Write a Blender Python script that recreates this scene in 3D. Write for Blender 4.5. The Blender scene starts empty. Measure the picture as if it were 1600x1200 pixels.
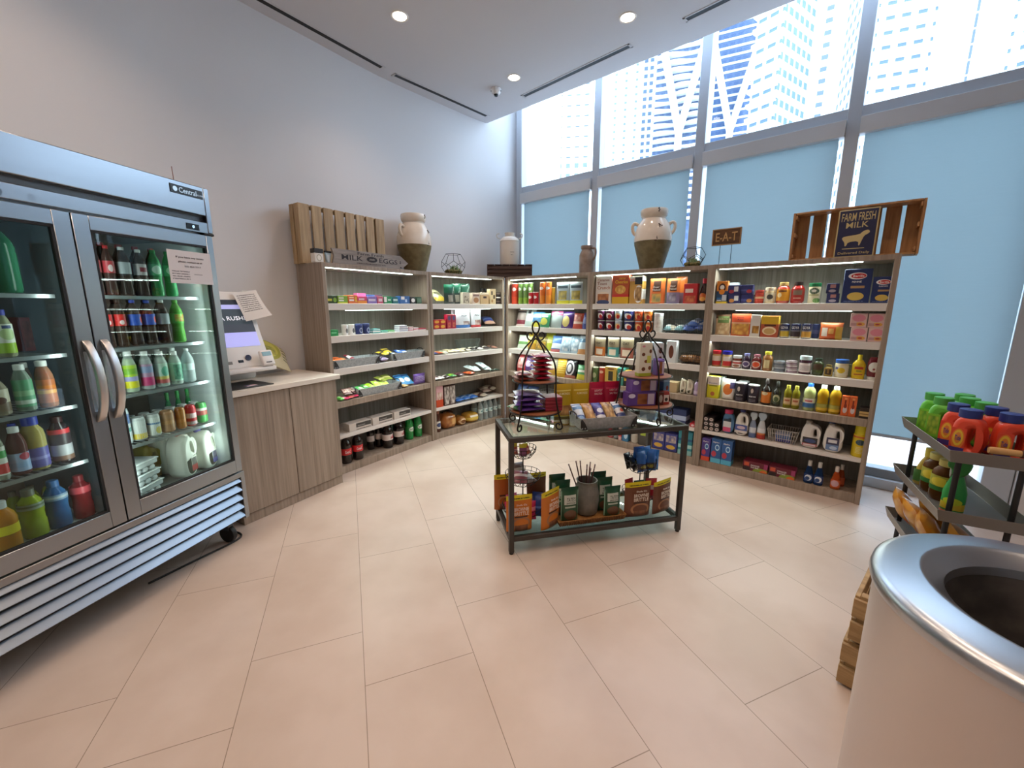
import bpy, bmesh, math, random
from math import sin, cos, pi, radians, sqrt
from mathutils import Vector, Matrix, Euler
random.seed(7)
SC = bpy.context.scene
COL = SC.collection
# ------------------------------------------------------------------ camera model (image taken as 1600x1200)
FP, TH, H = 643.0, math.atan(123 / 643.0), 1.5
CT, ST = cos(TH), sin(TH)
cd = bpy.data.cameras.new('camera'); cam = bpy.data.objects.new('camera', cd); COL.objects.link(cam)
cam.location = (0, 0, H); cam.rotation_euler = (pi / 2 - TH, 0, 0)
cd.sensor_width = 36; cd.lens = 36 * FP / 1600; cd.clip_start = .02; cd.clip_end = 500
SC.camera = cam
SC.view_settings.view_transform = 'Standard'; SC.view_settings.look = 'None'
SC.view_settings.gamma = 1; SC.view_settings.use_curve_mapping = False


class Fr:
    """a local frame on the floor: x runs along ang (clockwise from +Y), y away from the viewer"""
    def __init__(s, o, ang):
        a = radians(ang); s.o = Vector(o); s.x = Vector((sin(a), cos(a))); s.y = Vector((-cos(a), sin(a))); s.rot = pi / 2 - a

    def at(s, x, y):
        return s.o + s.x * x + s.y * y

    def sx(s, u, z, dep=0.):            # local x where the pixel column u meets the plane y=dep at height z
        q = s.o + s.y * dep; k = (u - 800) / FP
        return (k * (q.y * CT - (z - H) * ST) - q.x) / (s.x.x - k * s.x.y * CT)

    def ob(s, x, dep=0.):               # how much of a width along x is seen square-on from the camera
        p = s.at(x, dep); return abs(s.x.x * p.y - s.x.y * p.x) / p.length

    def hz(s, x, v, dep=0.):            # height of the pixel row v above local point (x,dep)
        p = s.at(x, dep); b = (600 - v) / FP
        return H + p.y * (b * CT - ST) / (CT + b * ST)


def lin(c):
    if isinstance(c, str):
        c = c.lstrip('#')
        if len(c) == 3: c = ''.join(a * 2 for a in c)
        c = [int(c[i:i + 2], 16) / 255 for i in (0, 2, 4)]
    return tuple((a / 12.92 if a <= .04045 else ((a + .055) / 1.055) ** 2.4) for a in c) + (1,)


MATS = {}


def newmat(key):
    m = bpy.data.materials.new(str(key)[:50]); m.use_nodes = True; MATS[key] = m
    return m, m.node_tree.nodes, m.node_tree.links, m.node_tree.nodes['Principled BSDF']


def pm(col, rough=.5, metal=0., emit=0., spec=.5, coat=0.):
    key = ('p', col, rough, metal, emit, spec, coat)
    if key in MATS: return MATS[key]
    m, N, L, b = newmat(key)
    b.inputs['Base Color'].default_value = lin(col); b.inputs['Roughness'].default_value = rough
    b.inputs['Metallic'].default_value = metal; b.inputs['Specular IOR Level'].default_value = spec
    b.inputs['Coat Weight'].default_value = coat
    if emit:
        b.inputs['Emission Color'].default_value = lin(col); b.inputs['Emission Strength'].default_value = emit
    return m


def clear(col, solid=.3, rough=.08):
    """thin see-through plastic or glass: tinted pass-through mixed with a glossy body"""
    key = ('c', col, solid, rough)
    if key in MATS: return MATS[key]
    m, N, L, b = newmat(key)
    b.inputs['Base Color'].default_value = lin(col); b.inputs['Roughness'].default_value = rough
    t = N.new('ShaderNodeBsdfTransparent'); t.inputs[0].default_value = lin(col)
    mx = N.new('ShaderNodeMixShader'); lw = N.new('ShaderNodeLayerWeight'); lw.inputs[0].default_value = .25
    mr = N.new('ShaderNodeMapRange'); mr.inputs[3].default_value = solid; mr.inputs[4].default_value = min(1, solid + .6)
    L.new(lw.outputs['Facing'], mr.inputs[0]); L.new(mr.outputs[0], mx.inputs[0])
    L.new(t.outputs[0], mx.inputs[1]); L.new(b.outputs[0], mx.inputs[2]); L.new(mx.outputs[0], N['Material Output'].inputs[0])
    return m


def glass(tint='#eef6f4', fac=.05):
    key = ('g', tint, fac)
    if key in MATS: return MATS[key]
    m, N, L, b = newmat(key)
    t = N.new('ShaderNodeBsdfTransparent'); t.inputs[0].default_value = lin(tint)
    g = N.new('ShaderNodeBsdfGlossy'); g.inputs['Roughness'].default_value = .02
    lw = N.new('ShaderNodeLayerWeight'); pw_ = N.new('ShaderNodeMath'); pw_.operation = 'POWER'; pw_.inputs[1].default_value = 4.; L.new(lw.outputs['Facing'], pw_.inputs[0])
    fr = N.new('ShaderNodeMapRange'); fr.inputs[3].default_value = fac * .6; fr.inputs[4].default_value = .6; L.new(pw_.outputs[0], fr.inputs[0])
    mx = N.new('ShaderNodeMixShader')
    L.new(fr.outputs[0], mx.inputs[0]); L.new(t.outputs[0], mx.inputs[1]); L.new(g.outputs[0], mx.inputs[2]); L.new(mx.outputs[0], N['Material Output'].inputs[0])
    return m


def wood(c1, c2, scale=(38, 38, 1.3), rough=.55, knots=False, bump=0.):
    key = ('w', c1, c2, scale, rough)
    if key in MATS: return MATS[key]
    m, N, L, b = newmat(key)
    tc = N.new('ShaderNodeTexCoord'); mp = N.new('ShaderNodeMapping'); mp.inputs['Scale'].default_value = scale
    oi = N.new('ShaderNodeObjectInfo'); ad = N.new('ShaderNodeVectorMath'); ad.operation = 'ADD'
    mu = N.new('ShaderNodeVectorMath'); mu.operation = 'SCALE'; mu.inputs['Scale'].default_value = 7.3
    cb = N.new('ShaderNodeCombineXYZ')
    for i in range(3): L.new(oi.outputs['Random'], cb.inputs[i])
    L.new(cb.outputs[0], mu.inputs[0]); L.new(tc.outputs['Object'], ad.inputs[0]); L.new(mu.outputs[0], ad.inputs[1])
    L.new(ad.outputs[0], mp.inputs[0])
    n = N.new('ShaderNodeTexNoise'); n.inputs['Scale'].default_value = 1; n.inputs['Detail'].default_value = 6; n.inputs['Roughness'].default_value = .62
    L.new(mp.outputs[0], n.inputs[0])
    r = N.new('ShaderNodeValToRGB'); r.color_ramp.elements[0].color = lin(c1); r.color_ramp.elements[1].color = lin(c2)
    r.color_ramp.elements[0].position = .34; r.color_ramp.elements[1].position = .66
    L.new(n.outputs[0], r.inputs[0]); L.new(r.outputs[0], b.inputs['Base Color']); b.inputs['Roughness'].default_value = rough
    return m


def steel(col='#b9bcc0', rough=.3, scale=(2, 2, 160), metal=1.):
    key = ('s', col, rough, scale, metal)
    if key in MATS: return MATS[key]
    m, N, L, b = newmat(key)
    tc = N.new('ShaderNodeTexCoord'); mp = N.new('ShaderNodeMapping'); mp.inputs['Scale'].default_value = scale
    n = N.new('ShaderNodeTexNoise'); n.inputs['Scale'].default_value = 1; n.inputs['Detail'].default_value = 3
    L.new(tc.outputs['Object'], mp.inputs[0]); L.new(mp.outputs[0], n.inputs[0])
    mr = N.new('ShaderNodeMapRange'); mr.inputs[3].default_value = rough - .03; mr.inputs[4].default_value = rough + .03
    L.new(n.outputs[0], mr.inputs[0]); L.new(mr.outputs[0], b.inputs['Roughness'])
    b.inputs['Base Color'].default_value = lin(col); b.inputs['Metallic'].default_value = metal
    return m


def mottled(c1, c2, scale=12, rough=.5, metal=0., lo=.4, hi=.6):
    key = ('m', c1, c2, scale, rough, metal, lo, hi)
    if key in MATS: return MATS[key]
    m, N, L, b = newmat(key)
    tc = N.new('ShaderNodeTexCoord'); n = N.new('ShaderNodeTexNoise'); n.inputs['Scale'].default_value = scale; n.inputs['Detail'].default_value = 5
    L.new(tc.outputs['Object'], n.inputs[0])
    r = N.new('ShaderNodeValToRGB'); r.color_ramp.elements[0].color = lin(c1); r.color_ramp.elements[1].color = lin(c2)
    r.color_ramp.elements[0].position = lo; r.color_ramp.elements[1].position = hi
    L.new(n.outputs[0], r.inputs[0]); L.new(r.outputs[0], b.inputs['Base Color'])
    b.inputs['Roughness'].default_value = rough; b.inputs['Metallic'].default_value = metal
    return m


def pr(base, layers=(), rough=.45, coat=0., metal=0.):
    """a printed surface: base colour plus layers in UV space
       ('b',v0,v1,col) band  ('r',u0,u1,v0,v1,col) rectangle  ('e',u,v,ru,rv,col) ellipse
       ('n',u0,u1,v0,v1,c1,c2,scale) food-picture mottling  ('t',v0,v1,u0,u1,col,n) n rows of fine print"""
    if not layers: return pm(base, rough, metal, coat=coat)
    key = ('r', base, tuple(layers), rough, coat, metal)
    if key in MATS: return MATS[key]
    m, N, L, b = newmat(key)
    b.inputs['Roughness'].default_value = rough; b.inputs['Coat Weight'].default_value = coat; b.inputs['Metallic'].default_value = metal
    uv = N.new('ShaderNodeUVMap'); uv.uv_map = 'UVMap'; sp = N.new('ShaderNodeSeparateXYZ'); L.new(uv.outputs[0], sp.inputs[0])
    U, V = sp.outputs[0], sp.outputs[1]

    def ma(op, a, c=None):
        n = N.new('ShaderNodeMath'); n.operation = op
        for i, q in enumerate((a, c)):
            if q is None: continue
            if isinstance(q, (int, float)): n.inputs[i].default_value = q
            else: L.new(q, n.inputs[i])
        return n.outputs[0]

    def inside(w, a, c):
        return ma('LESS_THAN', ma('ABSOLUTE', ma('SUBTRACT', w, (a + c) / 2)), (c - a) / 2)
    cur = None
    for ly in layers:
        k = ly[0]; c2 = None
        if k == 'b': mask, col = inside(V, ly[1], ly[2]), ly[3]
        elif k == 'r': mask, col = ma('MULTIPLY', inside(U, ly[1], ly[2]), inside(V, ly[3], ly[4])), ly[5]
        elif k == 'e':
            x = ma('DIVIDE', ma('SUBTRACT', U, ly[1]), ly[3]); y = ma('DIVIDE', ma('SUBTRACT', V, ly[2]), ly[4])
            mask, col = ma('LESS_THAN', ma('ADD', ma('MULTIPLY', x, x), ma('MULTIPLY', y, y)), 1.), ly[5]
        elif k == 'n':
            mask = ma('MULTIPLY', inside(U, ly[1], ly[2]), inside(V, ly[3], ly[4])); col = ly[5]; c2 = ly[6]
        elif k == 't':
            mask = ma('MULTIPLY', inside(U, ly[3], ly[4]), inside(V, ly[1], ly[2])); col = ly[5]
            fr = ma('FRACT', ma('MULTIPLY', ma('SUBTRACT', V, ly[1]), ly[6] / (ly[2] - ly[1])))
            mask = ma('MULTIPLY', mask, ma('LESS_THAN', fr, .5))
            nz = N.new('ShaderNodeTexNoise'); nz.inputs['Scale'].default_value = 30; L.new(uv.outputs[0], nz.inputs[0])
            mask = ma('MULTIPLY', mask, ma('GREATER_THAN', nz.outputs[0], .42))
        mx = N.new('ShaderNodeMix'); mx.data_type = 'RGBA'
        L.new(mask, mx.inputs[0])
        if cur is None: mx.inputs[6].default_value = lin(base)
        else: L.new(cur, mx.inputs[6])
        if c2:
            nz = N.new('ShaderNodeTexVoronoi'); nz.inputs['Scale'].default_value = ly[7]; L.new(uv.outputs[0], nz.inputs[0])
            rp = N.new('ShaderNodeMix'); rp.data_type = 'RGBA'; rp.inputs[6].default_value = lin(col); rp.inputs[7].default_value = lin(c2)
            L.new(nz.outputs['Distance'], rp.inputs[0]); L.new(rp.outputs[2], mx.inputs[7])
        else: mx.inputs[7].default_value = lin(col)
        cur = mx.outputs[2]
    L.new(cur, b.inputs['Base Color'])
    return m


# ------------------------------------------------------------------ meshes
MC = {}


def uvplanar(me, box=None):
    if not me.vertices: return me
    xs = [v.co.x for v in me.vertices]; zs = [v.co.z for v in me.vertices]
    x0, x1, z0, z1 = box or (min(xs), max(xs), min(zs), max(zs))
    if x1 - x0 < 1e-6: x1 = x0 + 1
    if z1 - z0 < 1e-6: z1 = z0 + 1
    ly = me.uv_layers.get('UVMap') or me.uv_layers.new(name='UVMap')
    for l in me.loops:
        c = me.vertices[l.vertex_index].co
        ly.data[l.index].uv = ((c.x - x0) / (x1 - x0), (c.z - z0) / (z1 - z0))
    return me


def fin(bm, mat, smooth=True, ang=40, box=None):
    me = bpy.data.meshes.new('mesh')
    bmesh.ops.recalc_face_normals(bm, faces=bm.faces)
    bm.to_mesh(me); bm.free()
    if smooth:
        me.shade_smooth(); me.set_sharp_from_angle(angle=radians(ang))
    uvplanar(me, box)
    for m in (mat if isinstance(mat, (list, tuple)) else [mat]): me.materials.append(m)
    return me


def cached(key, fn):
    if key not in MC: MC[key] = fn()
    return MC[key]


def bxadd(bm, x0, x1, y0, y1, z0, z1, bev=0., seg=1, mtx=None):
    r = bmesh.ops.create_cube(bm, size=1)['verts']
    for v in r:
        v.co = Vector(((x0 + x1) / 2 + v.co.x * (x1 - x0), (y0 + y1) / 2 + v.co.y * (y1 - y0), (z0 + z1) / 2 + v.co.z * (z1 - z0)))
    if bev > 0:
        es = list({e for v in r for e in v.link_edges})
        g = bmesh.ops.bevel(bm, geom=es, offset=min(bev, .45 * min(x1 - x0, y1 - y0, z1 - z0)), segments=seg, affect='EDGES', profile=.5)
        r = list({v for f in g['faces'] for v in f.verts} | {v for v in r if v.is_valid})
    if mtx is not None:
        for v in r: v.co = mtx @ v.co
    return r


def box_m(w, d, h, mat, bev=.002, seg=1):
    """box centred in x and y on z=0"""
    def f():
        bm = bmesh.new(); bxadd(bm, -w / 2, w / 2, -d / 2, d / 2, 0, h, bev, seg); return fin(bm, mat)
    return cached(('box', round(w, 4), round(d, 4), round(h, 4), mat.name, bev), f)


def bx(x0, x1, y0, y1, z0, z1, mat, bev=.002, seg=1):
    bm = bmesh.new(); bxadd(bm, x0, x1, y0, y1, z0, z1, bev, seg); return fin(bm, mat)


def boxes(lst, mat, bev=.001):
    bm = bmesh.new()
    for b in lst: bxadd(bm, *b, bev=bev)
    return fin(bm, mat)


def lathe(prof, mat, seg=20, n=2., sy=1., box=None, cap=True):
    """prof: (r,z) list, bottom to top; n>2 gives a squarish section"""
    key = ('lathe', tuple((round(a, 5), round(b, 5)) for a, b in prof), mat.name, seg, n, sy)

    def f():
        bm = bmesh.new(); rings = []
        for r, z in prof:
            ring = []
            for i in range(seg):
                t = 2 * pi * (i + .5) / seg; c, s = cos(t), sin(t)
                k = 1. if n == 2 else 1 / (abs(c) ** n + abs(s) ** n) ** (1 / n)
                ring.append(bm.verts.new((r * c * k, r * s * k * sy, z)))
            rings.append(ring)
        for a, b in zip(rings, rings[1:]):
            for i in range(seg):
                j = (i + 1) % seg; bm.faces.new((a[i], a[j], b[j], b[i]))
        if cap:
            if prof[0][0] > 1e-5: bm.faces.new(rings[0][::-1])
            if prof[-1][0] > 1e-5: bm.faces.new(rings[-1])
        bmesh.ops.remove_doubles(bm, verts=bm.verts, dist=1e-6)
        return fin(bm, mat, ang=35, box=box)
    return cached(key, f)


def chaikin(pts, it=2, closed=True):
    for _ in range(it):
        q = []; n = len(pts)
        for i in range(n if closed else n - 1):
            a, b = Vector(pts[i]), Vector(pts[(i + 1) % n])
            q += [tuple(a * .75 + b * .25), tuple(a * .25 + b * .75)]
        pts = q if closed else [pts[0]] + q + [pts[-1]]
    return pts


def from_curve(cu, mat, smooth=True, box=None, ang=40):
    o = bpy.data.objects.new('tmp', cu); COL.objects.link(o)
    dg = bpy.context.evaluated_depsgraph_get(); dg.update()
    me = bpy.data.meshes.new_from_object(o.evaluated_get(dg))
    bpy.data.objects.remove(o); bpy.data.curves.remove(cu)
    if smooth: me.shade_smooth(); me.set_sharp_from_angle(angle=radians(ang))
    uvplanar(me, box); me.materials.clear(); me.materials.append(mat)
    return me


def solid(outer, holes, depth, bev, mat, smooth_it=2):
    """an outline in x,z (with holes) given a rounded thickness along y"""
    key = ('solid', tuple(outer), tuple(map(tuple, holes)), round(depth, 4), bev, mat.name)

    def f():
        cu = bpy.data.curves.new('c', 'CURVE'); cu.dimensions = '2D'; cu.fill_mode = 'BOTH'
        for poly in [outer] + list(holes):
            p = chaikin(list(poly), smooth_it) if smooth_it else list(poly)
            s = cu.splines.new('POLY'); s.points.add(len(p) - 1); s.use_cyclic_u = True
            for q, c in zip(s.points, p): q.co = (c[0], c[1], 0, 1)
        cu.extrude = max(.0002, depth / 2 - bev); cu.bevel_depth = bev; cu.bevel_resolution = 2; cu.offset = -bev
        me = from_curve(cu, mat)
        me.transform(Matrix.Rotation(pi / 2, 4, 'X')); uvplanar(me)
        return me
    return cached(key, f)


def tubes(paths, r, mat, res=2, cyc=()):
    cu = bpy.data.curves.new('c', 'CURVE'); cu.dimensions = '3D'; cu.bevel_depth = r; cu.bevel_resolution = res; cu.use_fill_caps = True
    for i, p in enumerate(paths):
        s = cu.splines.new('POLY'); s.points.add(len(p) - 1); s.use_cyclic_u = i in cyc
        for q, c in zip(s.points, p): q.co = (c[0], c[1], c[2], 1)
    return from_curve(cu, mat, ang=60)


def circ(r, z, n=24, cx=0, cy=0):
    return [(cx + r * cos(2 * pi * i / n), cy + r * sin(2 * pi * i / n), z) for i in range(n)]


def pouch(w, d, h, mat, kind='stand', wav=.35, seed=0):
    """a filled bag: 'stand' = flat sealed top, gusseted bottom; 'pillow' = sealed at both ends"""
    key = ('pouch', round(w, 3), round(d, 3), round(h, 3), mat.name, kind, seed)

    def f():
        rnd = random.Random(seed); bm = bmesh.new(); nx, nz = 10, 12
        ph = [rnd.uniform(0, 6.28) for _ in range(4)]
        sides = []
        for sgn in (-1, 1):
            g = []
            for j in range(nz + 1):
                v = j / nz; row = []
                for i in range(nx + 1):
                    u = i / nx; e = max(0., 1 - (2 * u - 1) ** 2) ** .55
                    if kind == 'stand': s = (1 - v) ** .55 * (.55 + .45 * min(1, v / .08)) if v < 1 else 0
                    else: s = max(0., sin(pi * v)) ** .5
                    t = d / 2 * e * s
                    t *= 1 + wav * .35 * sin(5 * u + ph[0] + 3 * v) * sin(7 * v + ph[1])
                    pin = 1 - (.05 * s if kind == 'pillow' else .04 * (1 - v) * 0)
                    x = (u - .5) * w * pin + wav * .01 * w * sin(9 * v + ph[2])
                    crimp = (.004 * w * (-1) ** i if (v in (0., 1.) and kind == 'pillow') else 0)
                    row.append(bm.verts.new((x, sgn * t, v * h + crimp)))
                g.append(row)
            for j in range(nz):
                for i in range(nx):
                    q = (g[j][i], g[j][i + 1], g[j + 1][i + 1], g[j + 1][i]); bm.faces.new(q if sgn < 0 else q[::-1])
            sides.append(g)
        a, b = sides
        if kind == 'stand':
            for i in range(nx):
                try: bm.faces.new((b[0][i], b[0][i + 1], a[0][i + 1], a[0][i]))
                except ValueError: pass
        bmesh.ops.remove_doubles(bm, verts=bm.verts, dist=1e-5)
        return fin(bm, mat, ang=60)
    return cached(key, f)


def tray_m(w, d, h, fl, th, mat, bev=.003):
    """open tub: floor w x d, walls flaring by fl each side"""
    def f():
        bm = bmesh.new()
        def ring(x, y, z): return [bm.verts.new(c) for c in ((-x, -y, z), (x, -y, z), (x, y, z), (-x, y, z))]
        o0 = ring(w / 2, d / 2, 0); o1 = ring(w / 2 + fl, d / 2 + fl, h); i1 = ring(w / 2 + fl - th, d / 2 + fl - th, h); i0 = ring(w / 2 - th, d / 2 - th, th)
        for a, b in ((o0, o1), (o1, i1), (i1, i0)):
            for i in range(4): bm.faces.new((a[i], a[(i + 1) % 4], b[(i + 1) % 4], b[i]))
        bm.faces.new(o0[::-1]); bm.faces.new(i0)
        if bev: bmesh.ops.bevel(bm, geom=bm.edges[:], offset=bev * .4, segments=1, affect='EDGES')
        return fin(bm, mat, ang=30)
    return cached(('tray', round(w, 3), round(d, 3), round(h, 3), fl, th, mat.name), f)


def txt(s, hh, ww, mat, bend=0., spacing=1., depth=.0004):
    """lettering standing in the x,z plane, facing -y, centred; hh tall, ww wide; bend>0 wraps it round a radius"""
    key = ('txt', s, round(hh, 4), round(ww, 4), mat.name, round(bend, 4))

    def f():
        cu = bpy.data.curves.new('t', 'FONT'); cu.body = s; cu.align_x = 'CENTER'; cu.extrude = .01; cu.offset = .007; cu.resolution_u = 2; cu.space_character = spacing
        me = from_curve(cu, mat, smooth=False)
        me.transform(Matrix.Rotation(pi / 2, 4, 'X'))
        xs = [v.co.x for v in me.vertices]; zs = [v.co.z for v in me.vertices]
        cx, cz = (min(xs) + max(xs)) / 2, (min(zs) + max(zs)) / 2
        kx, kz = ww / (max(xs) - min(xs)), hh / (max(zs) - min(zs))
        for v in me.vertices:
            x, y, z = (v.co.x - cx) * kx, v.co.y, (v.co.z - cz) * kz
            y = -depth if y < 0 else depth
            if bend:
                a = x / bend; rr = bend - y - .0
                x, y = rr * sin(a), bend - rr * cos(a)
            v.co = (x, y, z)
        return me
    return cached(key, f)


# ------------------------------------------------------------------ objects
def ob(name, me, parent=None, loc=(0, 0, 0), rot=(0, 0, 0)):
    o = bpy.data.objects.new(name, me); COL.objects.link(o); o.location = loc; o.rotation_euler = rot
    if parent is not None: o.parent = parent
    return o


ALL_LABELS = {}


def tag(o, label, cat, group=None):
    o['label'] = label; o['category'] = cat
    if group: o['group'] = group
    n = len(label.split())
    if n > 16 or n < 4: print('LABELLEN', n, label)
    if label in ALL_LABELS: print('LABELDUP', label)
    ALL_LABELS[label] = 1
    return o


def struct(o):
    o['kind'] = 'structure'; return o


def thing(name, label, cat, parts, loc=(0, 0, 0), rot=(0, 0, 0), group=None):
    """parts: list of (part name, mesh, loc, rot, [sub parts]); a lone part without sub-parts becomes the thing itself"""
    if len(parts) == 1 and not (len(parts[0]) > 4 and parts[0][4]):
        p = parts[0]; me = p[1]
        pl = Vector(p[2]) if len(p) > 2 else Vector()
        if pl.length < 1e-9 and not (len(p) > 3 and p[3] and any(p[3])):
            return tag(ob(name, me, None, loc, rot), label, cat, group)
    e = bpy.data.objects.new(name, None); COL.objects.link(e); e.empty_display_size = .05
    e.location = loc; e.rotation_euler = rot
    tag(e, label, cat, group)
    addparts(e, parts)
    return e


def addparts(e, parts):
    for p in parts:
        o = ob(p[0], p[1], e, p[2] if len(p) > 2 else (0, 0, 0), p[3] if len(p) > 3 and p[3] else (0, 0, 0))
        if len(p) > 4 and p[4]:
            for q in p[4]:
                ob(q[0], q[1], o, q[2] if len(q) > 2 else (0, 0, 0), q[3] if len(q) > 3 and q[3] else (0, 0, 0))
        if len(p) > 5 and p[5]: o['label'] = p[5]


def eul(rz, tilt=(0, 0, 0)):
    return (Matrix.Rotation(rz, 4, 'Z') @ Euler(tilt).to_matrix().to_4x4()).to_euler()


def put(fr, x, y, z, name, label, cat, parts, rz=0., tilt=(0, 0, 0), group=None):
    p = fr.at(x, y)
    return thing(name, label, cat, parts, (p.x, p.y, z), eul(fr.rot + rz, tilt), group)
# ================================================================== THE ROOM
CEIL = 3.7
R0 = Vector((2.652, 2.913))                    # front right foot of the end unit
RD = 131.0
RX = Vector((sin(radians(RD)), cos(radians(RD)))); RN = Vector((-cos(radians(RD)), sin(radians(RD))))
WF = Fr(R0 + RN * .5 - RX * 3.89, RD)          # window frame: x from the corner to the right, y outwards
WALL = [(-3.25, -2.6), (-3.2, -1.2), (-3.08, .1), (-2.87, 1.3), (-2.62, 2.3), (-2.32, 3.02), (-2.0, 3.52), (-1.7, 3.95), (-1.3, 4.52), (-.84, 5.04), (-.38, 5.52)]
WALL.append(tuple(WF.at(0, .1)))


def catmull(pts, k=6):
    P = [pts[0]] + list(pts) + [pts[-1]]; out = []
    for i in range(1, len(P) - 2):
        a, b, c, d = (Vector(P[i + j]) for j in (-1, 0, 1, 2))
        for j in range(k):
            t = j / k
            out.append(.5 * ((2 * b) + (c - a) * t + (2 * a - 5 * b + 4 * c - d) * t * t + (3 * b - a - 3 * c + d) * t ** 3))
    out.append(Vector(pts[-1])); return out


wl = catmull(WALL)
white = pm('#e2e1e2', .75); ceilm = pm('#cfcdd0', .8)
bm = bmesh.new()
rows = []
for i, p in enumerate(wl):
    a, b = wl[max(0, i - 1)], wl[min(len(wl) - 1, i + 1)]; t = (b - a).normalized(); nrm = Vector((-t.y, t.x))
    q = p + nrm * .12
    rows.append([bm.verts.new((c.x, c.y, z)) for c, z in ((p, 0), (p, 5.6), (q, 5.6), (q, 0))])
for a, b in zip(rows, rows[1:]):
    for i in range(4): bm.faces.new((a[i], a[(i + 1) % 4], b[(i + 1) % 4], b[i]))
struct(ob('wall_left', fin(bm, white, ang=60)))

# floor: 18 x 36 inch porcelain planks
m, N, L, b = newmat('floor_tile')
tc = N.new('ShaderNodeTexCoord')
def dot(v, off):
    d = N.new('ShaderNodeVectorMath'); d.operation = 'DOT_PRODUCT'; d.inputs[1].default_value = v; L.new(tc.outputs['Object'], d.inputs[0])
    a = N.new('ShaderNodeMath'); a.inputs[1].default_value = off; L.new(d.outputs['Value'], a.inputs[0]); return a.outputs[0]
ta = radians(-21.4); te = (sin(ta), cos(ta), 0); tp = (cos(ta), -sin(ta), 0)
cb = N.new('ShaderNodeCombineXYZ'); L.new(dot(te, -.9 + 9.12), cb.inputs[0]); L.new(dot(tp, .04 + 9.0), cb.inputs[1])
bk = N.new('ShaderNodeTexBrick'); L.new(cb.outputs[0], bk.inputs[0]); bk.offset = .329; bk.offset_frequency = 2; bk.squash = 1
bk.inputs['Scale'].default_value = 1; bk.inputs['Brick Width'].default_value = .912; bk.inputs['Row Height'].default_value = .45
bk.inputs['Mortar Size'].default_value = .0016; bk.inputs['Mortar Smooth'].default_value = .1
bk.inputs['Color1'].default_value = lin('#cdbcb0'); bk.inputs['Color2'].default_value = lin('#c9b8ac'); bk.inputs['Mortar'].default_value = lin('#8f7f70')
nz = N.new('ShaderNodeTexNoise'); nz.inputs['Scale'].default_value = 2.2; nz.inputs['Detail'].default_value = 6; L.new(tc.outputs['Object'], nz.inputs[0])
rp = N.new('ShaderNodeValToRGB'); rp.color_ramp.elements[0].color = lin('#f0ece8'); rp.color_ramp.elements[1].color = lin('#ffffff'); rp.color_ramp.elements[0].position = .35; rp.color_ramp.elements[1].position = .6
L.new(nz.outputs[0], rp.inputs[0])
mx = N.new('ShaderNodeMix'); mx.data_type = 'RGBA'; mx.blend_type = 'MULTIPLY'; mx.inputs[0].default_value = 1
L.new(bk.outputs[0], mx.inputs[6]); L.new(rp.outputs[0], mx.inputs[7]); L.new(mx.outputs[2], b.inputs['Base Color'])
b.inputs['Roughness'].default_value = .33; b.inputs['Specular IOR Level'].default_value = .4
struct(ob('floor', bx(-4.2, 5.2, -2.7, 7.2, -.08, 0, m, 0)))

# ceiling slab stops short of the window wall; the pocket above is open to the glass
ce = [Vector((-.27, 5.56)) - RX * .0, ]
E0 = Vector((-.30, 5.57))
bm = bmesh.new()
loop = [p - Vector((.05, 0)) for p in wl if p.y < 5.45] + [E0 + Vector((-.06, .0)), E0, E0 + RX * 7.5, Vector((6.0, -2.7)), Vector((-3.3, -2.7))]
lo = [bm.verts.new((p.x, p.y, CEIL)) for p in loop]; hi = [bm.verts.new((p.x, p.y, CEIL + .25)) for p in loop]
bm.faces.new(lo); bm.faces.new(hi)
for i in range(len(lo)):
    j = (i + 1) % len(lo); bm.faces.new((lo[i], lo[j], hi[j], hi[i]))
struct(ob('ceiling', fin(bm, ceilm, smooth=False)))
bm = bmesh.new()
bxadd(bm, -.3, 8, -1.8, .3, 5.45, 5.6)
o = ob('ceiling_pocket', fin(bm, ceilm, smooth=False), None, (WF.o.x, WF.o.y, 0), (0, 0, WF.rot)); struct(o)
struct(ob('wall_back', bx(-3.6, 5.2, -2.7, -2.6, 0, 4.0, white, 0)))
struct(ob('wall_right', bx(4.6, 4.7, -2.7, 2.6, 0, 5.6, white, 0)))
# upstand closing the pocket behind the ceiling edge
o = ob('wall_pocket', bx(-.6, 8, -.06, 0, CEIL + .2, 5.6, white, 0), None, (E0.x - RN.x * .05, E0.y - RN.y * .05, 0), (0, 0, WF.rot)); struct(o)

# ------------------------------------------------------------------ window wall
alu = pm('#c3cad3', .5); alud = pm('#858b91', .5); casm = pm('#d6d9dd', .5)
fab = bpy.data.materials.new('blind_fabric'); fab.use_nodes = True
N, L = fab.node_tree.nodes, fab.node_tree.links; b = N['Principled BSDF']; b.inputs['Base Color'].default_value = lin('#b4babf'); b.inputs['Roughness'].default_value = .9
tcn = N.new('ShaderNodeTexCoord'); mpn = N.new('ShaderNodeMapping'); mpn.inputs['Scale'].default_value = (6, 1, 260)
nzn = N.new('ShaderNodeTexNoise'); nzn.inputs['Scale'].default_value = 1.2; L.new(tcn.outputs['Object'], mpn.inputs[0]); L.new(mpn.outputs[0], nzn.inputs[0])
mrn = N.new('ShaderNodeMix'); mrn.data_type = 'RGBA'; mrn.inputs[6].default_value = lin('#aebbbd'); mrn.inputs[7].default_value = lin('#b9c5c7'); L.new(nzn.outputs[0], mrn.inputs[0])
tl = N.new('ShaderNodeBsdfTranslucent'); L.new(mrn.outputs[2], tl.inputs[0])
mxs = N.new('ShaderNodeMixShader'); mxs.inputs[0].default_value = .64
L.new(b.outputs[0], mxs.inputs[1]); L.new(tl.outputs[0], mxs.inputs[2]); L.new(mxs.outputs[0], N['Material Output'].inputs[0])
MULL = [.06, 1.2, 2.33, 3.49, 4.62]
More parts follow.
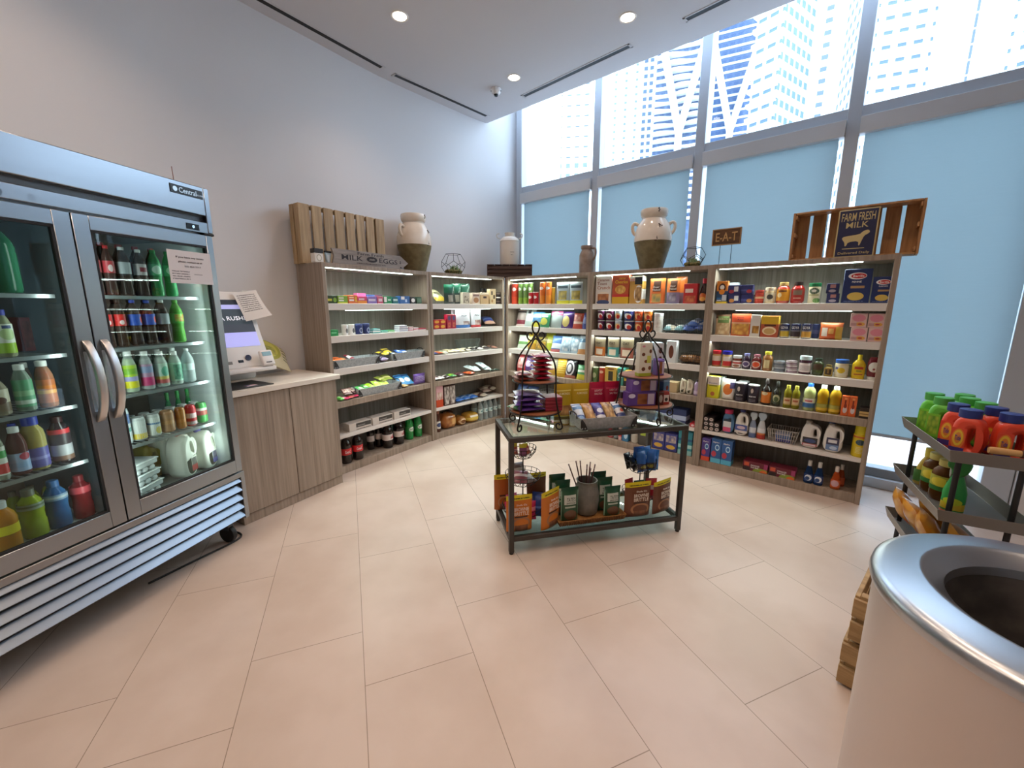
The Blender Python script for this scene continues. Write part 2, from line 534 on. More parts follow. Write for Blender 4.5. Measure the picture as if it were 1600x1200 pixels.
def wob(name, me): return struct(ob(name, me, None, (WF.o.x, WF.o.y, 0), (0, 0, WF.rot)))
for i, x in enumerate(MULL):
    w = .045 if i < 4 else .075
    wob('trim_%d' % (i + 1), bx(x - w, x + w, 0, .16, 0, 5.5, alu, .004))
wob('trim_6', bx(.06, 4.7, .01, .15, 2.93, 3.02, alu, .004))
wob('trim_7', bx(.06, 4.7, -.02, .16, 0, .085, alu, .004))
wob('trim_8', bx(.06, 4.7, .02, .14, .085, .16, alud, .004))
wob('wall_window', bx(4.70, 7.5, -.05, .25, 0, 5.6, white, 0))
gl = glass('#f6f8f8')
for i in range(4):
    a, c = MULL[i] + .045, MULL[i + 1] - .045
    wob('window_%d' % (i + 1), bx(a, c, .10, .108, 3.02, 5.5, gl, 0))
    wob('window_%d' % (i + 5), bx(a, c, .10, .108, .16, 2.93, gl, 0))
    e = bpy.data.objects.new('roller_blind', None); COL.objects.link(e); e.location = (WF.o.x, WF.o.y, 0); e.rotation_euler = (0, 0, WF.rot)
    tag(e, ['lowered translucent grey roller blind beside the room corner, behind the white milk can',
            'lowered translucent grey roller blind behind the jar on the middle back unit',
            'lowered translucent grey roller blind behind the small carved wooden word sign',
            'lowered translucent grey roller blind behind the wooden crate and the metal cart'][i], 'blind', 'grey roller blinds on the window wall')
    gp = .035
    ob('cassette', bx(a, c, -.035, .06, 2.81, 2.93, casm, .002), e)
    fb = bmesh.new(); bxadd(fb, a + gp, c - gp, .018, .0192, .46, 2.815); ob('fabric', fin(fb, fab, False), e)
    ob('bottom_bar', bx(a + gp, c - gp, .008, .03, .435, .46, alu, .004), e)
struct(ob('ground_outside', bx(-60, 90, 7.6, 200, -.5, -.12, pm('#b9bfc4', .9), 0)))
struct(ob('terrace_slab', bx(0, 7.5, .17, 6, -.3, -.01, pm('#c3c6c8', .8), 0), None, (WF.o.x, WF.o.y, 0), (0, 0, WF.rot)))

# ------------------------------------------------------------------ ceiling fittings
warm = '#ffe2bd'
disc = pm('#fff3e2', .5, emit=9); ringm = pm('#e6e2dc', .5); blk = pm('#15161a', .6)
DL = [(-.87, 3.665, 'warm round recessed downlight in the ceiling above the counter side'), (.90, 3.679, 'warm round recessed downlight in the ceiling near the window slots'), (.02, 4.54, 'warm round recessed downlight beside the white dome camera'),
      (.02, 2.6, 0), (.93, 1.75, 0), (-.95, 1.6, 0), (-1.8, 1.0, 0), (-.95, .2, 0), (1.85, 2.6, 0), (-1.85, 2.05, 0), (.02, .8, 0), (1.85, .8, 0), (.02, -1.0, 0)]
for i, (x, y, lab) in enumerate(DL):
    if lab:
        thing('downlight', lab, 'ceiling light', [('trim_ring', lathe([(.052, -.002), (.064, -.006), (.068, 0)], ringm, 28, cap=False)),
              ('lens', lathe([(.0001, -.003), (.052, -.003)], disc, 28, cap=False))], (x, y, CEIL - .0005), group='recessed downlights')
    else:
        struct(ob('ceiling_lens', lathe([(.0001, -.003), (.052, -.003)], disc, 28, cap=False), None, (x, y, CEIL - .0005)))
    ld = bpy.data.lights.new('downlight_lamp', 'SPOT'); ld.energy = 27 if lab else 44 if x < -.9 else 36; ld.color = lin('#ffdfc4')[:3]; ld.spot_size = radians(125); ld.spot_blend = .9; ld.shadow_soft_size = .06
    lo_ = bpy.data.objects.new('downlight_lamp', ld); COL.objects.link(lo_); lo_.location = (x, y, CEIL - .02)
for p, q, lab in [((-1.95, 3.35), (-1.228, 4.363), 'long black linear air slot beside the curved wall, nearer the fridge'), ((-1.139, 4.494), (-.303, 5.375), 'black linear air slot beside the curved wall, by the room corner'),
                  ((.13, 4.905), (1.012, 4.041), 'black linear air slot along the window edge of the ceiling, by the corner'), ((1.368, 3.701), (2.3, 2.75), 'black linear air slot along the window edge, cut by the picture top')]:
    p, q = Vector(p), Vector(q); l = (q - p).length; a = math.atan2(q.y - p.y, q.x - p.x); c = (p + q) / 2
    thing('air_slot', lab, 'air vent', [('frame', boxes([(-l / 2 - .02, l / 2 + .02, -.035, -.022, -.003, 0), (-l / 2 - .02, l / 2 + .02, .022, .035, -.003, 0), (-l / 2 - .02, -l / 2, -.035, .035, -.003, 0), (l / 2, l / 2 + .02, -.035, .035, -.003, 0)], ceilm, 0)),
                                        ('blade', bx(-l / 2, l / 2, -.022, .022, -.0015, 0, blk, 0))], (c.x, c.y, CEIL - .0005), (0, 0, a), 'linear air slots')
thing('dome_camera', 'small white dome security camera on the ceiling', 'security camera', [('housing', lathe([(.0001, -.055), (.03, -.052), (.048, -.035), (.055, -.01), (.055, 0)], pm('#e9e9e9', .4), 24)), ('lens', lathe([(.0001, -.073), (.016, -.069), (.024, -.055), (.024, -.045)], pm('#0b0c10', .1), 20)),
      ('screw', lathe([(.0001, -.03), (.005, -.03), (.005, -.02)], blk, 8), (.05, -.012, .0)), ('screw', lathe([(.0001, -.03), (.005, -.03), (.005, -.02)], blk, 8), (-.05, -.012, .0))], (-.166, 4.759, CEIL))

# ------------------------------------------------------------------ sky, sun and the towers across the street
w = bpy.data.worlds.new('world'); SC.world = w; w.use_nodes = True
bg = w.node_tree.nodes['Background']; bg.inputs[0].default_value = (.58, .73, .93, 1); bg.inputs[1].default_value = 7.0
sd = bpy.data.lights.new('sun', 'SUN'); sd.energy = 2; sd.angle = .01; sd.color = (1, .97, .92); so = bpy.data.objects.new('sun', sd); COL.objects.link(so)
so.rotation_euler = (radians(48), 0, radians(-35))


def facade(wall, win, fw, fh, ww, wh, rough=.6):
    """plain wall with a grid of windows in metres (object x / z)"""
    key = ('fac', wall, win, fw, fh, ww, wh)
    if key in MATS: return MATS[key]
    m, N, L, b = newmat(key)
    tc = N.new('ShaderNodeTexCoord'); sp = N.new('ShaderNodeSeparateXYZ'); L.new(tc.outputs['Object'], sp.inputs[0])
    ax = N.new('ShaderNodeMath'); L.new(sp.outputs[0], ax.inputs[0]); L.new(sp.outputs[1], ax.inputs[1])
    def cell(src, per, duty):
        d = N.new('ShaderNodeMath'); d.operation = 'DIVIDE'; L.new(src, d.inputs[0]); d.inputs[1].default_value = per
        f = N.new('ShaderNodeMath'); f.operation = 'FRACT'; L.new(d.outputs[0], f.inputs[0])
        l = N.new('ShaderNodeMath'); l.operation = 'LESS_THAN'; L.new(f.outputs[0], l.inputs[0]); l.inputs[1].default_value = duty / per; return l.outputs[0]
    mu = N.new('ShaderNodeMath'); mu.operation = 'MULTIPLY'; L.new(cell(ax.outputs[0], fw, ww), mu.inputs[0]); L.new(cell(sp.outputs[2], fh, wh), mu.inputs[1])
    mx = N.new('ShaderNodeMix'); mx.data_type = 'RGBA'; L.new(mu.outputs[0], mx.inputs[0]); mx.inputs[6].default_value = lin(wall); mx.inputs[7].default_value = lin(win)
    L.new(mx.outputs[2], b.inputs['Base Color']); b.inputs['Roughness'].default_value = rough
    return m


def azi(u, v):
    x, y = (u - 800) / FP, -(v - 600) / FP
    return math.atan2(x, CT + y * ST)


def tower(u0, u1, v, D, mat, label, hgt=150, yaw=0., deep=18, slabs=None, slabm=None, extra=None):
    k = 1.9; D, hgt, deep = D * k, hgt * k, deep * k
    if slabs: slabs = (slabs[0] * k, slabs[1] * k) + slabs[2:]
    a0, a1 = azi(u0, v), azi(u1, v); am = (a0 + a1) / 2; W = 2 * D * math.tan((a1 - a0) / 2)
    parts = [('body', bx(-W / 2, W / 2, 0, deep, 0, hgt, mat, 0))]
    if slabs:
        z0, z1, dz, out, wave = slabs; z = z0
        kk = 0
        while z < z1:
            bm = bmesh.new(); n = 14; top = []; bot = []
            for i in range(n + 1):
                t = i / n; y = -out * (1 + wave * sin(2 * pi * t * 1.3 + kk * .55)); top.append((-W / 2 + W * t, y))
            pts = top + [(W / 2, .5), (-W / 2, .5)]
            a = [bm.verts.new((x, y, z)) for x, y in pts]; b_ = [bm.verts.new((x, y, z + .9)) for x, y in pts]
            bm.faces.new(a); bm.faces.new(b_)
            for i in range(len(a)): bm.faces.new((a[i], a[(i + 1) % len(a)], b_[(i + 1) % len(a)], b_[i]))
            parts.append(('balcony', fin(bm, slabm, False))); z += dz; kk += 1
    if extra: parts += extra(W, k)
    thing('tower_block', label, 'building', parts, (D * sin(am), D * cos(am), -.1), (0, 0, -am + yaw), 'high-rise towers outside the windows')


wt = pm('#f2f4f5', .7)
def vee(zc, rise, rad):
    def f(W, k):
        out = []
        for sx in (-1, 1):
            out.append(('column', tubes([[(0, -3.4, (zc - 30) * k), (0, -3.4, zc * k), (sx * W * .47, -3.4, (zc + rise) * k), (sx * W * .49, -3.4, (zc + rise + 12) * k)]], rad, wt, 1)))
        return out
    return f
gls = '#6f8fb4'
tower(876, 921, 220, 84, facade('#e9eef0', '#667580', 3.0, 3.3, 1.5, 1.6), 'slim pale tower seen through the window pane by the room corner', slabs=(28, 84, 3.3, 1.0, 0), slabm=wt)
tower(940, 1008, 200, 130, facade('#f2f3f3', '#6d7a86', 5.2, 3.4, 1.3, 1.2), 'white tower with few windows in the second pane from the corner')
tower(998, 1024, 200, 118, facade('#dfe7ec', '#56697c', 2.6, 3.2, 1.6, 1.6), 'narrow bluish tower edge beside the slanted white column', deep=6)
tower(1022, 1104, 180, 96, facade('#566a86', '#44597a', 2.4, 3.4, 1.5, 2.2), 'blue glass tower with wavy white balconies and a slanted column', slabs=(18, 84, 2.6, 1.9, .5), slabm=wt, extra=vee(34, 19, 1.3), deep=8)
tower(1100, 1196, 130, 134, facade('#4f6485', '#405a80', 3.2, 3.6, 2.2, 2.7), 'blue glass tower with thin white lines and a forked white column', slabs=(36, 140, 3.6, .5, 0), slabm=wt, extra=vee(46, 27, 1.6), deep=8)
tower(1176, 1222, 80, 66, facade('#dfe8ee', '#586f88', 2.6, 3.2, 1.8, 1.6), 'pale blue balcony tower with sharp white balcony corners', slabs=(24, 120, 3.2, 1.6, 0), slabm=wt, yaw=-.5, hgt=130, deep=8)
tower(1224, 1350, 80, 88, facade('#f0f3f4', '#62727f', 6.4, 3.2, 1.7, 1.3), 'white tower with window columns in the third pane from the corner', hgt=130)
tower(1350, 1462, 60, 76, facade('#e6edf1', '#5c7086', 3.0, 3.1, 1.7, 1.5), 'white balcony tower in the pane above the wooden crate', slabs=(20, 100, 3.1, .9, 0), slabm=wt, yaw=.3, hgt=120, deep=10)
tower(1466, 1574, 60, 82, facade('#f5f6f6', '#62727f', 9.4, 3.3, .5, 2.9), 'plain white tower with one narrow window strip', hgt=120)
tower(1578, 1700, 60, 74, facade('#e6edf1', '#5c7086', 3.4, 3.1, 2.2, 1.5), 'pale balcony tower cut by the picture edge', slabs=(20, 90, 3.1, .9, 0), slabm=wt, hgt=120)
# ================================================================== SHELVING
lam = wood('#86776a', '#a89787', (42, 42, 1.1), .5)
lamb = wood('#78726a', '#989289', (42, 42, 1.1), .55)
shw = pm('#dcd6d1', .4); ledm = pm('#e8fff6', .5, emit=7)
HS = [1.515, 1.24, .957, .667, .36, .068]
UH, UD = 1.845, .38
JJ = Vector((-.869, 4.451)); a1 = radians(34)
U = {1: (Fr(JJ - Vector((sin(a1), cos(a1))) * 1.205, 34), 1.20), 2: (Fr(JJ, 43.3), 1.13),
     3: (Fr(R0 - RX * 3.615, RD), 1.20), 4: (Fr(R0 - RX * 2.412, RD), 1.205), 5: (Fr(R0 - RX * 1.207, RD), 1.207)}
UN = {1: 'counter-side unit', 2: 'left corner unit', 3: 'right corner unit', 4: 'middle back unit', 5: 'end unit'}
SN = ['top', 'second', 'third', 'fourth', 'fifth', 'bottom']
for k, (fr, w) in U.items():
    t = .033
    parts = [('side_panel', bx(0, t, 0, UD, 0, UH, lam)), ('side_panel', bx(w - t, w, 0, UD, 0, UH, lam)),
             ('top_panel', bx(t, w - t, 0, UD, UH - .036, UH, lam)), ('back_panel', bx(t, w - t, UD - .015, UD, .03, UH - .036, lamb)),
             ('plinth', bx(t, w - t, .012, UD - .02, 0, HS[5], lam))]
    for j in range(5):
        z = HS[j]; th = .03 if j == 4 else .056
        parts.append(('shelf', bx(t, w - t, .003, UD - .016, z - th, z, lam if j == 3 else shw), (0, 0, 0), None, None, 'thick taupe wood shelf' if j == 3 else 'white shelf'))
    parts.append(('light_strip', bx(t + .02, w - .2, .03, .045, UH - .042, UH - .036, ledm, 0)))
    parts.append(('light_strip', bx(t + .18, w - .22, .03, .042, HS[0] - .061, HS[0] - .056, pm('#e8fff6', .5, emit=4), 0)))
    if k == 3: parts.append(('corner_filler', bx(-.021, 0, .006, .03, 0, UH, lam)))
    lab = {1: 'taupe wood shelf unit beside the counter, stocked with gum and large soda bottles', 2: 'taupe wood shelf unit left of the corner, bread and water at its bottom',
           3: 'taupe wood shelf unit right of the corner, holding chip tubes and chip bags', 4: 'taupe wood shelf unit behind the table, cereal boxes on top shelf',
           5: 'taupe wood end shelf unit with pasta, jars and cleaning bottles'}[k]
    put(fr, 0, 0, 0, 'shelf_unit', lab, 'shelf unit', parts, group='taupe wood shelf units')
    for z, dy, l, e in ((UH - .046, .04, w - .3, 3.7), (HS[0] - .066, .04, w - .4, 1.7), (HS[1] - .062, .04, w - .2, 1.9), (HS[2] - .062, .04, w - .2, 1.7)):
        ad = bpy.data.lights.new('strip_lamp', 'AREA'); ad.shape = 'RECTANGLE'; ad.size = l; ad.size_y = .012; ad.energy = e; ad.color = (.86, 1, .93)
        ao = bpy.data.objects.new('strip_lamp', ad); COL.objects.link(ao); p = fr.at(w / 2 - .08, .05); ao.location = (p.x, p.y, z); ao.rotation_euler = (radians(-18), 0, fr.rot)

# ================================================================== COUNTER
CF = Fr((-1.8313, 2.628), 29.0); CW = .797
cm = pm('#e3dbd0', .3)
put(CF, 0, 0, 0, 'counter', 'taupe wood counter cabinet with cream stone top and two doors', 'counter', [
    ('body', bx(-.02, CW - .004, .022, .52, .07, .905, lam)), ('plinth', bx(-.02, CW - .004, .012, .5, 0, .07, lam)),
    ('door', bx(-.02, CW * .49 - .002, 0, .02, .075, .9, lam)), ('door', bx(CW * .49 + .002, CW - .004, 0, .02, .075, .9, lam)),
    ('countertop', bx(-.02, CW + .02, -.03, .53, .908, .945, cm, .003), (0, 0, 0), None, None, 'cream stone countertop')])
# kiosk
kw = pm('#e4e0dc', .35); kd = pm('#3b4048', .25); lav = pm('#9d9fd6', .3, emit=.5)
CZ = .945
scr = pr('#3e434c', [('b', .9, 1, '#2c3038'), ('b', .80, .89, '#a9aae0'), ('r', 0, .22, .80, .89, '#4b5058'), ('b', .47, .8, '#3b444b'), ('b', 0, .3, '#a6a7e4')], .15)
ms = N = None
sb = scr.node_tree.nodes['Principled BSDF']; sl = [l for l in scr.node_tree.links if l.to_socket == sb.inputs['Base Color']][0]
scr.node_tree.links.new(sl.from_socket, sb.inputs['Emission Color']); sb.inputs['Emission Strength'].default_value = .55
kx0 = .0; kx1 = CF.sx(427, 1.05, .12); KW = kx1 - kx0
tl_ = radians(-22)
put(CF, (kx0 + kx1) / 2, .13, CZ + .125, 'checkout_kiosk', 'white self-checkout kiosk with tilted screen on the counter', 'kiosk', [
    ('body', bx(-KW / 2, KW / 2, 0, .05, 0, .57, kw, .012, 3), (0, 0, 0), (tl_, 0, 0), [
        ('screen', bx(-KW / 2 + .02, KW / 2 - .035, -.002, .003, .155, .505, scr, 0)),
        ('screen_lettering', txt('IN A RUSH?', .030, KW * .62, pm('#e8e8f0', .4, emit=.5)), (-.01, -.0035, .365)),
        ('camera_strip', bx(-KW / 2 + .03, -KW / 2 + .12, -.002, .002, .53, .55, pm('#26282c', .3), 0)),
        ('scanner_window', bx(-.04, -.005, -.003, .002, .04, .06, pm('#1c1d22', .1), .001)),
        ('card_slot', bx(-KW / 2 + .02, -.08, -.003, .002, .035, .055, pm('#77736b', .3), 0)), ('fingerprint_window', lathe([(.0001, .0), (.018, .0), (.02, .004), (.02, .01)], pm('#241f3a', .1), 20), (.03, -.0, .07), (pi / 2, 0, 0))]),
    ('stand', bx(-KW / 2 + .05, KW / 2 - .05, .12, .24, -.1, .2, kw, .02, 2)),
    ('shelf_base', bx(-KW / 2, KW / 2, -.06, .10, -.03, .0, kw, .01, 2))])
put(CF, kx1 - .055, .06, CZ + .135, 'card_reader', 'white card reader with small screen on the kiosk corner', 'card reader', [
    ('body', bx(-.045, .045, 0, .03, 0, .115, kw, .012, 3), (0, 0, 0), (tl_, 0, 0), [('screen', bx(-.032, .032, -.002, .002, .07, .1, pm('#7fa3a8', .2), 0)), ('slot', bx(-.02, .02, -.002, .002, .02, .026, blk, 0))])])
pap = pr('#e6e1dc', [('t', .3, .92, .1, .85, '#8f8a88', 9)], .8)
def paper(w, h, curl, mat):
    bm = bmesh.new(); g = []
    for j in range(9):
        v = j / 8; g.append([bm.verts.new(((i / 8 - .5) * w, curl * (1 - v) ** 2 * (i / 8) * -1, (v - 1) * h)) for i in range(9)])
    for j in range(8):
        for i in range(8): bm.faces.new((g[j][i], g[j][i + 1], g[j + 1][i + 1], g[j + 1][i]))
    return fin(bm, mat)
put(CF, kx1 - .035, .315, CZ + .655, 'paper_notice', 'curled white paper notice taped to the kiosk top corner', 'paper', [('sheet', paper(.17, .22, .05, pap), (0, 0, 0), (tl_, radians(-8), 0)), ('tape', bx(-.02, .02, -.002, 0, -.02, .005, pm('#f0efe9', .5), 0))])
fl = pr('#e9e4e6', [('b', 0, .14, '#c96a72'), ('b', .28, .42, '#c96a72'), ('b', .56, .7, '#c96a72'), ('b', .84, 1, '#c96a72'), ('r', 0, .42, .45, 1, '#5b5f94')], .5)
fm = bx(-.035, .035, -.002, 0, 0, .045, fl, 0)
MX1 = CF.sx(427, .95, .03)
put(CF, .0, .0, CZ, 'scanner_mat', 'black scanning mat with flag sticker under the kiosk', 'mat', [('mat', bx(-.02, MX1, .02, .30, 0, .006, pm('#2a2c30', .45), .002)), ('flag_sticker', fm, (MX1 - .13, .055, .0065), (radians(-90), 0, 0))])
cb_ = pr('#cfc29b', [('b', .0, 1, '#c9bd98'), ('e', .32, .52, .34, .42, '#a8a53e'), ('e', .3, .5, .26, .32, '#c7c257'), ('n', .12, .48, .25, .6, '#d6c667', '#7c8a3c', 9), ('t', .2, .8, .7, .95, '#5c5846', 5)], .5)
put(CF, kx1 + .13, .30, CZ + .085, 'chip_bag', 'cream and yellow chip bag slumped behind the kiosk', 'bag', [('bag', pouch(.28, .10, .31, cb_, 'pillow', .5, 3))], tilt=(radians(-52), radians(28), 0))

# ================================================================== FRIDGE
FW, FZ0, FZ1 = 1.305, .15, 2.14
fd = Vector((sin(radians(13.5)), cos(radians(13.5))))
FF = Fr(Vector((-1.712, 2.463)) - fd * 1.292, 13.5)
ss = steel('#9aa0a6', .3, (2, 2, 60)); sd_ = steel('#9c9fa3', .36, (120, 2, 2)); rub = pm('#1b1c20', .7); inn = pm('#9aa3a6', .4)
FDP = .68
inw = pm('#c9d0d0', .35)
fr_parts = [
    ('cabinet_side', bx(0, .03, .03, FDP, FZ0, FZ1, ss)), ('cabinet_side', bx(FW - .03, FW, .03, FDP, FZ0, FZ1, ss)),
    ('cabinet_back', bx(.03, FW - .03, FDP - .03, FDP, FZ0, FZ1, pm('#5d6265', .5))), ('cabinet_top', bx(.03, FW - .03, .03, FDP - .03, 1.86, FZ1, ss)),
    ('cabinet_floor', bx(.03, FW - .03, .05, FDP - .03, FZ0, .505, inn)),
    ('header', bx(.0, FW - .03, .0, .03, 1.99, FZ1, ss, .004), (0, 0, 0), None, [
        ('logo_plate', bx(FW - .215, FW - .04, -.004, .0, 2.075, 2.118, pm('#1d2226', .4), .001)), ('logo_lettering', txt('Central', .026, .095, pm('#c9d2d6', .3, .6)), (FW - .125, -.0055, 2.096)),
        ('logo_mark', lathe([(.0001, 0), (.012, 0), (.012, .002)], pm('#c9d2d6', .3, .6), 16), (FW - .192, -.004, 2.096), (pi / 2, 0, 0)), ('logo_lettering', txt('EXCLUSIVE', .008, .04, pm('#c9d2d6', .3, .6)), (FW - .06, -.0055, 2.09))]),
    ('header_groove', bx(.0, FW - .03, .03, .05, 1.955, 1.99, pm('#6b6660', .5, .6))),
    ('control_rail', bx(.0, FW - .03, .0, .03, 1.895, 1.955, ss, .003), (0, 0, 0), None, [
        ('display', bx(FW - .155, FW - .085, -.003, .0, 1.905, 1.935, pm('#15191d', .2), 0)), ('display_digit', txt('0', .014, .011, pm('#9fd8ff', .3, emit=3)), (FW - .118, -.004, 1.92)),
        ('lock', lathe([(.0001, -.004), (.012, -.004), (.014, 0)], ss, 16), (.44, 0, 1.917), (pi / 2, 0, 0)), ('lock', lathe([(.0001, -.004), (.012, -.004), (.014, 0)], ss, 16), (.535, 0, 1.917), (pi / 2, 0, 0))]),
    ('corner_post', bx(FW - .03, FW, .0, .03, 1.90, FZ1, ss, .003)), ('hinge', bx(FW - .06, FW, -.004, .03, 1.886, 1.898, rub)),
    ('apron', bx(.0, FW - .02, .0, .03, .43, .465, sd_, .003)), ('louver_backing', bx(.02, FW - .03, .035, .05, .15, .43, pm('#2c3036', .5))),
    ('louver_post', bx(FW - .03, FW, .0, .04, .15, .465, sd_, .003)),
    ('mullion', bx(.628, .664, .05, FDP - .04, .505, 1.86, pm('#565e64', .5))), ('mullion', bx(.60, .69, .03, .05, .47, 1.87, rub)),
    ('inner_wall', bx(.03, .04, .05, FDP - .03, .505, 1.86, inw)), ('inner_wall', bx(FW - .04, FW - .03, .05, FDP - .03, .505, 1.86, inw)),
    ('inner_back', bx(.04, FW - .04, FDP - .04, FDP - .03, .505, 1.86, pm('#5c534c', .5)))]
for i in range(5):
    z = .405 - i * .058
    mt = Matrix.Translation((0, 0, z)) @ Matrix.Rotation(radians(50), 4, 'X')
    bm = bmesh.new(); bxadd(bm, .0, FW - .032, -.004, .042, -.002, .002, .001, 1, mt); fr_parts.append(('louver', fin(bm, steel('#858c94', .3, (120, 2, 2)))))
for x in (.08, FW - .08):
    for y in (.1, FDP - .08):
        fr_parts.append(('caster', lathe([(.02, -.014), (.055, -.014), (.058, 0), (.055, .014), (.02, .014)], pm('#17181b', .5), 20), (x, y, .058), (0, pi / 2, 0), [('fork', bx(-.095, -.03, -.025, .025, -.02, .02, pm('#50555a', .4, .8)), (0, 0, 0))]))
g2 = glass('#dfe9e6')
for k, (x0, x1) in enumerate(((.0, .645), (.650, 1.292))):
    gx0, gx1, gz0, gz1 = x0 + .06, x1 - .04 - .02 * (k == 0), .553, 1.825
    fr_parts.append(('door', boxes([(x0, gx0, 0, .028, .475, 1.885), (gx1, x1, 0, .028, .475, 1.885), (gx0, gx1, 0, .028, gz1, 1.885), (gx0, gx1, 0, .028, .475, gz0)], ss, .002), (0, -.002, 0), None, [
        ('gasket', boxes([(gx0, gx0 + .01, .002, .02, gz0, gz1), (gx1 - .01, gx1, .002, .02, gz0, gz1), (gx0, gx1, .002, .02, gz1 - .01, gz1), (gx0, gx1, .002, .02, gz0, gz0 + .01)], rub, 0)),
        ('glass_pane', bx(gx0, gx1, .010, .014, gz0, gz1, g2, 0)),
        ('handle', solid([(0, -.19), (-.03, -.15), (-.056, -.08), (-.064, 0), (-.056, .08), (-.03, .15), (0, .19), (0, .165), (-.018, .13), (-.036, .07), (-.041, 0), (-.036, -.07), (-.018, -.13), (0, -.165)], [], .03, .004, steel('#cbc8c6', .36), 1), (x1 - .03 if k == 0 else x0 + .032, -.001, 1.165), (0, 0, pi / 2)),
        ('handle_plate', bx((x1 - .045 if k == 0 else x0 + .017), (x1 - .015 if k == 0 else x0 + .047), -.0015, 0, 1.03, 1.30, steel('#c3cbd4', .25), .0005))]))
    for j, z in enumerate((1.55, 1.297, 1.065, .806)):
        mw = .018
        sh = boxes([(x0 + .05, x1 - .05, .09, .098, z - .02, z - .004), (x0 + .05, x1 - .05, .55, .556, z - .014, z - .004)] + [(x0 + .05 + q * .03, x0 + .053 + q * .03, .09, .55, z - .008, z - .003) for q in range(int((x1 - x0 - .1) / .03))], pm('#aab0b3', .35, .7), 0)
        fr_parts.append(('wire_shelf_grate', sh))
    for sx_, en in ((x0 + .07, 1.8), (x1 - .07, 2.4)):
        ad = bpy.data.lights.new('fridge_lamp', 'AREA'); ad.shape = 'RECTANGLE'; ad.size = .03; ad.size_y = 1.2; ad.energy = en * (1 if k else .55); ad.color = (.96, 1, .98)
        ao = bpy.data.objects.new('fridge_lamp', ad); COL.objects.link(ao); p = FF.at(sx_, .055); ao.location = (p.x, p.y, 1.19)
        tgt = FF.at((x0 + x1) / 2, .40); ao.rotation_euler = Vector((tgt.x - p.x, tgt.y - p.y, 0)).to_track_quat('-Z', 'Y').to_euler()
put(FF, 0, 0, 0, 'glass_door_fridge', 'tall stainless two-door glass merchandiser fridge full of drinks and milk', 'fridge', fr_parts)
put(FF, FW - .07, .12, FZ1, 'wire_clip', 'small dark clip with an upright wire on top of the fridge', 'clip', [('base', bx(-.03, .03, -.03, .02, 0, .012, pm('#33363a', .5))), ('wire', tubes([[(-.02, 0, .01), (-.022, 0, .10)]], .0018, pm('#8a5a4a', .5)))])
npap = pr('#d9d3d4', [('t', .12, .42, .05, .45, '#8b868a', 4), ('r', .55, .75, .28, .31, '#a9a4a6')], .8)
nx0, nx1 = FF.sx(262, 1.72), FF.sx(329, 1.7)
put(FF, (nx0 + nx1) / 2, -.004, 1.615, 'paper_notice', 'white typed paper notice stuck on the fridge door glass', 'paper', [('sheet', bx(-(nx1 - nx0) / 2, (nx1 - nx0) / 2, -.0012, 0, 0, .17, npap, 0)),
    ('lettering', txt('If you have any issues', .012, .15, pm('#4c484c', .6)), (0, -.002, .135)), ('lettering', txt('please contact us at', .012, .13, pm('#4c484c', .6)), (0, -.002, .112)), ('lettering', txt('305 854 2217', .009, .09, pm('#8c888c', .6)), (0.01, -.002, .09))], rz=radians(-1))
put(FF, .03, -.004, 1.34, 'paper_notice', 'white paper on the fridge door glass at the picture edge', 'paper', [('sheet', bx(-.0, .245, -.0012, 0, 0, .22, pr('#d9d3d4', [('t', .2, .8, .1, .9, '#a39ea2', 5)], .8), 0))])

# ================================================================== TABLE
TF = Fr((-.0156, 2.27), 77.0); TW, TD, TZ = 1.18, .442, .745
iron = pm('#4a4643', .45, .5); tg = glass('#e6efec')
q = .03
tp_ = [('leg', bx(x, x + q, y, y + q, .012, TZ - .03, iron)) for x in (0, TW - q) for y in (0, TD - q)]
tp_ += [('foot', lathe([(.012, 0), (.014, .004), (.012, .014)], pm('#22211f', .6), 14), (x + q / 2, y + q / 2, 0)) for x in (0, TW - q) for y in (0, TD - q)]
for z, n in ((TZ - .03, 'top_rail'), (.085, 'lower_rail')):
    tp_ += [(n, bx(q if n[0] == 'l' else 0, TW - (q if n[0] == 'l' else 0), 0, q, z, z + .03, iron)), (n, bx(q if n[0] == 'l' else 0, TW - (q if n[0] == 'l' else 0), TD - q, TD, z, z + .03, iron)),
            (n, bx(0, q, q, TD - q, z, z + .03, iron)), (n, bx(TW - q, TW, q, TD - q, z, z + .03, iron))]
tp_ += [('glass_top', bx(.02, TW - .02, .02, TD - .02, TZ, TZ + .005, tg, 0)), ('glass_shelf', bx(.02, TW - .02, .02, TD - .02, .116, .121, glass('#dde9ea'), 0))]
put(TF, 0, 0, 0, 'display_table', 'dark metal two-level display table with glass top and shelf', 'table', tp_)
TT, TL_ = TZ + .005, .121

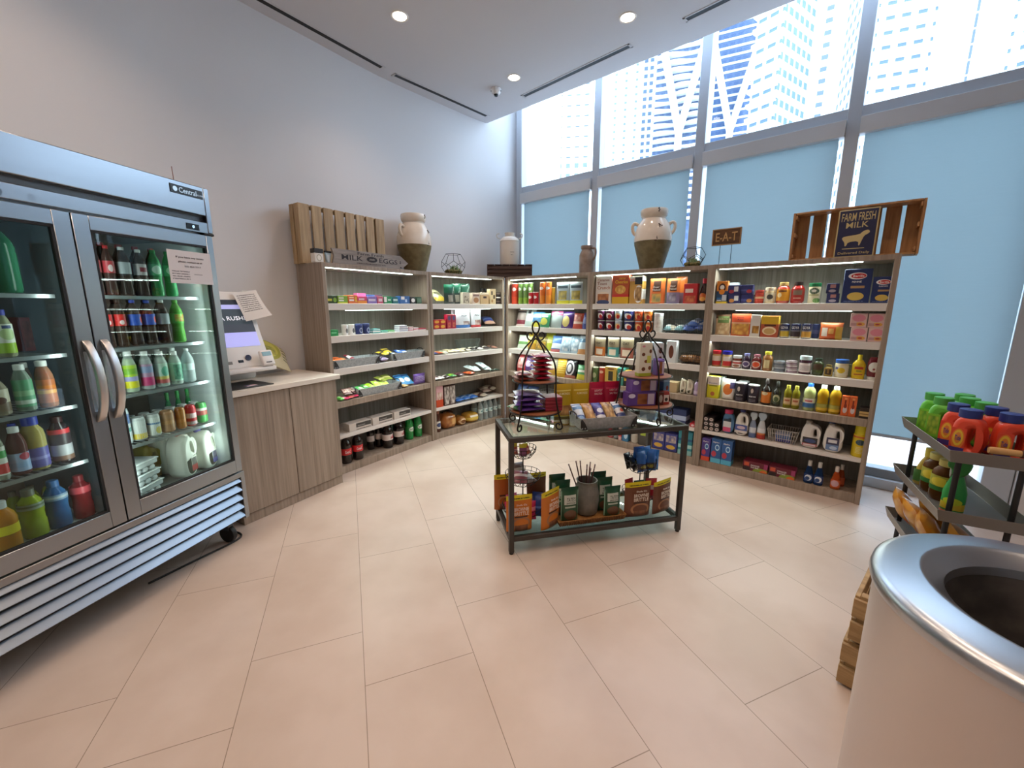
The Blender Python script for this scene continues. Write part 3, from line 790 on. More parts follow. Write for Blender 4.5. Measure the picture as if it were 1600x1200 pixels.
wpl = wood('#6e3c24', '#985a36', (3, 26, 26), .6)
def tier_rack(cx, cy, r1, r2, ph, lab):
    P = chaikin([(.008, .57), (.03, .535), (.08, .49), (.14, .41), (r1 + .012, .31), (r1 + .012, .2), (r2 + .012, .105), (r2 + .03, .055), (r2 + .045, .02), (r2 + .03, -.002 + .004), (r2 + .002, .004), (r2 - .004, .03), (r2 + .014, .042), (r2 + .026, .03)], 2, False)
    prt = []
    for k in range(4):
        a = ph + k * pi / 2
        prt.append(('leg', tubes([[(r * cos(a), r * sin(a), z) for r, z in P]], .0052, pm('#26211f', .45, .4))))
    lp = chaikin([(0, .57), (-.022, .6), (-.022, .635), (0, .66), (.022, .635), (.022, .6), (0, .57)], 2, False)
    prt.append(('top_loop', tubes([[(x, 0, z) for x, z in lp]], .0052, pm('#26211f', .45, .4), 2)))
    for sx in (-1, 1):
        sc_ = chaikin([(0, .55), (sx * .02, .535), (sx * .05, .545), (sx * .058, .575), (sx * .038, .59), (sx * .022, .575)], 2, False)
        prt.append(('scroll', tubes([[(x, 0, z) for x, z in sc_]], .0048, pm('#26211f', .45, .4))))
    for r, z in ((r1, .285), (r2, .095)):
        prt.append(('plate', lathe([(.001, z), (r - .01, z), (r, z + .004), (r, z + .010), (r - .006, z + .013), (.001, z + .013)], wpl, 40), (0, 0, 0), None, None, 'round brown wood plate'))
        prt.append(('ring', tubes([circ(r + .006, z + .004, 40)], .0042, pm('#26211f', .45, .4), 2, (0,))))
    put(TF, cx, cy, TT, 'tiered_stand', lab, 'tiered stand', prt, group='two-tier wrought-iron stands')
R1 = (.215, .215); R2 = (.985, .235)
tier_rack(*R1, .135, .155, radians(-48), 'black wrought-iron stand with two wood plates, stacked with red and purple packs')
tier_rack(*R2, .165, .185, radians(-92), 'black wrought-iron stand with two wood plates, stacked with purple boxes')
galv = mottled('#9da3a5', '#b2b7b9', 55, .45, .3); dk = pm('#37383b', .5, .4)
def galv_tray(fr, x0, x1, y, z, d, h, lab, group=None, rz=0, ends=True):
    w = x1 - x0; prt = [('tub', tray_m(w - .02, d - .02, h, .01, .003, galv))]
    for sx in (-1, 1):
        cr = [('corner_patch', solid([(0, 0), (.045, 0), (.04, .02), (.02, h * .75), (0, h)], [], .003, .0006, dk, 1), (-w / 2 + .004, -d / 2 - .002, .001), (0, 0, 0)),] if sx < 0 else \
             [('corner_patch', solid([(0, 0), (-.045, 0), (-.04, .02), (-.02, h * .75), (0, h)], [], .003, .0006, dk, 1), (w / 2 - .004, -d / 2 - .002, .001), (0, 0, 0))]
        cr[0] = cr[0] + ([('rivet', lathe([(.0001, -.003), (.004, -.002), (.005, 0)], galv, 8), (-sx * .010, -.002, .012), (pi / 2, 0, 0)), ('rivet', lathe([(.0001, -.003), (.004, -.002), (.005, 0)], galv, 8), (-sx * .028, -.002, .012), (pi / 2, 0, 0))],)
        prt += cr
        if ends: prt.append(('handle', tubes([chaikin([(sx * (w / 2 + .004), -d * .28, h - .012), (sx * (w / 2 + .004), -d * .24, h + .018), (sx * (w / 2 + .004), d * .24, h + .018), (sx * (w / 2 + .004), d * .28, h - .012)], 2, False)], .004, dk)))
    put(fr, (x0 + x1) / 2, y + d / 2, z, 'metal_tray', lab, 'tray', prt, rz=rz, group=group)

# ================================================================== CART
KF = Fr((1.86, 1.665), 119.0); KX, KY = .30, .625
kst = pm('#8b8884', .42, .6)
kp = []
for z in (.84, .567, .303):
    kp.append(('tray', tray_m(KX - .028, KY - .028, .056, .014, .003, kst), (KX / 2, KY / 2, z)))
for x in (.055, KX - .055):
    for y in (.055, KY - .055):
        kp.append(('leg', tubes([[(x, y, .03), (x, y, .845)]], .011, pm('#3c3d40', .4, .7))))
        kp.append(('foot', lathe([(.013, 0), (.015, .01), (.012, .035)], rub, 12), (x, y, 0)))
put(KF, 0, 0, 0, 'tray_cart', 'dark steel three-tray cart carrying detergent bottles beside the trash can', 'cart', kp)

# ================================================================== TRASH CAN
st = steel('#b3b0ad', .38, (3, 3, 3), 1.)
R = .322
can = lathe([(R - .012, 0), (R - .008, .01), (R - .008, .86), (R - .008, .866)], steel('#d9d0ca', .46, (90, 90, 2), .85), 72, cap=False)
rim = lathe([(R - .006, .862), (R, .864), (R + .003, .876), (R, .890), (R - .006, .896), (R - .013, .9), (R - .02, .9015), (.242, .909), (.238, .909), (.233, .907), (.226, .902), (.200, .884), (.196, .880), (.193, .86)], steel('#b7bcc2', .3, (2, 2, 2)), 72, cap=False)
thing('trash_can', 'large round brushed steel trash can with open funnel top', 'trash can', [('body', can), ('rim_ring', rim), ('base_plate', lathe([(.0001, .004), (R - .01, .004)], blk, 40, cap=False)),
    ('liner', lathe([(.0001, .25), (.18, .26), (.195, .866)], mottled('#4a4644', '#6b6460', 9, .5), 40, cap=False), (0, 0, 0), None, None, 'dark grey inner liner')], (1.123, .698, 0))

# crates stacked beside the can
cw_ = wood('#8a6a44', '#b08d60', (30, 30, 3), .6); cw2 = wood('#8f7049', '#bb9a6a', (3, 30, 30), .6)
def floor_crate(w, d, h, n, mat):
    prt = []; st_ = h / n
    for j in range(n):
        z0 = j * st_ + .012; z1 = (j + 1) * st_ - .012
        prt += [('slat', bx(-w / 2, w / 2, -d / 2, -d / 2 + .016, z0, z1, mat)), ('slat', bx(-w / 2, w / 2, d / 2 - .016, d / 2, z0, z1, mat)),
                ('end_slat', bx(-w / 2, -w / 2 + .016, -d / 2 + .017, d / 2 - .017, z0 + .01, z1 + .008, mat)), ('end_slat', bx(w / 2 - .016, w / 2, -d / 2 + .017, d / 2 - .017, z0 + .01, z1 + .008, mat))]
    for sx in (-1, 1):
        for sy in (-1, 1): prt.append(('corner_post', bx(sx * (w / 2 - .034) - .017, sx * (w / 2 - .034) + .017, sy * (d / 2 - .034) - .017, sy * (d / 2 - .034) + .017, 0, h, mat)))
    prt.append(('bottom_board', bx(-w / 2 + .017, w / 2 - .017, -d / 2 + .017, d / 2 - .017, .0, .012, mat)))
    return prt
KRF = Fr((1.30, 1.415), 139)
for z, lab, dx in ((0, 'slatted wooden crate on the floor behind the trash can, under another crate', 0), (.205, 'slatted wooden crate behind the trash can, topmost of its stack', .012)):
    put(KRF, .26 + dx, .16, z, 'wooden_crate', lab, 'crate', floor_crate(.5, .32, .2, 2, cw2), group='crates behind the trash can')
# ================================================================== THINGS ON TOP OF THE UNITS
TOP = UH
pal = wood('#9c8260', '#c4a77f', (34, 34, 2.2), .6); palx = wood('#85694a', '#b0926a', (2.2, 34, 34), .6)
brn = wood('#9a6c44', '#c4935f', (30, 30, 2.5), .6)
def upright_crate(fr, x0, x1, y, z, d, h, n, mat, lab, front, lean=0.):
    """a slatted crate standing on its long side; the slatted bottom faces the room (front) or the window"""
    w = x1 - x0; sw = w / n; prt = []; e = .02
    ys = (0, .016) if front else (d - .016, d)
    for k in range(n):
        prt.append(('slat', bx(-w / 2 + k * sw + (.0 if k == 0 else .011), -w / 2 + (k + 1) * sw - (.0 if k == n - 1 else .011), ys[0], ys[1], .0, h, mat)))
    yy = (ys[1], d) if front else (0, ys[0])
    m_ = (yy[1] - yy[0]) / 2
    for s in (-1, 1):
        x = s * (w / 2 - .010)
        for a, b in ((yy[0], yy[0] + m_ - .008), (yy[0] + m_ + .008, yy[1])): prt.append(('end_board', bx(x - .008, x + .008, a + .001, b, .0, h, mat)))
        for zz in (.02, h * .5, h - .05): prt.append(('cleat', bx(x - s * .009 - .012 * (s > 0) - 0 * s - (0 if s > 0 else 0), x - s * .009 + .012 * (s < 0), yy[0] + .001, yy[1] - .001, zz, zz + .03, mat)))
    for zz in (0.0, h - .014):
        prt.append(('side_board', bx(-w / 2 + .02, w / 2 - .02, yy[0] + .001, yy[1], zz, zz + .014, mat)))
    put(fr, (x0 + x1) / 2, y, z, 'wooden_crate', lab, 'crate', prt, tilt=(lean, 0, 0), group='wooden crates standing on the shelf units')
f1 = U[1][0]
upright_crate(f1, -.03, .83, .215, TOP, .14, .475, 8, pal, 'pale pallet-wood crate standing on its side behind the arrow sign', True)

a, b = f1.sx(492, 1.9, .05), f1.sx(506, 1.9, .05)
put(f1, (a + b) / 2, .085, TOP, 'tea_tin', 'small white tin with black lid on the counter-side unit', 'tin', [('tin', bx(-(b - a) / 2, (b - a) / 2, -.03, .03, 0, .075, pr('#e4ded6', [('e', .5, .5, .3, .36, '#b9b19b'), ('e', .5, .5, .2, .25, '#f1ece2')], .4), .004)), ('lid', bx(-(b - a) / 2 - .001, (b - a) / 2 + .001, -.031, .031, .0755, .11, pm('#2a221f', .5), .003))])
a, b = f1.sx(509, 1.9, .05), f1.sx(520, 1.9, .05)
put(f1, (a + b) / 2, .07, TOP, 'cream_tube', 'small pale blue tube standing next to the arrow sign', 'tube', [('tube', solid([(-.012, 0), (.012, 0), (.028, .085), (-.028, .085)], [], .02, .004, pr('#b8d0dc', [('r', .3, .7, .15, .8, '#dfe9ee')], .4), 0)), ('cap', bx(-.03, .03, -.012, .012, .0855, .1, blk))])
sgn = wood('#7d726b', '#9a8f87', (5, 40, 40), .6); ink = pm('#2f2a2e', .7)
sx0, sx1 = f1.sx(519, 1.9, .03), f1.sx(638, 1.9, .03); sw = sx1 - sx0; sh_ = .125
put(f1, (sx0 + sx1) / 2, .04, TOP, 'arrow_sign', 'weathered wood arrow sign reading MILK AND EGGS', 'sign', [
    ('board', solid([(-sw / 2, 0), (sw * .36, 0), (sw * .36, -.0), (sw * .385, .0), (sw / 2, sh_ / 2), (sw * .385, sh_), (-sw / 2, sh_), (-sw / 2 + .02, sh_ / 2)], [], .018, .001, sgn, 0), (0, 0, 0), None, [
        ('lettering', txt('MILK', .042, sw * .255, ink), (-sw * .265, -.0095, .062)), ('lettering', txt('EGGS', .042, sw * .255, ink), (sw * .205, -.0095, .062)),
        ('oval_badge', lathe([(.0001, 0), (.058, 0), (.058, .001)], ink, 28, 2, .42), (-sw * .02, -.0094, .062), (pi / 2, 0, 0)), ('lettering', txt('AND', .016, .06, pm('#a39890', .6)), (-sw * .02, -.011, .062)),
        ('lettering', txt('Farm Fresh', .024, sw * .34, ink), (-sw * .03, -.0095, .104)), ('lettering', txt('DIRECT FROM FARM TO YOU', .009, sw * .38, ink), (-.02, -.0095, .022)),
        ('dots', boxes([(sw * .37, sw * .385, -.0102, -.0092, z, z + .010) for z in (.052, .066)] , ink, 0)), ('plug', bx(sw * .37, sw * .395, -.0102, -.0092, .01, .022, ink, 0))])])

glz = mottled('#e3d6c4', '#eee4d6', 6, .09); olive = mottled('#6d6142', '#7d714f', 18, .55)
def big_jar(fr, u0, u1, vt, dep, rot, lab):
    xa, xb = fr.sx(u0, 2.0, dep), fr.sx(u1, 2.0, dep); x = (xa + xb) / 2; r = (xb - xa) / 2 * .97 * fr.ob(x, dep); h = fr.hz(x, vt, dep) - TOP
    zs = [(.56, 0), (.62, .015), (.78, .2), (.97, .42), (.99, .47)]
    zu = [(.995, .47), (1.0, .52), (.97, .62), (.86, .73), (.7, .81), (.62, .845), (.62, .87), (.68, .89), (.72, .93), (.73, .97), (.70, 1.0), (.62, .995), (.55, .93), (.5, .85)]
    prt = [('dipped_base', lathe([(a * r, b * h) for a, b in zs], olive, 40), (0, 0, 0), None, None, 'unglazed olive brown base'),
           ('glazed_body', lathe([(a * r * 1.004, b * h) for a, b in zu], glz, 40, cap=False), (0, 0, 0), None, None, 'glossy cream glaze')]
    for s in (-1, 1):
        p = chaikin([(s * r * .80, 0, h * .76), (s * r * 1.02, 0, h * .80), (s * r * 1.14, 0, h * .74), (s * r * 1.08, 0, h * .64), (s * r * .93, 0, h * .6)], 2, False)
        prt.append(('handle', tubes([p], .016, glz, 3)))
    rn = random.Random(3)
    chips = []
    for cx, cz, n in ((.35, .70, 6), (.25, .96, 4), (.1, .49, 5)):
        for _ in range(n):
            a_ = cx + rn.uniform(-.09, .09); z = (cz + rn.uniform(-.035, .035)) * h
            rr = r * (.985 if cz < .6 else .9 if cz < .8 else .735) * 1.0
            chips.append((rr * sin(a_) - .006, rr * sin(a_) + .006, -rr * cos(a_) - .003, -rr * cos(a_) + .004, z - .004, z + .005))
    prt.append(('glaze_chip_spots', boxes(chips, pm('#4a3a2c', .7), .001)))
    put(fr, x, dep, TOP, 'ceramic_jar', lab, 'jar', prt, rz=rot, group='two-handled cream and olive jars')
big_jar(f1, 619, 675, 336, .19, .05, 'two-handled cream and olive ceramic jar beside the arrow sign')
big_jar(U[4][0], 989, 1050, 328, .17, .45, 'two-handled cream and olive ceramic jar between stoneware jug and small terrarium')

def terrarium(fr, u0, u1, vt, dep, lab):
    xa, xb = fr.sx(u0, 1.9, dep), fr.sx(u1, 1.9, dep); x = (xa + xb) / 2; R_ = (xb - xa) / 2 * 1.06 * fr.ob(x, dep)
    g = (1 + sqrt(5)) / 2
    V = [Vector(v) for v in [(a, b, c) for a in (-1, 1) for b in (-1, 1) for c in (-1, 1)] + [(0, a / g, b * g) for a in (-1, 1) for b in (-1, 1)] + [(a / g, b * g, 0) for a in (-1, 1) for b in (-1, 1)] + [(b * g, 0, a / g) for a in (-1, 1) for b in (-1, 1)]]
    n = Vector((0, 1 / g, g)) + Vector((0, -1 / g, g)) + Vector((1, 1, 1)) + Vector((1, -1, 1)) + Vector((g, 0, 1 / g))
    q = n.rotation_difference(Vector((0, 0, -1))); V = [q @ v for v in V]
    k = R_ / max(abs(v.x) for v in V); zmin = min(v.z for v in V); V = [Vector((v.x * k, v.y * k, (v.z - zmin) * k)) for v in V]
    el = 2 / g * k
    ed = [(i, j) for i in range(20) for j in range(i) if abs((V[i] - V[j]).length - el) < .05 * el]
    wr = tubes([[tuple(V[i]), tuple(V[j])] for i, j in ed], .0026, pm('#2b2a29', .4, .6), 1)
    zt = max(v.z for v in V)
    fl_ = sorted(V, key=lambda v: v.z)[:5]; rb = max(Vector((v.x, v.y)).length for v in fl_)
    bmn = bmesh.new(); rn = random.Random(5)
    for _ in range(38):
        a_ = rn.uniform(0, 6.28); r0 = rn.uniform(0, rb * .9); l = rn.uniform(.3, .75) * zt * .45
        o = Vector((r0 * cos(a_), r0 * sin(a_), zt * .2)); d_ = Vector((rn.uniform(-.5, .5), rn.uniform(-.5, .5), 1)).normalized(); s_ = d_.cross(Vector((cos(a_), sin(a_), 0.1))).normalized() * .007
        vs = [bmn.verts.new(c) for c in (o - s_, o + s_, o + d_ * l * .6 + s_ * .8, o + d_ * l, o + d_ * l * .6 - s_ * .8)]; bmn.faces.new(vs)
    put(fr, x, dep, TOP, 'terrarium', lab, 'terrarium', [('wire_frame', wr), ('moss_bed', lathe([(rb * .95, .004), (rb * 1.18, zt * .16), (rb * 1.0, zt * .24), (.001, zt * .27)], mottled('#4d5b33', '#8b7a4a', 60, .9), 20)), ('succulent_leaves', fin(bmn, mottled('#5d7a4c', '#94a878', 30, .6), False)),
        ('pebbles', boxes([(rb * .4, rb * 1.0, -rb * .5, rb * .2, zt * .2, zt * .33)], mottled('#7c6b52', '#a08c6c', 40, .9), .01))], rz=.3, group='geometric wire terrariums')
terrarium(U[2][0], 690, 726, 393, .15, 'wire terrarium with green succulents on the left corner unit')
terrarium(U[4][0], 1064, 1101, 385, .12, 'wire terrarium with dark moss beside the large jar on middle back unit')

# dark crate with the milk can at the corner
f3 = U[3][0]
dw = wood('#3f2c26', '#5c443a', (3, 30, 30), .55)
CC = Fr((-.03, 5.398), 90)
prt = []
cw3 = .56
for j in range(3): prt += [('slat', bx(-cw3 / 2, cw3 / 2, -.12, -.107, .002 + j * .046, .041 + j * .046, dw)), ('slat', bx(-cw3 / 2, cw3 / 2, .107, .12, .002 + j * .046, .041 + j * .046, dw))]
for s in (-1, 1): prt.append(('end_panel', bx(s * cw3 / 2 - (.013 if s > 0 else 0), s * cw3 / 2 + (0 if s > 0 else .013), -.106, .106, 0, .138, dw)))
for k in range(6): prt.append(('top_slat', bx(-cw3 / 2 + k * .0945, -cw3 / 2 + .088 + k * .0945, -.12, .12, .141, .153, dw)))
put(CC, 0, 0, TOP, 'wooden_crate', 'low dark brown slatted crate under the white milk can', 'crate', prt)
cream = pm('#e2d9cc', .35); iw = pm('#efe9e0', .25)
mp_ = CC.at(-.0, .02); MR = .122; MH = .39
hs = []
for s in (-1, 1): hs.append(('handle', tubes([chaikin([(s * MR * .98, 0, MH * .83), (s * MR * 1.3, 0, MH * .86), (s * MR * 1.34, 0, MH * .97), (s * MR * 1.05, 0, MH * .98)], 2, False)], .007, iw)))
put(CC, 0, .02, TOP + .153, 'milk_can', 'white ceramic milk can standing on the dark crate', 'milk can', [
    ('body', lathe([(MR * .98, 0), (MR, .006), (MR, MH * .72), (MR * .99, MH * .73)], cream, 36)), ('shoulder', lathe([(MR * 1.02, MH * .73), (MR * 1.03, MH * .745), (MR * .9, MH * .82), (MR * .62, MH * .88)], iw, 36)),
    ('neck', lathe([(MR * .5, MH * .87), (MR * .5, MH * .97), (MR * .54, MH), (MR * .45, MH)], cream, 30)),
    ('lettering', txt('FARM FRESH', .012, .055, pm('#8e8578', .6), MR), (.03, -MR - .0012, MH * .38)), ('lettering', txt('MILK', .010, .03, pm('#8e8578', .6), MR), (.03, -MR - .0012, MH * .3))] + hs)

# stoneware jug
xa, xb = f3.sx(905, 1.95, .15), f3.sx(928, 1.95, .15); xj = (xa + xb) / 2; jr = (xb - xa) / 2 * f3.ob(xj, .15); jh = f3.hz(xj, 384, .15) - TOP
stn = mottled('#8d7b70', '#a08f83', 14, .4)
put(f3, xj, .15, TOP, 'stoneware_jug', 'brownish grey stoneware jug with one handle behind the cereal boxes', 'jug', [('body', lathe([(jr * .95, 0), (jr, .01), (jr, jh * .64), (jr * .93, jh * .72), (jr * .72, jh * .82), (jr * .7, jh * .86), (jr * .82, jh * .9), (jr * .84, jh * .97), (jr * .78, jh), (jr * .6, jh * .98), (jr * .55, jh * .85)], stn, 30)),
    ('handle', tubes([chaikin([(jr * .78, 0, jh * .9), (jr * 1.35, 0, jh * .9), (jr * 1.45, 0, jh * .66), (jr * 1.0, 0, jh * .45)], 2, False)], .011, stn))])

# EAT sign
f5 = U[5][0]; D_ = .07
xa, xb = f5.sx(1112, 2.0, D_), f5.sx(1157, 2.0, D_); xe = (xa + xb) / 2; ew = xb - xa; ez0 = f5.hz(xe, 383, D_) - TOP; ez1 = f5.hz(xe, 357, D_) - TOP
eh = ez1 - ez0; bnd = wood('#4a3220', '#6b4a30', (3, 30, 30), .6); tan_ = pm('#c39a63', .6)
put(f5, xe, D_, TOP, 'carved_sign', 'small wooden sign carved EAT on two wire stakes', 'sign', [
    ('plaque', bx(-ew / 2, ew / 2, -.006, .006, ez0, ez1, bnd, .002)), ('frame', boxes([(-ew / 2, ew / 2, -.011, -.006, ez0, ez0 + .009), (-ew / 2, ew / 2, -.011, -.006, ez1 - .009, ez1), (-ew / 2, -ew / 2 + .009, -.011, -.006, ez0 + .009, ez1 - .009), (ew / 2 - .009, ew / 2, -.011, -.006, ez0 + .009, ez1 - .009)], pm('#a27c52', .6), .001)),
    ('lettering', txt('E-A-T', eh * .52, ew * .74, tan_, depth=.002), (0, -.0085, ez0 + eh * .5)), ('stake', tubes([[(-ew * .2, .002, .006), (-ew * .2, .002, ez0 + .01)]], .0025, blk)), ('stake', tubes([[(ew * .2, .002, .006), (ew * .2, .002, ez0 + .01)]], .0025, blk)),
    ('base_bar', bx(-ew * .32, ew * .32, -.03, .03, 0, .006, pm('#8a7a6c', .5)))])
# crate with the milk sign
D_ = .10
xa, xb = f5.sx(1238, 2.1, D_), f5.sx(1446, 2.1, D_)
upright_crate(f5, xa, xb, .08, TOP, .15, .36, 7, brn, 'brown slatted crate standing on its side behind the blue milk sign', False)
D_ = .055
xa, xb = f5.sx(1306, 2.0, D_), f5.sx(1370, 2.0, D_); xm = (xa + xb) / 2; mw = xb - xa; mh = f5.hz(xm, 325, D_) - TOP - .004
navy = pm('#262a4c', .45); gold = pm('#c9b682', .5)
cow = [(-.36, .30), (-.30, .34), (.10, .36), (.16, .42), (.3, .46), (.36, .40), (.30, .36), (.22, .33), (.17, .22), (.13, .12), (.10, .12), (.09, .22), (-.18, .21), (-.22, .12), (-.26, .12), (-.27, .2), (-.33, .26)]
put(f5, xm, D_, TOP + .002, 'milk_sign', 'dark blue sign reading FARM FRESH MILK leaning in the brown crate', 'sign', [
    ('panel', bx(-mw / 2, mw / 2, -.004, .004, 0, mh, gold, .002)), ('blue_field', bx(-mw / 2 + .008, mw / 2 - .008, -.0055, -.004, .008, mh - .008, navy, 0)),
    ('lettering', txt('FARM FRESH', mh * .17, mw * .82, gold), (0, -.0065, mh * .84)), ('lettering', txt('MILK', mh * .12, mw * .55, gold), (0, -.0065, mh * .67)), ('lettering', txt('Delivered Daily', mh * .065, mw * .78, gold), (0, -.0065, mh * .08)),
    ('cow_silhouette', solid([(x * mw * .95, z * mh * .95 + mh * .12) for x, z in cow], [], .0014, .0002, gold, 1), (0, -.0062, 0)), ('ground_line', bx(-mw * .3, mw * .25, -.0066, -.0056, mh * .17, mh * .185, gold, 0))], tilt=(radians(-3), 0, 0))
# ================================================================== GOODS: one function per kind of pack, width w, depth d, height h
def T(texts, y, bend=0.):
    out = []
    for t in texts or ():
        s, u, v, hh, ww, col = t
        out.append((s, u, v, hh, ww, col))
    return out


def letter(texts, w, h, y, z0=0., hh=None, bend=0.):
    out = []; hh = hh or h
    for s, u, v, th_, tw, col in texts or ():
        out.append(('lettering', txt(s, th_ * hh, tw * w, pm(col, .5), bend), ((u - .5) * w if not bend else 0, y, z0 + v * hh), (0, 0, (u - .5) * w / bend if bend else 0)))
    return out


def k_box(w, d, h, base, ly, tx, kw):
    m = pr(base, ly, kw.get('rough', .42), kw.get('coat', 0))
    kids = letter(tx, w, h, -d / 2 - .0006)
    if not kw.get('plain'):
        fl_ = pm(kw.get('top', base), .5)
        kids.append(('end_flap', bx(-w / 2 + .001, w / 2 - .001, -d / 2 + .002, d / 2 - .002, h, h + .0012, fl_, 0)))
    return 'carton', 'box', [('carton', box_m(w, d, h, m, .0015), (0, 0, 0), None, kids)] if kids else [('carton', box_m(w, d, h, m, .0015))]


def k_bag(w, d, h, base, ly, tx, kw):
    m = pr(base, ly, kw.get('rough', .3), kw.get('coat', .3))
    me = pouch(w, d, h, m, kw.get('form', 'stand'), kw.get('wav', .35), kw.get('seed', 1))
    dy = -d / 2 * kw.get('ty', .93) - .001
    kids = letter(tx, w, h, dy)
    if kw.get('seal'): kids.append(('top_seal', bx(-w * .495, w * .495, -.0015, .0015, h * .965, h * 1.0, pm(kw['seal'], .4), 0)))
    return 'bag', 'bag', [('bag', me, (0, 0, 0), None, kids)]


def sleeve(prof_r, z0, z1, m, seg=24, n=2, sy=1):
    return lathe([(prof_r, z0), (prof_r, z1)], m, seg, n, sy, cap=False)


def lathe_kind(name, cat, prof, lab=None, capz=None, n=2, sy=1., bodykw=None, capn=2):
    """prof in units of radius/height; lab=(z0,z1,r) sleeve; capz=(z0,z1,r)"""
    def f(w, d, h, base, ly, tx, kw):
        r = w / 2
        bm_ = clear(kw['clear'], .28, .07) if 'clear' in kw else pm(base, kw.get('rough', .2), coat=.2)
        if 'print' in kw: bm_ = pr(base, kw['print'], .35)
        kids = []
        prt = [('body', lathe([(a * r, b * h) for a, b in prof], bm_, kw.get('seg', 22), n, sy))]
        if 'fill' in kw:          # the drink inside a see-through bottle
            prt.append(('contents', lathe([(a * r * .93, b * h * .995 + .002) for a, b in prof if b <= kw.get('fz', .86)], pm(kw['fill'], .25), 18, n, sy)))
        if lab and (ly or tx or 'label' in kw):
            z0, z1, lr = lab
            z0, z1 = kw.get('lz', (z0, z1))
            lk = letter(tx, w, h, -lr * r * sy - .0008, z0 * h, (z1 - z0) * h, lr * r if (n == 2 and sy == 1) else 0)
            prt.append(('label', sleeve(lr * r, z0 * h, z1 * h, pr(kw.get('label', base), ly, .4), 24, n, sy), (0, 0, 0), None, lk))
        elif tx:
            prt += letter(tx, w, h, -r * 1.01 * sy - .0008, 0, h, r * 1.01 if n == 2 and sy == 1 else 0)
        if capz:
            z0, z1, cr = capz
            prt.append(('cap', lathe([(cr * r * .98, z0 * h), (cr * r, z0 * h + .1 * (z1 - z0) * h), (cr * r, z1 * h * .99), (cr * r * .9, z1 * h)], pm(kw.get('cap', '#e8e8e8'), .4), 18, capn, sy if capn > 2 else 1)))
        return kw.get('name', name), cat, prt
    return f


P_SODA2 = [(.6, 0), (.93, .012), (1, .05), (1, .56), (.97, .6), (.99, .64), (.9, .73), (.66, .83), (.38, .9), (.26, .925), (.26, .955)]
P_SODA20 = [(.75, 0), (.97, .02), (1, .07), (.96, .2), (.88, .34), (.92, .42), (1, .47), (1, .68), (.86, .78), (.55, .87), (.38, .92), (.36, .95)]
P_JUICE = [(.85, 0), (1, .03), (1, .18), (.95, .22), (1, .26), (1, .60), (.93, .70), (.72, .80), (.52, .87), (.5, .9)]
P_WATER = [(.85, 0), (1, .03), (1, .1), (.96, .12), (1, .14), (1, .26), (.96, .28), (1, .30), (1, .62), (.9, .72), (.55, .85), (.36, .91), (.34, .94)]
P_JAR = [(.9, 0), (1, .04), (1, .70), (.95, .78), (.86, .82)]
P_CAN = [(.88, 0), (.96, .015), (.98, .03), (1, .045), (1, .955), (.97, .97), (.97, .985), (.93, 1.0), (.9, .985), (0.001, .98)]
P_BEER = [(.72, 0), (.8, .01), (1, .07), (1, .88), (.93, .94), (.83, .985), (.84, 1.0), (.78, .985), (.001, .98)]
P_TUBE = [(.97, 0), (1, .01), (1, .96)]
P_WINE = [(.94, 0), (1, .015), (1, .52), (.9, .6), (.5, .69), (.36, .74), (.33, .8), (.33, .97)]
P_OIL = [(.9, 0), (1, .03), (1, .32), (.93, .36), (.93, .5), (1, .56), (1, .66), (.85, .76), (.55, .84), (.45, .88)]
P_SOAP = [(.86, 0), (1, .05), (.98, .3), (.8, .5), (.62, .64), (.46, .72), (.36, .78)]
P_MUST = [(.92, 0), (1, .03), (.96, .3), (1, .5), (.98, .62), (.72, .72), (.5, .78), (.5, .8)]
P_KET = [(.55, .13), (.85, .14), (.98, .2), (1, .5), (.96, .8), (.8, .97), (.6, 1.0)]
P_SPRAY = [(.95, 0), (1, .01), (1, .68), (.92, .715), (.9, .72)]
P_CUP = [(.82, 0), (.84, .02), (1, .9), (1.03, .91), (1.03, .95)]
P_SYR = [(.95, 0), (1, .03), (.98, .35), (.8, .52), (.5, .7), (.4, .78), (.42, .82)]
P_GLASSJ = [(.88, 0), (1, .06), (1, .62), (.9, .74), (.62, .82), (.6, .86)]
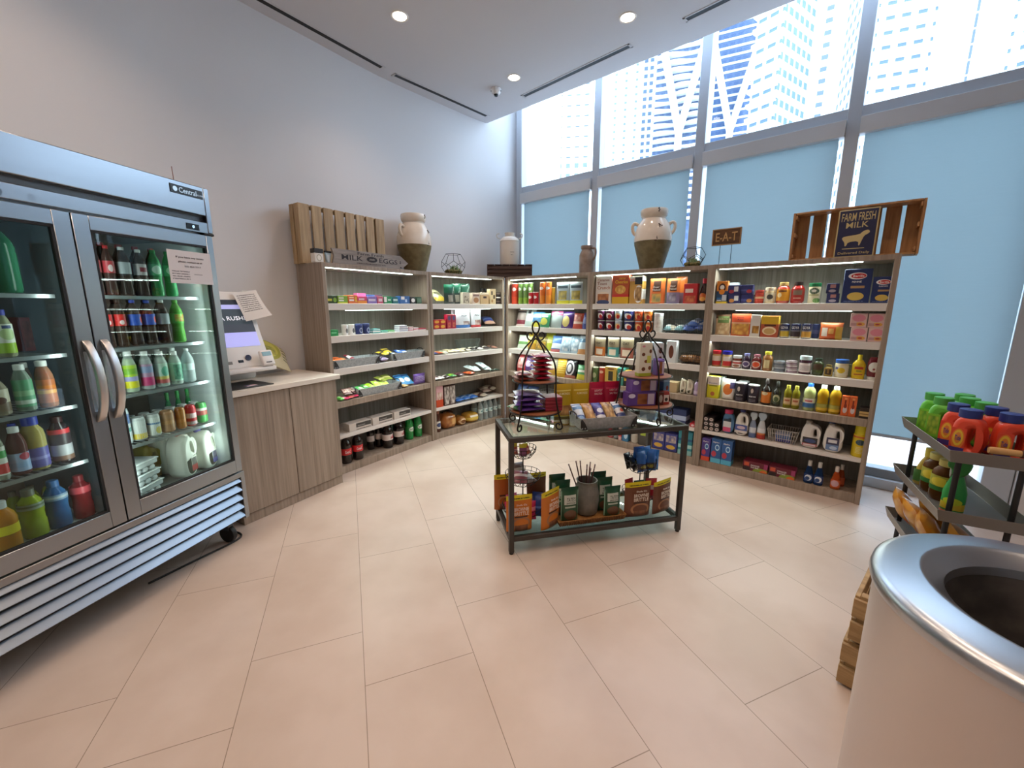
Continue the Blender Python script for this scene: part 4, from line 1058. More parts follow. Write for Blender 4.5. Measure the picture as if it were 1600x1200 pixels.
KIND = {
    'box': k_box, 'bag': k_bag,
    'soda2': lathe_kind('soda_bottle', 'bottle', P_SODA2, (.33, .56, 1.012), (.945, 1, .32)),
    'soda20': lathe_kind('soda_bottle', 'bottle', P_SODA20, (.45, .69, 1.02), (.935, 1, .44)),
    'juice': lathe_kind('juice_bottle', 'bottle', P_JUICE, (.12, .62, 1.012), (.88, 1, .56)),
    'water': lathe_kind('water_bottle', 'bottle', P_WATER, (.36, .56, 1.012), (.93, 1, .42)),
    'jar': lathe_kind('jar', 'jar', P_JAR, (.14, .66, 1.012), (.79, 1, .98)),
    'can': lathe_kind('food_can', 'can', P_CAN, (.05, .95, 1.006), None),
    'beer': lathe_kind('drink_can', 'can', P_BEER, (.08, .86, 1.004), None),
    'tube': lathe_kind('chip_tube', 'tube', P_TUBE, (.03, .94, 1.006), (.955, 1, 1.03)),
    'tub': lathe_kind('tub', 'tub', P_TUBE, (.02, .8, 1.006), (.82, 1, 1.04)),
    'canister': lathe_kind('canister', 'canister', P_TUBE, (.01, .93, 1.006), (.935, 1, 1.01)),
    'wine': lathe_kind('oil_bottle', 'bottle', P_WINE, (.1, .44, 1.012), (.79, 1, .40)),
    'oil': lathe_kind('oil_bottle', 'bottle', P_OIL, (.08, .32, 1.012), (.86, 1, .5)),
    'soap': lathe_kind('soap_bottle', 'bottle', P_SOAP, (.1, .42, 1.01), (.77, 1, .42), sy=.7),
    'mustard': lathe_kind('mustard_bottle', 'bottle', P_MUST, (.12, .58, 1.015), (.79, 1, .34), sy=.62),
    'ketchup': lathe_kind('ketchup_bottle', 'bottle', P_KET, (.34, .78, 1.01), (0, .135, .8), sy=.55),
    'spray': lathe_kind('spray_can', 'can', P_SPRAY, (.03, .66, 1.008), (.72, 1, .9)),
    'cup': lathe_kind('noodle_cup', 'cup', P_CUP, None, (.945, 1, 1.07)),
    'syrup': lathe_kind('syrup_bottle', 'bottle', P_SYR, (.08, .42, 1.02), (.8, 1, .46)),
    'gjar': lathe_kind('glass_jar', 'jar', P_GLASSJ, (.16, .5, 1.012), (.84, 1, .66)),
}


def sol(pts, w, h): return [(x * w, z * h) for x, z in pts]


JUGS = {
    'milk': dict(o=[(-.5, 0), (.5, 0), (.5, .5), (.47, .74), (.28, .88), (.15, .9), (.15, .955), (-.15, .955), (-.15, .9), (-.36, .82), (-.5, .62)], hl=[[(.16, .55), (.34, .52), (.38, .7), (.24, .8), (.15, .74)]], cap=(0, .93, 1.0, .17), lab=(-.02, .42, .12, .44)),
    'bleach': dict(o=[(-.5, 0), (.5, 0), (.5, .6), (.44, .8), (.1, .92), (-.1, .92), (-.36, .8), (-.5, .56)], hl=[[(.06, .52), (.28, .46), (.36, .6), (.22, .78), (.08, .76)]], cap=(-.03, .91, 1.0, .2), lab=(-.5, .5, .12, .44)),
    'deterg': dict(o=[(-.5, 0), (.5, 0), (.5, .62), (.4, .8), (.05, .86), (-.3, .84), (-.5, .66)], hl=[[(.04, .24), (.28, .2), (.36, .42), (.26, .64), (.06, .6)]], cap=(-.06, .83, 1.0, .36), lab=(-.46, .0, .1, .62)),
    'jug': dict(o=[(-.5, 0), (.5, 0), (.5, .58), (.4, .84), (.12, .9), (-.02, .92), (-.02, .955), (-.3, .955), (-.32, .9), (-.5, .6)], hl=[[(.14, .46), (.3, .42), (.38, .6), (.28, .76), (.15, .7)]], cap=(-.16, .93, 1.0, .16), lab=(-.42, .40, .08, .5)),
}


def jug(kind):
    J = JUGS[kind]

    def f(w, d, h, base, ly, tx, kw):
        m = clear(kw['clear'], .8, .3) if 'clear' in kw else pm(base, .35)
        prt = [('body', solid(sol(J['o'], w, h), [sol(x, w, h) for x in J['hl']], d, min(.02, d * .3), m, 2))]
        cx, z0, z1, cr = J['cap']
        cr = cr * w
        prt.append(('cap', lathe([(cr * .98, 0), (cr, .004), (cr, (z1 - z0) * h * .95), (cr * .88, (z1 - z0) * h)], pm(kw.get('cap', '#dddddd'), .4), 20), (cx * w, 0, z0 * h)))
        if ly or tx or 'label' in kw:
            a, b, c, e = kw.get('lbox', J['lab']); lw, lh = (b - a) * w * .94, (e - c) * h
            oval = kw.get('oval')
            if oval: me = lathe([(.0001, 0), (lw / 2, 0), (lw / 2, .001)], pr(kw.get('label', base), ly, .4), 24, 2, lh / lw); L_ = ('label', me, ((a + b) / 2 * w, -d / 2 + .0005, (c + e) / 2 * h), (pi / 2, 0, 0), [])
            else: L_ = ('label', bx(-lw / 2, lw / 2, -.0012, 0, 0, lh, pr(kw.get('label', base), ly, .4), .0), ((a + b) / 2 * w, -d / 2 + .0004, c * h), None, letter(tx, lw, lh, -.0018))
            prt.append(L_)
        return kw.get('name', {'milk': 'milk_jug', 'bleach': 'bleach_jug', 'deterg': 'detergent_jug', 'jug': 'cleaner_jug'}[kind]), 'jug', prt
    return f


for k_ in JUGS: KIND[k_] = jug(k_)


def k_trig(w, d, h, base, ly, tx, kw):
    r = w / 2
    prt = [('body', lathe([(a * r, b * h) for a, b in [(.9, 0), (1, .02), (1, .4), (.8, .52), (.62, .62), (.5, .68)]], pr(base, ly, .35), 20, 2, .7)),
           ('trigger_head', solid([(-.5 * w, .82 * h), (-.3 * w, .80 * h), (-.24 * w, .68 * h), (.2 * w, .68 * h), (.42 * w, .78 * h), (.5 * w, .92 * h), (.3 * w, h), (-.48 * w, .99 * h)], [], w * .36, .006, pm(kw.get('cap', '#c9d2da'), .4), 1)),
           ('trigger', solid([(-.38 * w, .80 * h), (-.28 * w, .81 * h), (-.26 * w, .66 * h), (-.34 * w, .62 * h)], [], w * .16, .003, pm(kw.get('trig', '#33373d'), .4), 1))]
    return 'spray_bottle', 'bottle', prt


KIND['trig'] = k_trig


def k_bars(w, d, h, base, ly, tx, kw):      # a stand-up snack bar wrapper lying flat
    m = pr(base, ly, .3, .3)
    return 'snack_bar', 'snack', [('wrapper', pouch(w, h, d, m, 'pillow', .3, kw.get('seed', 2)), (0, -d / 2, h * .57), (radians(-90), 0, 0), letter(tx, w, d, -h / 2 - .001))]


KIND['flat'] = k_bars


def k_loaf(w, d, h, base, ly, tx, kw):
    bm = bmesh.new(); nx, ns = 12, 16
    rings = []
    for i in range(nx + 1):
        t = i / nx; s = min(1, .35 + 3.2 * min(t, 1 - t)) if 0 < t < 1 else .3
        ring = []
        for j in range(ns):
            a = 2 * pi * j / ns; c, q = cos(a), sin(a); k = 1 / (abs(c) ** 3.4 + abs(q) ** 3.4) ** (1 / 3.4)
            ring.append(bm.verts.new(((t - .5) * w, c * k * d / 2 * s, h / 2 + q * k * h / 2 * s * (1 + .05 * sin(t * 40)))))
        rings.append(ring)
    for a, b in zip(rings, rings[1:]):
        for j in range(ns): bm.faces.new((a[j], a[(j + 1) % ns], b[(j + 1) % ns], b[j]))
    bm.faces.new(rings[0]); bm.faces.new(rings[-1])
    return 'bread_loaf', 'bread', [('wrapper', fin(bm, pr(base, ly, .25, .4), ang=60))]


KIND['loaf'] = k_loaf


def k_basket(w, d, h, base, ly, tx, kw):
    r = .0016; P = []; n = max(5, int(w / .018))
    f0 = .82
    def ringp(z, k): return [(-w / 2 * k, -d / 2 * k, z), (w / 2 * k, -d / 2 * k, z), (w / 2 * k, d / 2 * k, z), (-w / 2 * k, d / 2 * k, z)]
    cyc = []
    for t in (0.004, .33, .66, 1.0):
        cyc.append(len(P)); P.append(ringp(t * h, f0 + (1 - f0) * t))
    for i in range(n + 1):
        x = (i / n - .5) * w
        P.append([(x, -d / 2, h), (x * f0, -d / 2 * f0, .004), (x * f0, d / 2 * f0, .004), (x, d / 2, h)])
    for i in range(1, 6):
        y = (i / 6 - .5) * d
        P.append([(-w / 2, y, h), (-w / 2 * f0, y * f0, .004), (w / 2 * f0, y * f0, .004), (w / 2, y, h)])
    return 'wire_basket', 'basket', [('wire_mesh', tubes(P, r, pm(base, .35, .7), 1, cyc))]


KIND['basket'] = k_basket


def k_eggs(w, d, h, base, ly, tx, kw):
    m = pm(base, .6)
    bm = bmesh.new(); bxadd(bm, -w / 2, w / 2, -d / 2, d / 2, h * .5, h, .008, 2)
    n = 3
    for i in range(n):
        x0 = -w / 2 + .006 + i * (w - .012) / n
        bxadd(bm, x0, x0 + (w - .012) / n - .006, -d / 2 + .004, d / 2 - .004, 0, h * .52, .014, 2)
    return 'foam_tray', 'box', [('lid', bx(-w / 2 - .004, w / 2 + .004, -d / 2 - .004, d / 2 + .004, h * .9, h, m, .006, 2)), ('cup_tray', fin(bm, m))]


KIND['foam'] = k_eggs

NUM = {11: 'eleven', 2: 'two', 3: 'three', 4: 'four', 5: 'five', 6: 'six', 7: 'seven', 8: 'eight', 9: 'nine', 10: 'ten', 12: 'twelve'}
ORD = ['first', 'second', 'third', 'fourth', 'fifth', 'sixth', 'seventh', 'eighth', 'ninth', 'tenth', 'eleventh', 'twelfth']


def build(kind, w, d, h, base, ly, tx, kw):
    key = ('prod', kind, round(w, 3), round(d, 3), round(h, 3), base, tuple(ly), tuple(tx), repr(sorted(kw.items())))
    if key not in MC: MC[key] = KIND[kind](w, d, h, base, ly, tx, kw)
    return MC[key]


def seqlabel(lab, i, n):
    if n == 1: return lab
    if n == 2: return ('left' if i == 0 else 'right') + ' one of two ' + lab
    if i == 0: return 'leftmost of ' + NUM[n] + ' ' + lab
    if i == n - 1: return 'rightmost of ' + NUM[n] + ' ' + lab
    return ORD[i] + ' from left of ' + NUM[n] + ' ' + lab


class Shelf:
    """places goods on a surface: fr frame, z height, where = phrase that ends each label"""
    def __init__(s, fr, z, where, dep=.035, top=9.):
        s.fr, s.z, s.where, s.dep, s.top = fr, z, where, dep, top

    def __call__(s, kind, u0, u1, vt, lab, base, ly=(), tx=(), n=1, d=None, dep=None, tilt=(0, 0, 0), rz=0., z=0., h=None, w=None, gap=.96, group=None, name=None, cat=None, back=0, full=None, **kw):
        dp = s.dep if dep is None else dep
        Z = s.z + z
        zm = Z + .05
        xa, xb = s.fr.sx(u0, zm, dp), s.fr.sx(u1, zm, dp)
        if h is None: h = max(.012, s.fr.hz((xa + xb) / 2, vt, dp) - Z)
        h = min(h, s.top - Z)
        W = (w or (xb - xa) / n); ww = W * gap
        dd = d or {'box': min(ww * .6, .09), 'bag': min(.07, ww * .45), 'flat': .14, 'loaf': .13}.get(kind, ww)
        if kind not in ('box', 'bag', 'flat', 'loaf', 'basket', 'foam'):
            ww *= max(.72, s.fr.ob((xa + xb) / 2, dp)); dd = d or ww
        for i in range(n):
            nm, ct, parts = build(kind, ww, dd, h, base, tuple(ly), tuple(tx), kw)
            x = xa + (i + .5) * (xb - xa) / n
            L_ = seqlabel(lab, i, n) if full is None else (full if isinstance(full, str) else full[i])
            if full is None: L_ = L_ + ' ' + s.where
            g = group or (lab + ' ' + s.where if n > 1 else None)
            cyl = kind not in ('box', 'bag', 'flat', 'loaf', 'basket', 'foam', 'milk', 'bleach', 'deterg', 'jug', 'trig')
            put(s.fr, x, dp + dd / 2, Z + .0008 + kw.get('lift', 0), name or nm, L_, cat or ct, parts, rz, tilt, g)
        return s
# ================================================================== GOODS ON THE SHELVES
def S(k, j, dep=.035): return Shelf(U[k][0], HS[j], 'on %s shelf of %s' % (SN[j], UN[k]), dep, (UH - .046 if j == 0 else HS[j - 1] - .064 if j < 4 else HS[3] - .06 if j == 4 else HS[4] - .034))
W_ = '#f1efec'
# ---- counter-side unit
s = S(1, 0)
for u0, u1, vt, lab, c, ly in [
    (509.6, 527, 462, 'dark green gum carton', '#2f4427', [('r', .1, .5, .3, .6, '#c9c94a'), ('e', .78, .45, .16, .3, '#7fa83a')]), (527.6, 543.3, 462.5, 'lime gum carton with white stripes', '#7ea63a', [('r', .08, .6, .3, .5, W_), ('r', .08, .6, .65, .8, W_), ('b', 0, .15, '#d9d94a')]),
    (544, 558.5, 461.5, 'orange gum carton', '#d8723a', [('r', .1, .6, .3, .5, W_), ('r', .1, .6, .65, .8, '#f2c8a8'), ('r', .75, .95, .2, .8, '#e2b63a')]), (559, 573.5, 463.5, 'pink and orange gum carton', '#d24a78', [('b', .0, .4, '#e8923a'), ('r', .1, .7, .5, .75, '#f3d3dd')]),
    (574, 589, 463.5, 'lilac gum carton', '#8a72b8', [('r', .1, .85, .35, .65, '#d9cfe8')]), (589.5, 599, 463.5, 'pink gum carton', '#c8607e', [('r', .2, .8, .3, .7, '#f0d5dc')]), (600, 612, 463, 'green and white gum carton', '#2f8a5a', [('r', .0, .35, .2, .9, W_), ('r', .5, .9, .4, .6, '#d8efe2')]),
    (613.6, 622, 464.3, 'teal gum carton', '#2f7078', [('r', .1, .9, .4, .7, '#cfe6e6')]), (625, 640.6, 463, 'blue and white gum carton', '#3a68a8', [('r', .1, .45, .55, .95, W_), ('r', .5, .7, .2, .6, '#bcd2ee')]), (641.2, 649.6, 464.3, 'black and white gum carton', '#24252b', [('e', .5, .5, .35, .3, W_)]), (651, 659, 464.3, 'small dark green gum carton', '#3c5a48', [('r', .1, .9, .2, .8, '#5d7e68')])]:
    s('box', u0, u1, vt, lab, c, ly, d=.07, dep=.02)
s('box', 558.5, 572.5, 458.5, 'magenta gum carton in the rear row', '#c02878', [('b', .7, 1, '#e87ab0')], d=.06, dep=.10); s('box', 573, 598, 461, 'blue and maroon gum carton in the rear row', '#4a6aa8', [('r', .5, 1, 0, 1, '#7a3a50')], d=.06, dep=.10)
s = S(1, 1)
s('box', 514.6, 528.7, 516, 'green mint carton', '#1f8a4a', [('r', .2, .8, .4, .7, '#6cc08a')], d=.07); s('tub', 536, 556.6, 507.3, 'white mint tubs with black emblem', '#e8e8e6', [('e', .62, .5, .22, .3, '#23262c')], n=2, cap='#f2f2f0')
s('tub', 558, 581, 506, 'navy mint tubs with pale emblem', '#2a356a', [('e', .55, .45, .28, .34, '#aab6d8'), ('e', .55, .45, .16, .2, '#2a356a')], n=2, cap='#4a5688')
s('box', 582.5, 594.5, 516, 'lower teal flat mint carton', '#3f9a98', [('b', .4, .7, W_)], d=.07); s('box', 583, 594, None, 'upper teal flat mint carton', '#58aeaa', [('b', .4, .7, W_)], d=.07, h=.018, z=.022)
s('box', 596, 606, 515.5, 'flat turquoise mint carton', '#3fa08c', [('b', .3, .6, '#d9efe8')], d=.08, h=.018); s('box', 606.4, 617, 515, 'flat green mint carton', '#58a868', [('b', .3, .6, '#e2f0da')], d=.08, h=.018)
for i, q in enumerate(('lowest', 'middle', 'topmost')): s('box', 623 + i * .3, 638 - i, None, 'grey and white candle carton, %s of its stack,' % q, '#cfced4', [('b', .2, .5, '#8f98b0')], d=.08, h=.020, z=i * .0205, plain=1)
s('box', 639, 646, None, 'red and white carton, lower of two,', '#e4dcdc', [('b', .3, .65, '#b8344a')], d=.07, h=.02); s('box', 639, 646, None, 'red and white carton, upper of two,', '#e4dcdc', [('b', .3, .65, '#b8344a')], d=.07, h=.02, z=.0215)
s('box', 646.5, 654, None, 'white carton with red stripe beside the stack', '#e8dede', [('b', .4, .7, '#c0405a')], d=.07, h=.03); s('box', 654.6, 666, None, 'flat red and white carton at the shelf end', '#c84a5e', [('b', .0, .5, '#efe6e6')], d=.08, h=.02)
f = U[1][0]
# galvanised trays
def trayat(u0, u1, j, h, lab, dep=.02, d=.15):
    xa, xb = f.sx(u0, HS[j] + .03, dep), f.sx(u1, HS[j] + .03, dep); galv_tray(f, xa, xb, dep, HS[j], d, h, lab, 'galvanised trays on the counter-side unit'); return xa, xb
trayat(522, 594, 2, .075, 'galvanised tray nearer the counter on third shelf of counter-side unit'); trayat(614, 664, 2, .075, 'galvanised tray with blue packs on third shelf of counter-side unit'); trayat(560, 628, 3, .075, 'galvanised tray of lime packs on fourth shelf of counter-side unit')


def pile(s, kind, spots, lab, cols, seed=1, w=.07, d=.115, h=.022, n0=None, **kw):
    """loose packs lying at spots (u,dep,z,rz,tiltx); labelled in order from the left"""
    n = len(spots)
    for i, (u, dp, z, rz, tx_) in enumerate(spots):
        c = cols[i % len(cols)]
        base, ly = (c, ()) if isinstance(c, str) else c
        x = s.fr.sx(u, s.z + z, dp); nm, ct, parts = build(kind, w, d, h, base, tuple(ly), (), dict(seed=seed + i % 3, **kw))
        put(s.fr, x, dp + d / 2, s.z + z + .001, nm, seqlabel(lab, i, n) + ' ' + s.where, ct, parts, rz, (tx_, 0, 0), lab + ' ' + s.where if n > 1 else None)


s = S(1, 2)
pile(s, 'flat', [(526, .03, .05, .2, .25), (533, .045, .06, -.15, .2), (541, .04, .052, .3, .2)], 'orange candy packs in tray', [('#d8582a', [('r', .2, .8, .3, .6, '#f0a060')]), ('#e2703a', [('b', .4, .6, '#7a3418')])])
pile(s, 'flat', [(557, .05, .05, .5, .45)], 'maroon and white candy pack in tray', [('#8a2438', [('b', .55, .8, W_), ('r', .1, .9, .2, .35, '#e8d8dc')])], w=.07, d=.15)
pile(s, 'flat', [(603, .03, .07, .4, .2), (609, .06, .085, -.2, .3)], 'yellow candy packs between the trays', [('#d8bc3a', [('b', .4, .6, '#3a342a')])], w=.08)
s('flat', 596, 608, None, 'lilac striped candy pack between the trays', '#a898c0', [('b', .2, .35, '#4a4458'), ('b', .5, .65, '#4a4458')], h=.05, d=.1, dep=.02)
pile(s, 'flat', [(620, .04, .05, .3, .3), (629, .05, .06, .1, .3), (637, .04, .055, -.3, .3)], 'blue candy packs in tray', [('#4a78c8', [('b', .3, .5, W_)]), ('#3a68b8', [('r', .2, .8, .4, .7, '#cfe0f6')])])
s = S(1, 3)
pile(s, 'flat', [(569, .04, .05, .2, .3), (577, .05, .055, -.2, .3)], 'green candy packs in tray', [('#4fae5a', [('r', .2, .8, .3, .6, '#d6f0c8')])])
pile(s, 'flat', [(585, .03, .06, .3, .35), (593, .05, .07, -.1, .35), (600, .03, .06, .2, .3), (606, .05, .065, -.3, .35)], 'lime candy packs in tray', [('#a9d62f', [('n', .1, .9, .2, .6, '#e6f2a0', '#7fb020', 8)]), ('#c2e05a', [('r', .2, .8, .4, .6, '#f3f0c0')])])
pile(s, 'flat', [(600, .09, .10, .4, .3), (609, .10, .105, -.2, .3)], 'olive candy packs behind lime packs', [('#8a9438', [('b', .3, .5, '#d6d090')])], w=.09)
pile(s, 'flat', [(547, .04, .05, -.3, .3), (556, .05, .05, .3, .3)], 'brown candy packs by tray', [('#5a2a2c', [('n', .1, .9, .2, .8, '#efe6dc', '#8a3a3a', 7)])], w=.08)
pile(s, 'flat', [(543, .0, .002, .4, 0), (552, .01, .004, -.2, 0), (559, .02, .003, .2, 0)], 'pink loose candy packs', [('#d23a6a', [('b', .3, .6, '#f0a8b8')]), ('#c84a48', [('r', .2, .8, .3, .6, '#f2c0a8')])], w=.06, d=.1)
s('flat', 532, 538.5, None, 'small green candy pack at the shelf edge', '#58b848', [('r', .2, .8, .3, .7, '#b8e8a0')], h=.035, d=.09, dep=.0)
s('flat', 630, 640, None, 'tan nut pack beside the blue bags', '#b8945a', [('r', .2, .8, .2, .6, '#e0c890')], h=.03, d=.1, dep=.01)
pile(s, 'bag', [(634, .05, .02, .1, -.9), (642, .045, .02, -.1, -.95)], 'sky blue cookie bags', [('#3f8ac0', [('e', .5, .4, .3, .2, W_), ('b', .75, .9, '#1f4a86')])], w=.11, d=.03, h=.15, form='pillow')
s('bag', 648, 667, 584, 'purple cookie bag', '#6a4a98', [('t', .3, .8, .1, .9, '#b8a8d8', 6)], form='pillow', d=.05)
s = S(1, 4)
for u0, u1, q in ((545, 581, 'nearest the counter'), (581.8, 614, 'first of a pair'), (615.5, 642, 'last of a pair')):
    s('box', u0, u1, None, 'white bar carton, %s,' % q, '#cdc4bc', [('r', .3, .98, .38, .9, '#3b3836'), ('r', .36, .7, .5, .62, '#8a8580'), ('t', .08, .26, .3, .95, '#2a2826', 1)], h=.075, d=.1, dep=.03, plain=1)
s = S(1, 5)
s('soda2', 537.2, 573, 668, 'large cola bottles with red labels', '#1c0f0c', [('b', 0, 1, '#cf2a2e')], [('Coca-Cola', .55, .5, .42, .78, W_)], n=2, cap='#c22a2e', dep=.03, rough=.1, label='#cf2a2e')
s('soda2', 577, 602, 657, 'diet cola bottles in rear row', '#170d0c', [('b', .2, .85, '#d9cdc9')], n=2, cap='#d8d4d0', dep=.16, rough=.1, label='#c9bdb9')
s('soda2', 602.4, 637, 649, 'diet cola bottles in front', '#170d0c', [('r', .70, .9, .2, .85, '#b8242c')], [('Coke', .40, .5, .5, .45, '#b8242c')], n=2, cap='#e4e0dc', dep=.05, rough=.1, label='#e0d3cf')
s('soda2', 637.2, 664, 642, 'green lemon soda bottles', '#1d8a3f', [('e', .55, .5, .4, .42, '#e4efe2')], [('Sprite', .55, .5, .34, .6, '#2a7a3a')], n=2, cap='#1a7a38', dep=.08, rough=.1, label='#1f9042')
s('soda2', 606, 622, 643, 'dark green soda bottle in the rear row', '#14382a', cap='#1a3a2a', dep=.24)
# ---- left corner unit
s = S(2, 0)
s('bag', 676, 709, None, 'pale yellow chip bag lying down', '#a8a67c', [('b', 0, .25, '#d8b83a'), ('e', .5, .5, .3, .15, '#6a6648'), ('b', .6, .8, '#c2c09a')], h=.20, w=.18, d=.07, tilt=(-.9, 0, .2), form='pillow', lift=.03, seed=4)
for u0, u1, v, q, dp in ((698, 712, 444.5, 'first of three', .03), (709, 722, 443.5, 'middle of three', .08), (718, 735.5, 443, 'last of three', .12)):
    s('bag', u0, u1, v, 'dark green cookie bag, %s,' % q, '#124531', [('b', .0, .55, '#23302c'), ('r', .3, .75, .1, .45, '#8a8478'), ('b', .85, 1, '#175a3e')], dep=dp, d=.07, rz=-.15, seed=2, gap=1.05)
s('box', 723, 734, 457, 'white chocolate carton with picture', '#cfc6b4', [('n', .1, .9, .1, .7, '#efe4cc', '#5a4632', 5)], dep=.02, d=.05); s('box', 738, 750, 458, 'pinkish cream cookie carton', '#cdb9a6', [('r', .1, .9, .7, .85, '#8a6a62'), ('e', .5, .35, .35, .25, '#a8744c')], d=.06)
s('box', 750.4, 763.7, 457.5, 'tan cookie carton with dark name plate', '#c4a47a', [('r', .35, .75, .5, .68, '#3a2a22'), ('b', .8, 1, '#e0cfb4')], d=.06); s('jar', 752, 765, 451, 'black-lidded coffee jars', '#3a2c24', n=2, cap='#17171a', dep=.13)
s('box', 765.6, 775, 451.8, 'pale tall carton with dark squares', '#d2ba92', [('r', .2, .45, .6, .85, '#4a3a28'), ('r', .55, .85, .35, .6, '#4a3a28'), ('r', .2, .5, .1, .3, '#a87a4a')], d=.06)
for i, q in enumerate(('lowest', 'middle', 'topmost')): s('box', 776, 789, None, 'black coffee pod carton, %s of three,' % q, '#2a2122', [('b', .5, .8, W_ if i == 1 else '#6a5a54')], d=.08, h=.047, z=i * .0478, plain=1)
s = S(2, 1)
for i in range(2):
    for j, q in enumerate(('lower', 'upper')):
        s('box', 678 + i * 9.6, 687.2 + i * 9.6, None, 'red raisin carton, %s one %s,' % (q, ('by the panel', 'in the second column')[i]), '#c0282c', [('e', .5, .55, .4, .3, '#e0a83a'), ('b', 0, .12, '#8a1a22')], d=.05, h=.051, z=j * .0518, plain=1)
s('box', 698.8, 712.8, 491.7, 'tall maroon cracker cartons', '#a82040', [('e', .5, .75, .34, .16, '#5a4a78'), ('n', .2, .8, .1, .45, '#d87a5a', '#a82a34', 6)], n=2, d=.06)
s('bag', 707, 714, 483, 'white snack bag mostly hidden', '#d8e4e8', dep=.10, d=.04)
s('bag', 714, 737.4, 483, 'white popcorn bag with blue base', '#dfe2ea', [('b', 0, .17, '#3a72b8'), ('n', .45, .95, .17, .36, '#d8c8c0', '#5a2a34', 5)], [('SKINNY', .5, .78, .06, .4, '#5a5a66'), ('POP', .5, .66, .09, .36, '#23232c')], d=.06, coat=.1); s('bag', 738, 754, 483.7, 'white popcorn bag with red base', '#dfe2ea', [('b', 0, .14, '#c03a40'), ('n', .3, .95, .14, .42, '#d8c8c0', '#7a2a34', 5)], [('POP', .5, .68, .10, .5, '#23232c')], d=.06, coat=.1)
s('bag', 755, 782, None, 'navy chip bag lying down', '#3a4a98', [('b', .4, .6, '#6a8ad0'), ('b', 0, .2, '#c89a80')], w=.15, h=.19, d=.06, tilt=(-1.15, 0, -.4), form='pillow', lift=.035, seed=3)
s = S(2, 2)
bar = [('#4a5aa0', [('b', .3, .5, W_)]), ('#c8643a', [('b', .4, .7, '#e8c8a0')]), ('#d6d2b8', [('n', .1, .9, .2, .8, '#8aa050', '#f0ecd8', 5)]), ('#d8cca8', [('b', .3, .4, '#6a4a2a')]), ('#e0d8bc', [('b', .6, .8, '#a8884a')]), ('#d2c49a', [('r', .2, .8, .3, .6, W_)]), ('#d8d0b8', [('b', .2, .4, '#3a3228')]), ('#2c2a28', [('b', .4, .7, '#cfc8b8')]), ('#d0ccc4', [('b', .3, .6, '#26262a')]), ('#3a3436', [('b', .4, .6, '#d8d4cc')]), ('#a87a6a', [('b', .4, .6, '#3a2a28')])]
pile(s, 'flat', [(681, .02, .002, .1, 0), (689, .03, .002, -.1, 0), (697, .02, .004, .1, .05), (706, .04, .01, 0, .1), (715, .03, .008, .15, .08), (724, .04, .005, -.1, .1), (733, .03, .008, .1, .1), (742, .04, .01, 0, .12), (752, .03, .008, .1, .1), (763, .04, .008, -.1, .1), (775, .03, .006, .05, .1)], 'flat snack bars', bar, w=.075, d=.14, h=.03)
s('basket', 718, 752, 530.5, 'clear-wire candy holder standing empty', '#7f8a86', dep=.2, d=.1)
s = S(2, 3)
bar2 = [('#d8d4d0', [('b', .2, .45, '#a83a4a')]), ('#cfc8c4', [('b', .4, .6, '#4a3a3c')]), ('#3a3034', [('b', .3, .5, '#d8d0cc')]), ('#3f8a4a', [('b', .3, .6, '#9ac83a')]), ('#4a3038', [('b', .4, .6, '#8a5a60')]), ('#c8502c', [('b', .3, .6, '#e0804a')])]
pile(s, 'flat', [(683, .02, .002, .1, 0), (691, .02, .002, 0, 0), (700, .03, .003, .1, 0), (710, .03, .004, .1, 0), (722, .03, .004, 0, 0), (738, .02, .004, .1, 0)], 'flat wrapped bars', bar2, w=.09, d=.13, h=.038)
pile(s, 'flat', [(739, .07, .05, .3, .25), (748, .03, .035, -.3, .2), (757, .05, .07, .2, .35), (764, .03, .03, -.2, .2)], 'piled mint bags', [('#cfe0e4', [('n', .1, .9, .1, .9, '#e8f0f2', '#5a7a80', 6)])], w=.10, d=.14, h=.05)
pile(s, 'flat', [(772, .04, .002, .2, 0), (779, .04, .002, -.1, 0)], 'small dark green candy packs', [('#33483f', [('b', .4, .6, '#cfd8cc')])], w=.06, d=.1)
s = S(2, 4)
s('box', 682, 693, 603.4, 'pink and orange cake carton', '#d8a8b0', [('b', 0, .35, '#c8481f'), ('n', .1, .9, .35, .7, '#f2ede6', '#a8502a', 4)], d=.09); s('box', 694.4, 712, 602.2, 'dotted brown cookie cartons', '#4a2a24', [('n', .05, .95, .05, .95, '#e8ddd4', '#3a2220', 5)], n=2, d=.09)
pile(s, 'flat', [(720, .02, .002, .1, 0), (731, .03, .004, 0, .05), (742, .03, .004, .1, .05)], 'royal blue cookie packs', [('#2f68b8', [('b', .3, .5, '#9ac0ec')])], w=.12, d=.15, h=.05)
pile(s, 'flat', [(757, .03, .004, .3, .05), (764, .08, .04, -.2, .15), (772, .10, .05, .3, .15)], 'tan cookie packs', [('#b8aa98', [('b', .3, .5, '#5a3a34')]), ('#8a7468', [('b', .4, .6, '#c8b8a8')])], w=.13, d=.17, h=.045)
s = S(2, 5)
s('gjar', 682, 691.5, 642, 'brown hazelnut spread jar', '#4a2418', [('e', .5, .5, .4, .3, '#3a4a78')], cap='#8a4a30', label='#e8e2da')
s('loaf', 693.5, 717.5, 648, 'orange-brown bread loaf nearest the jar', '#a8642c', [('n', .2, .95, .1, .9, '#c88a48', '#7a3c18', 4), ('r', .55, .9, .3, .7, '#d8a868')], d=.2); s('loaf', 718, 731, 652, 'small bread loaf with oval label', '#a06a30', [('e', .5, .5, .42, .3, '#e0c090'), ('e', .5, .5, .3, .2, '#7a4a20')], d=.2); s('loaf', 731.5, 752, 646, 'golden bread loaf in yellow wrap', '#b88a30', [('b', .3, .6, '#e0c050'), ('r', .2, .8, .62, .8, '#f0e6d0'), ('n', .1, .9, .0, .3, '#d8a850', '#8a5a20', 4)], d=.2)
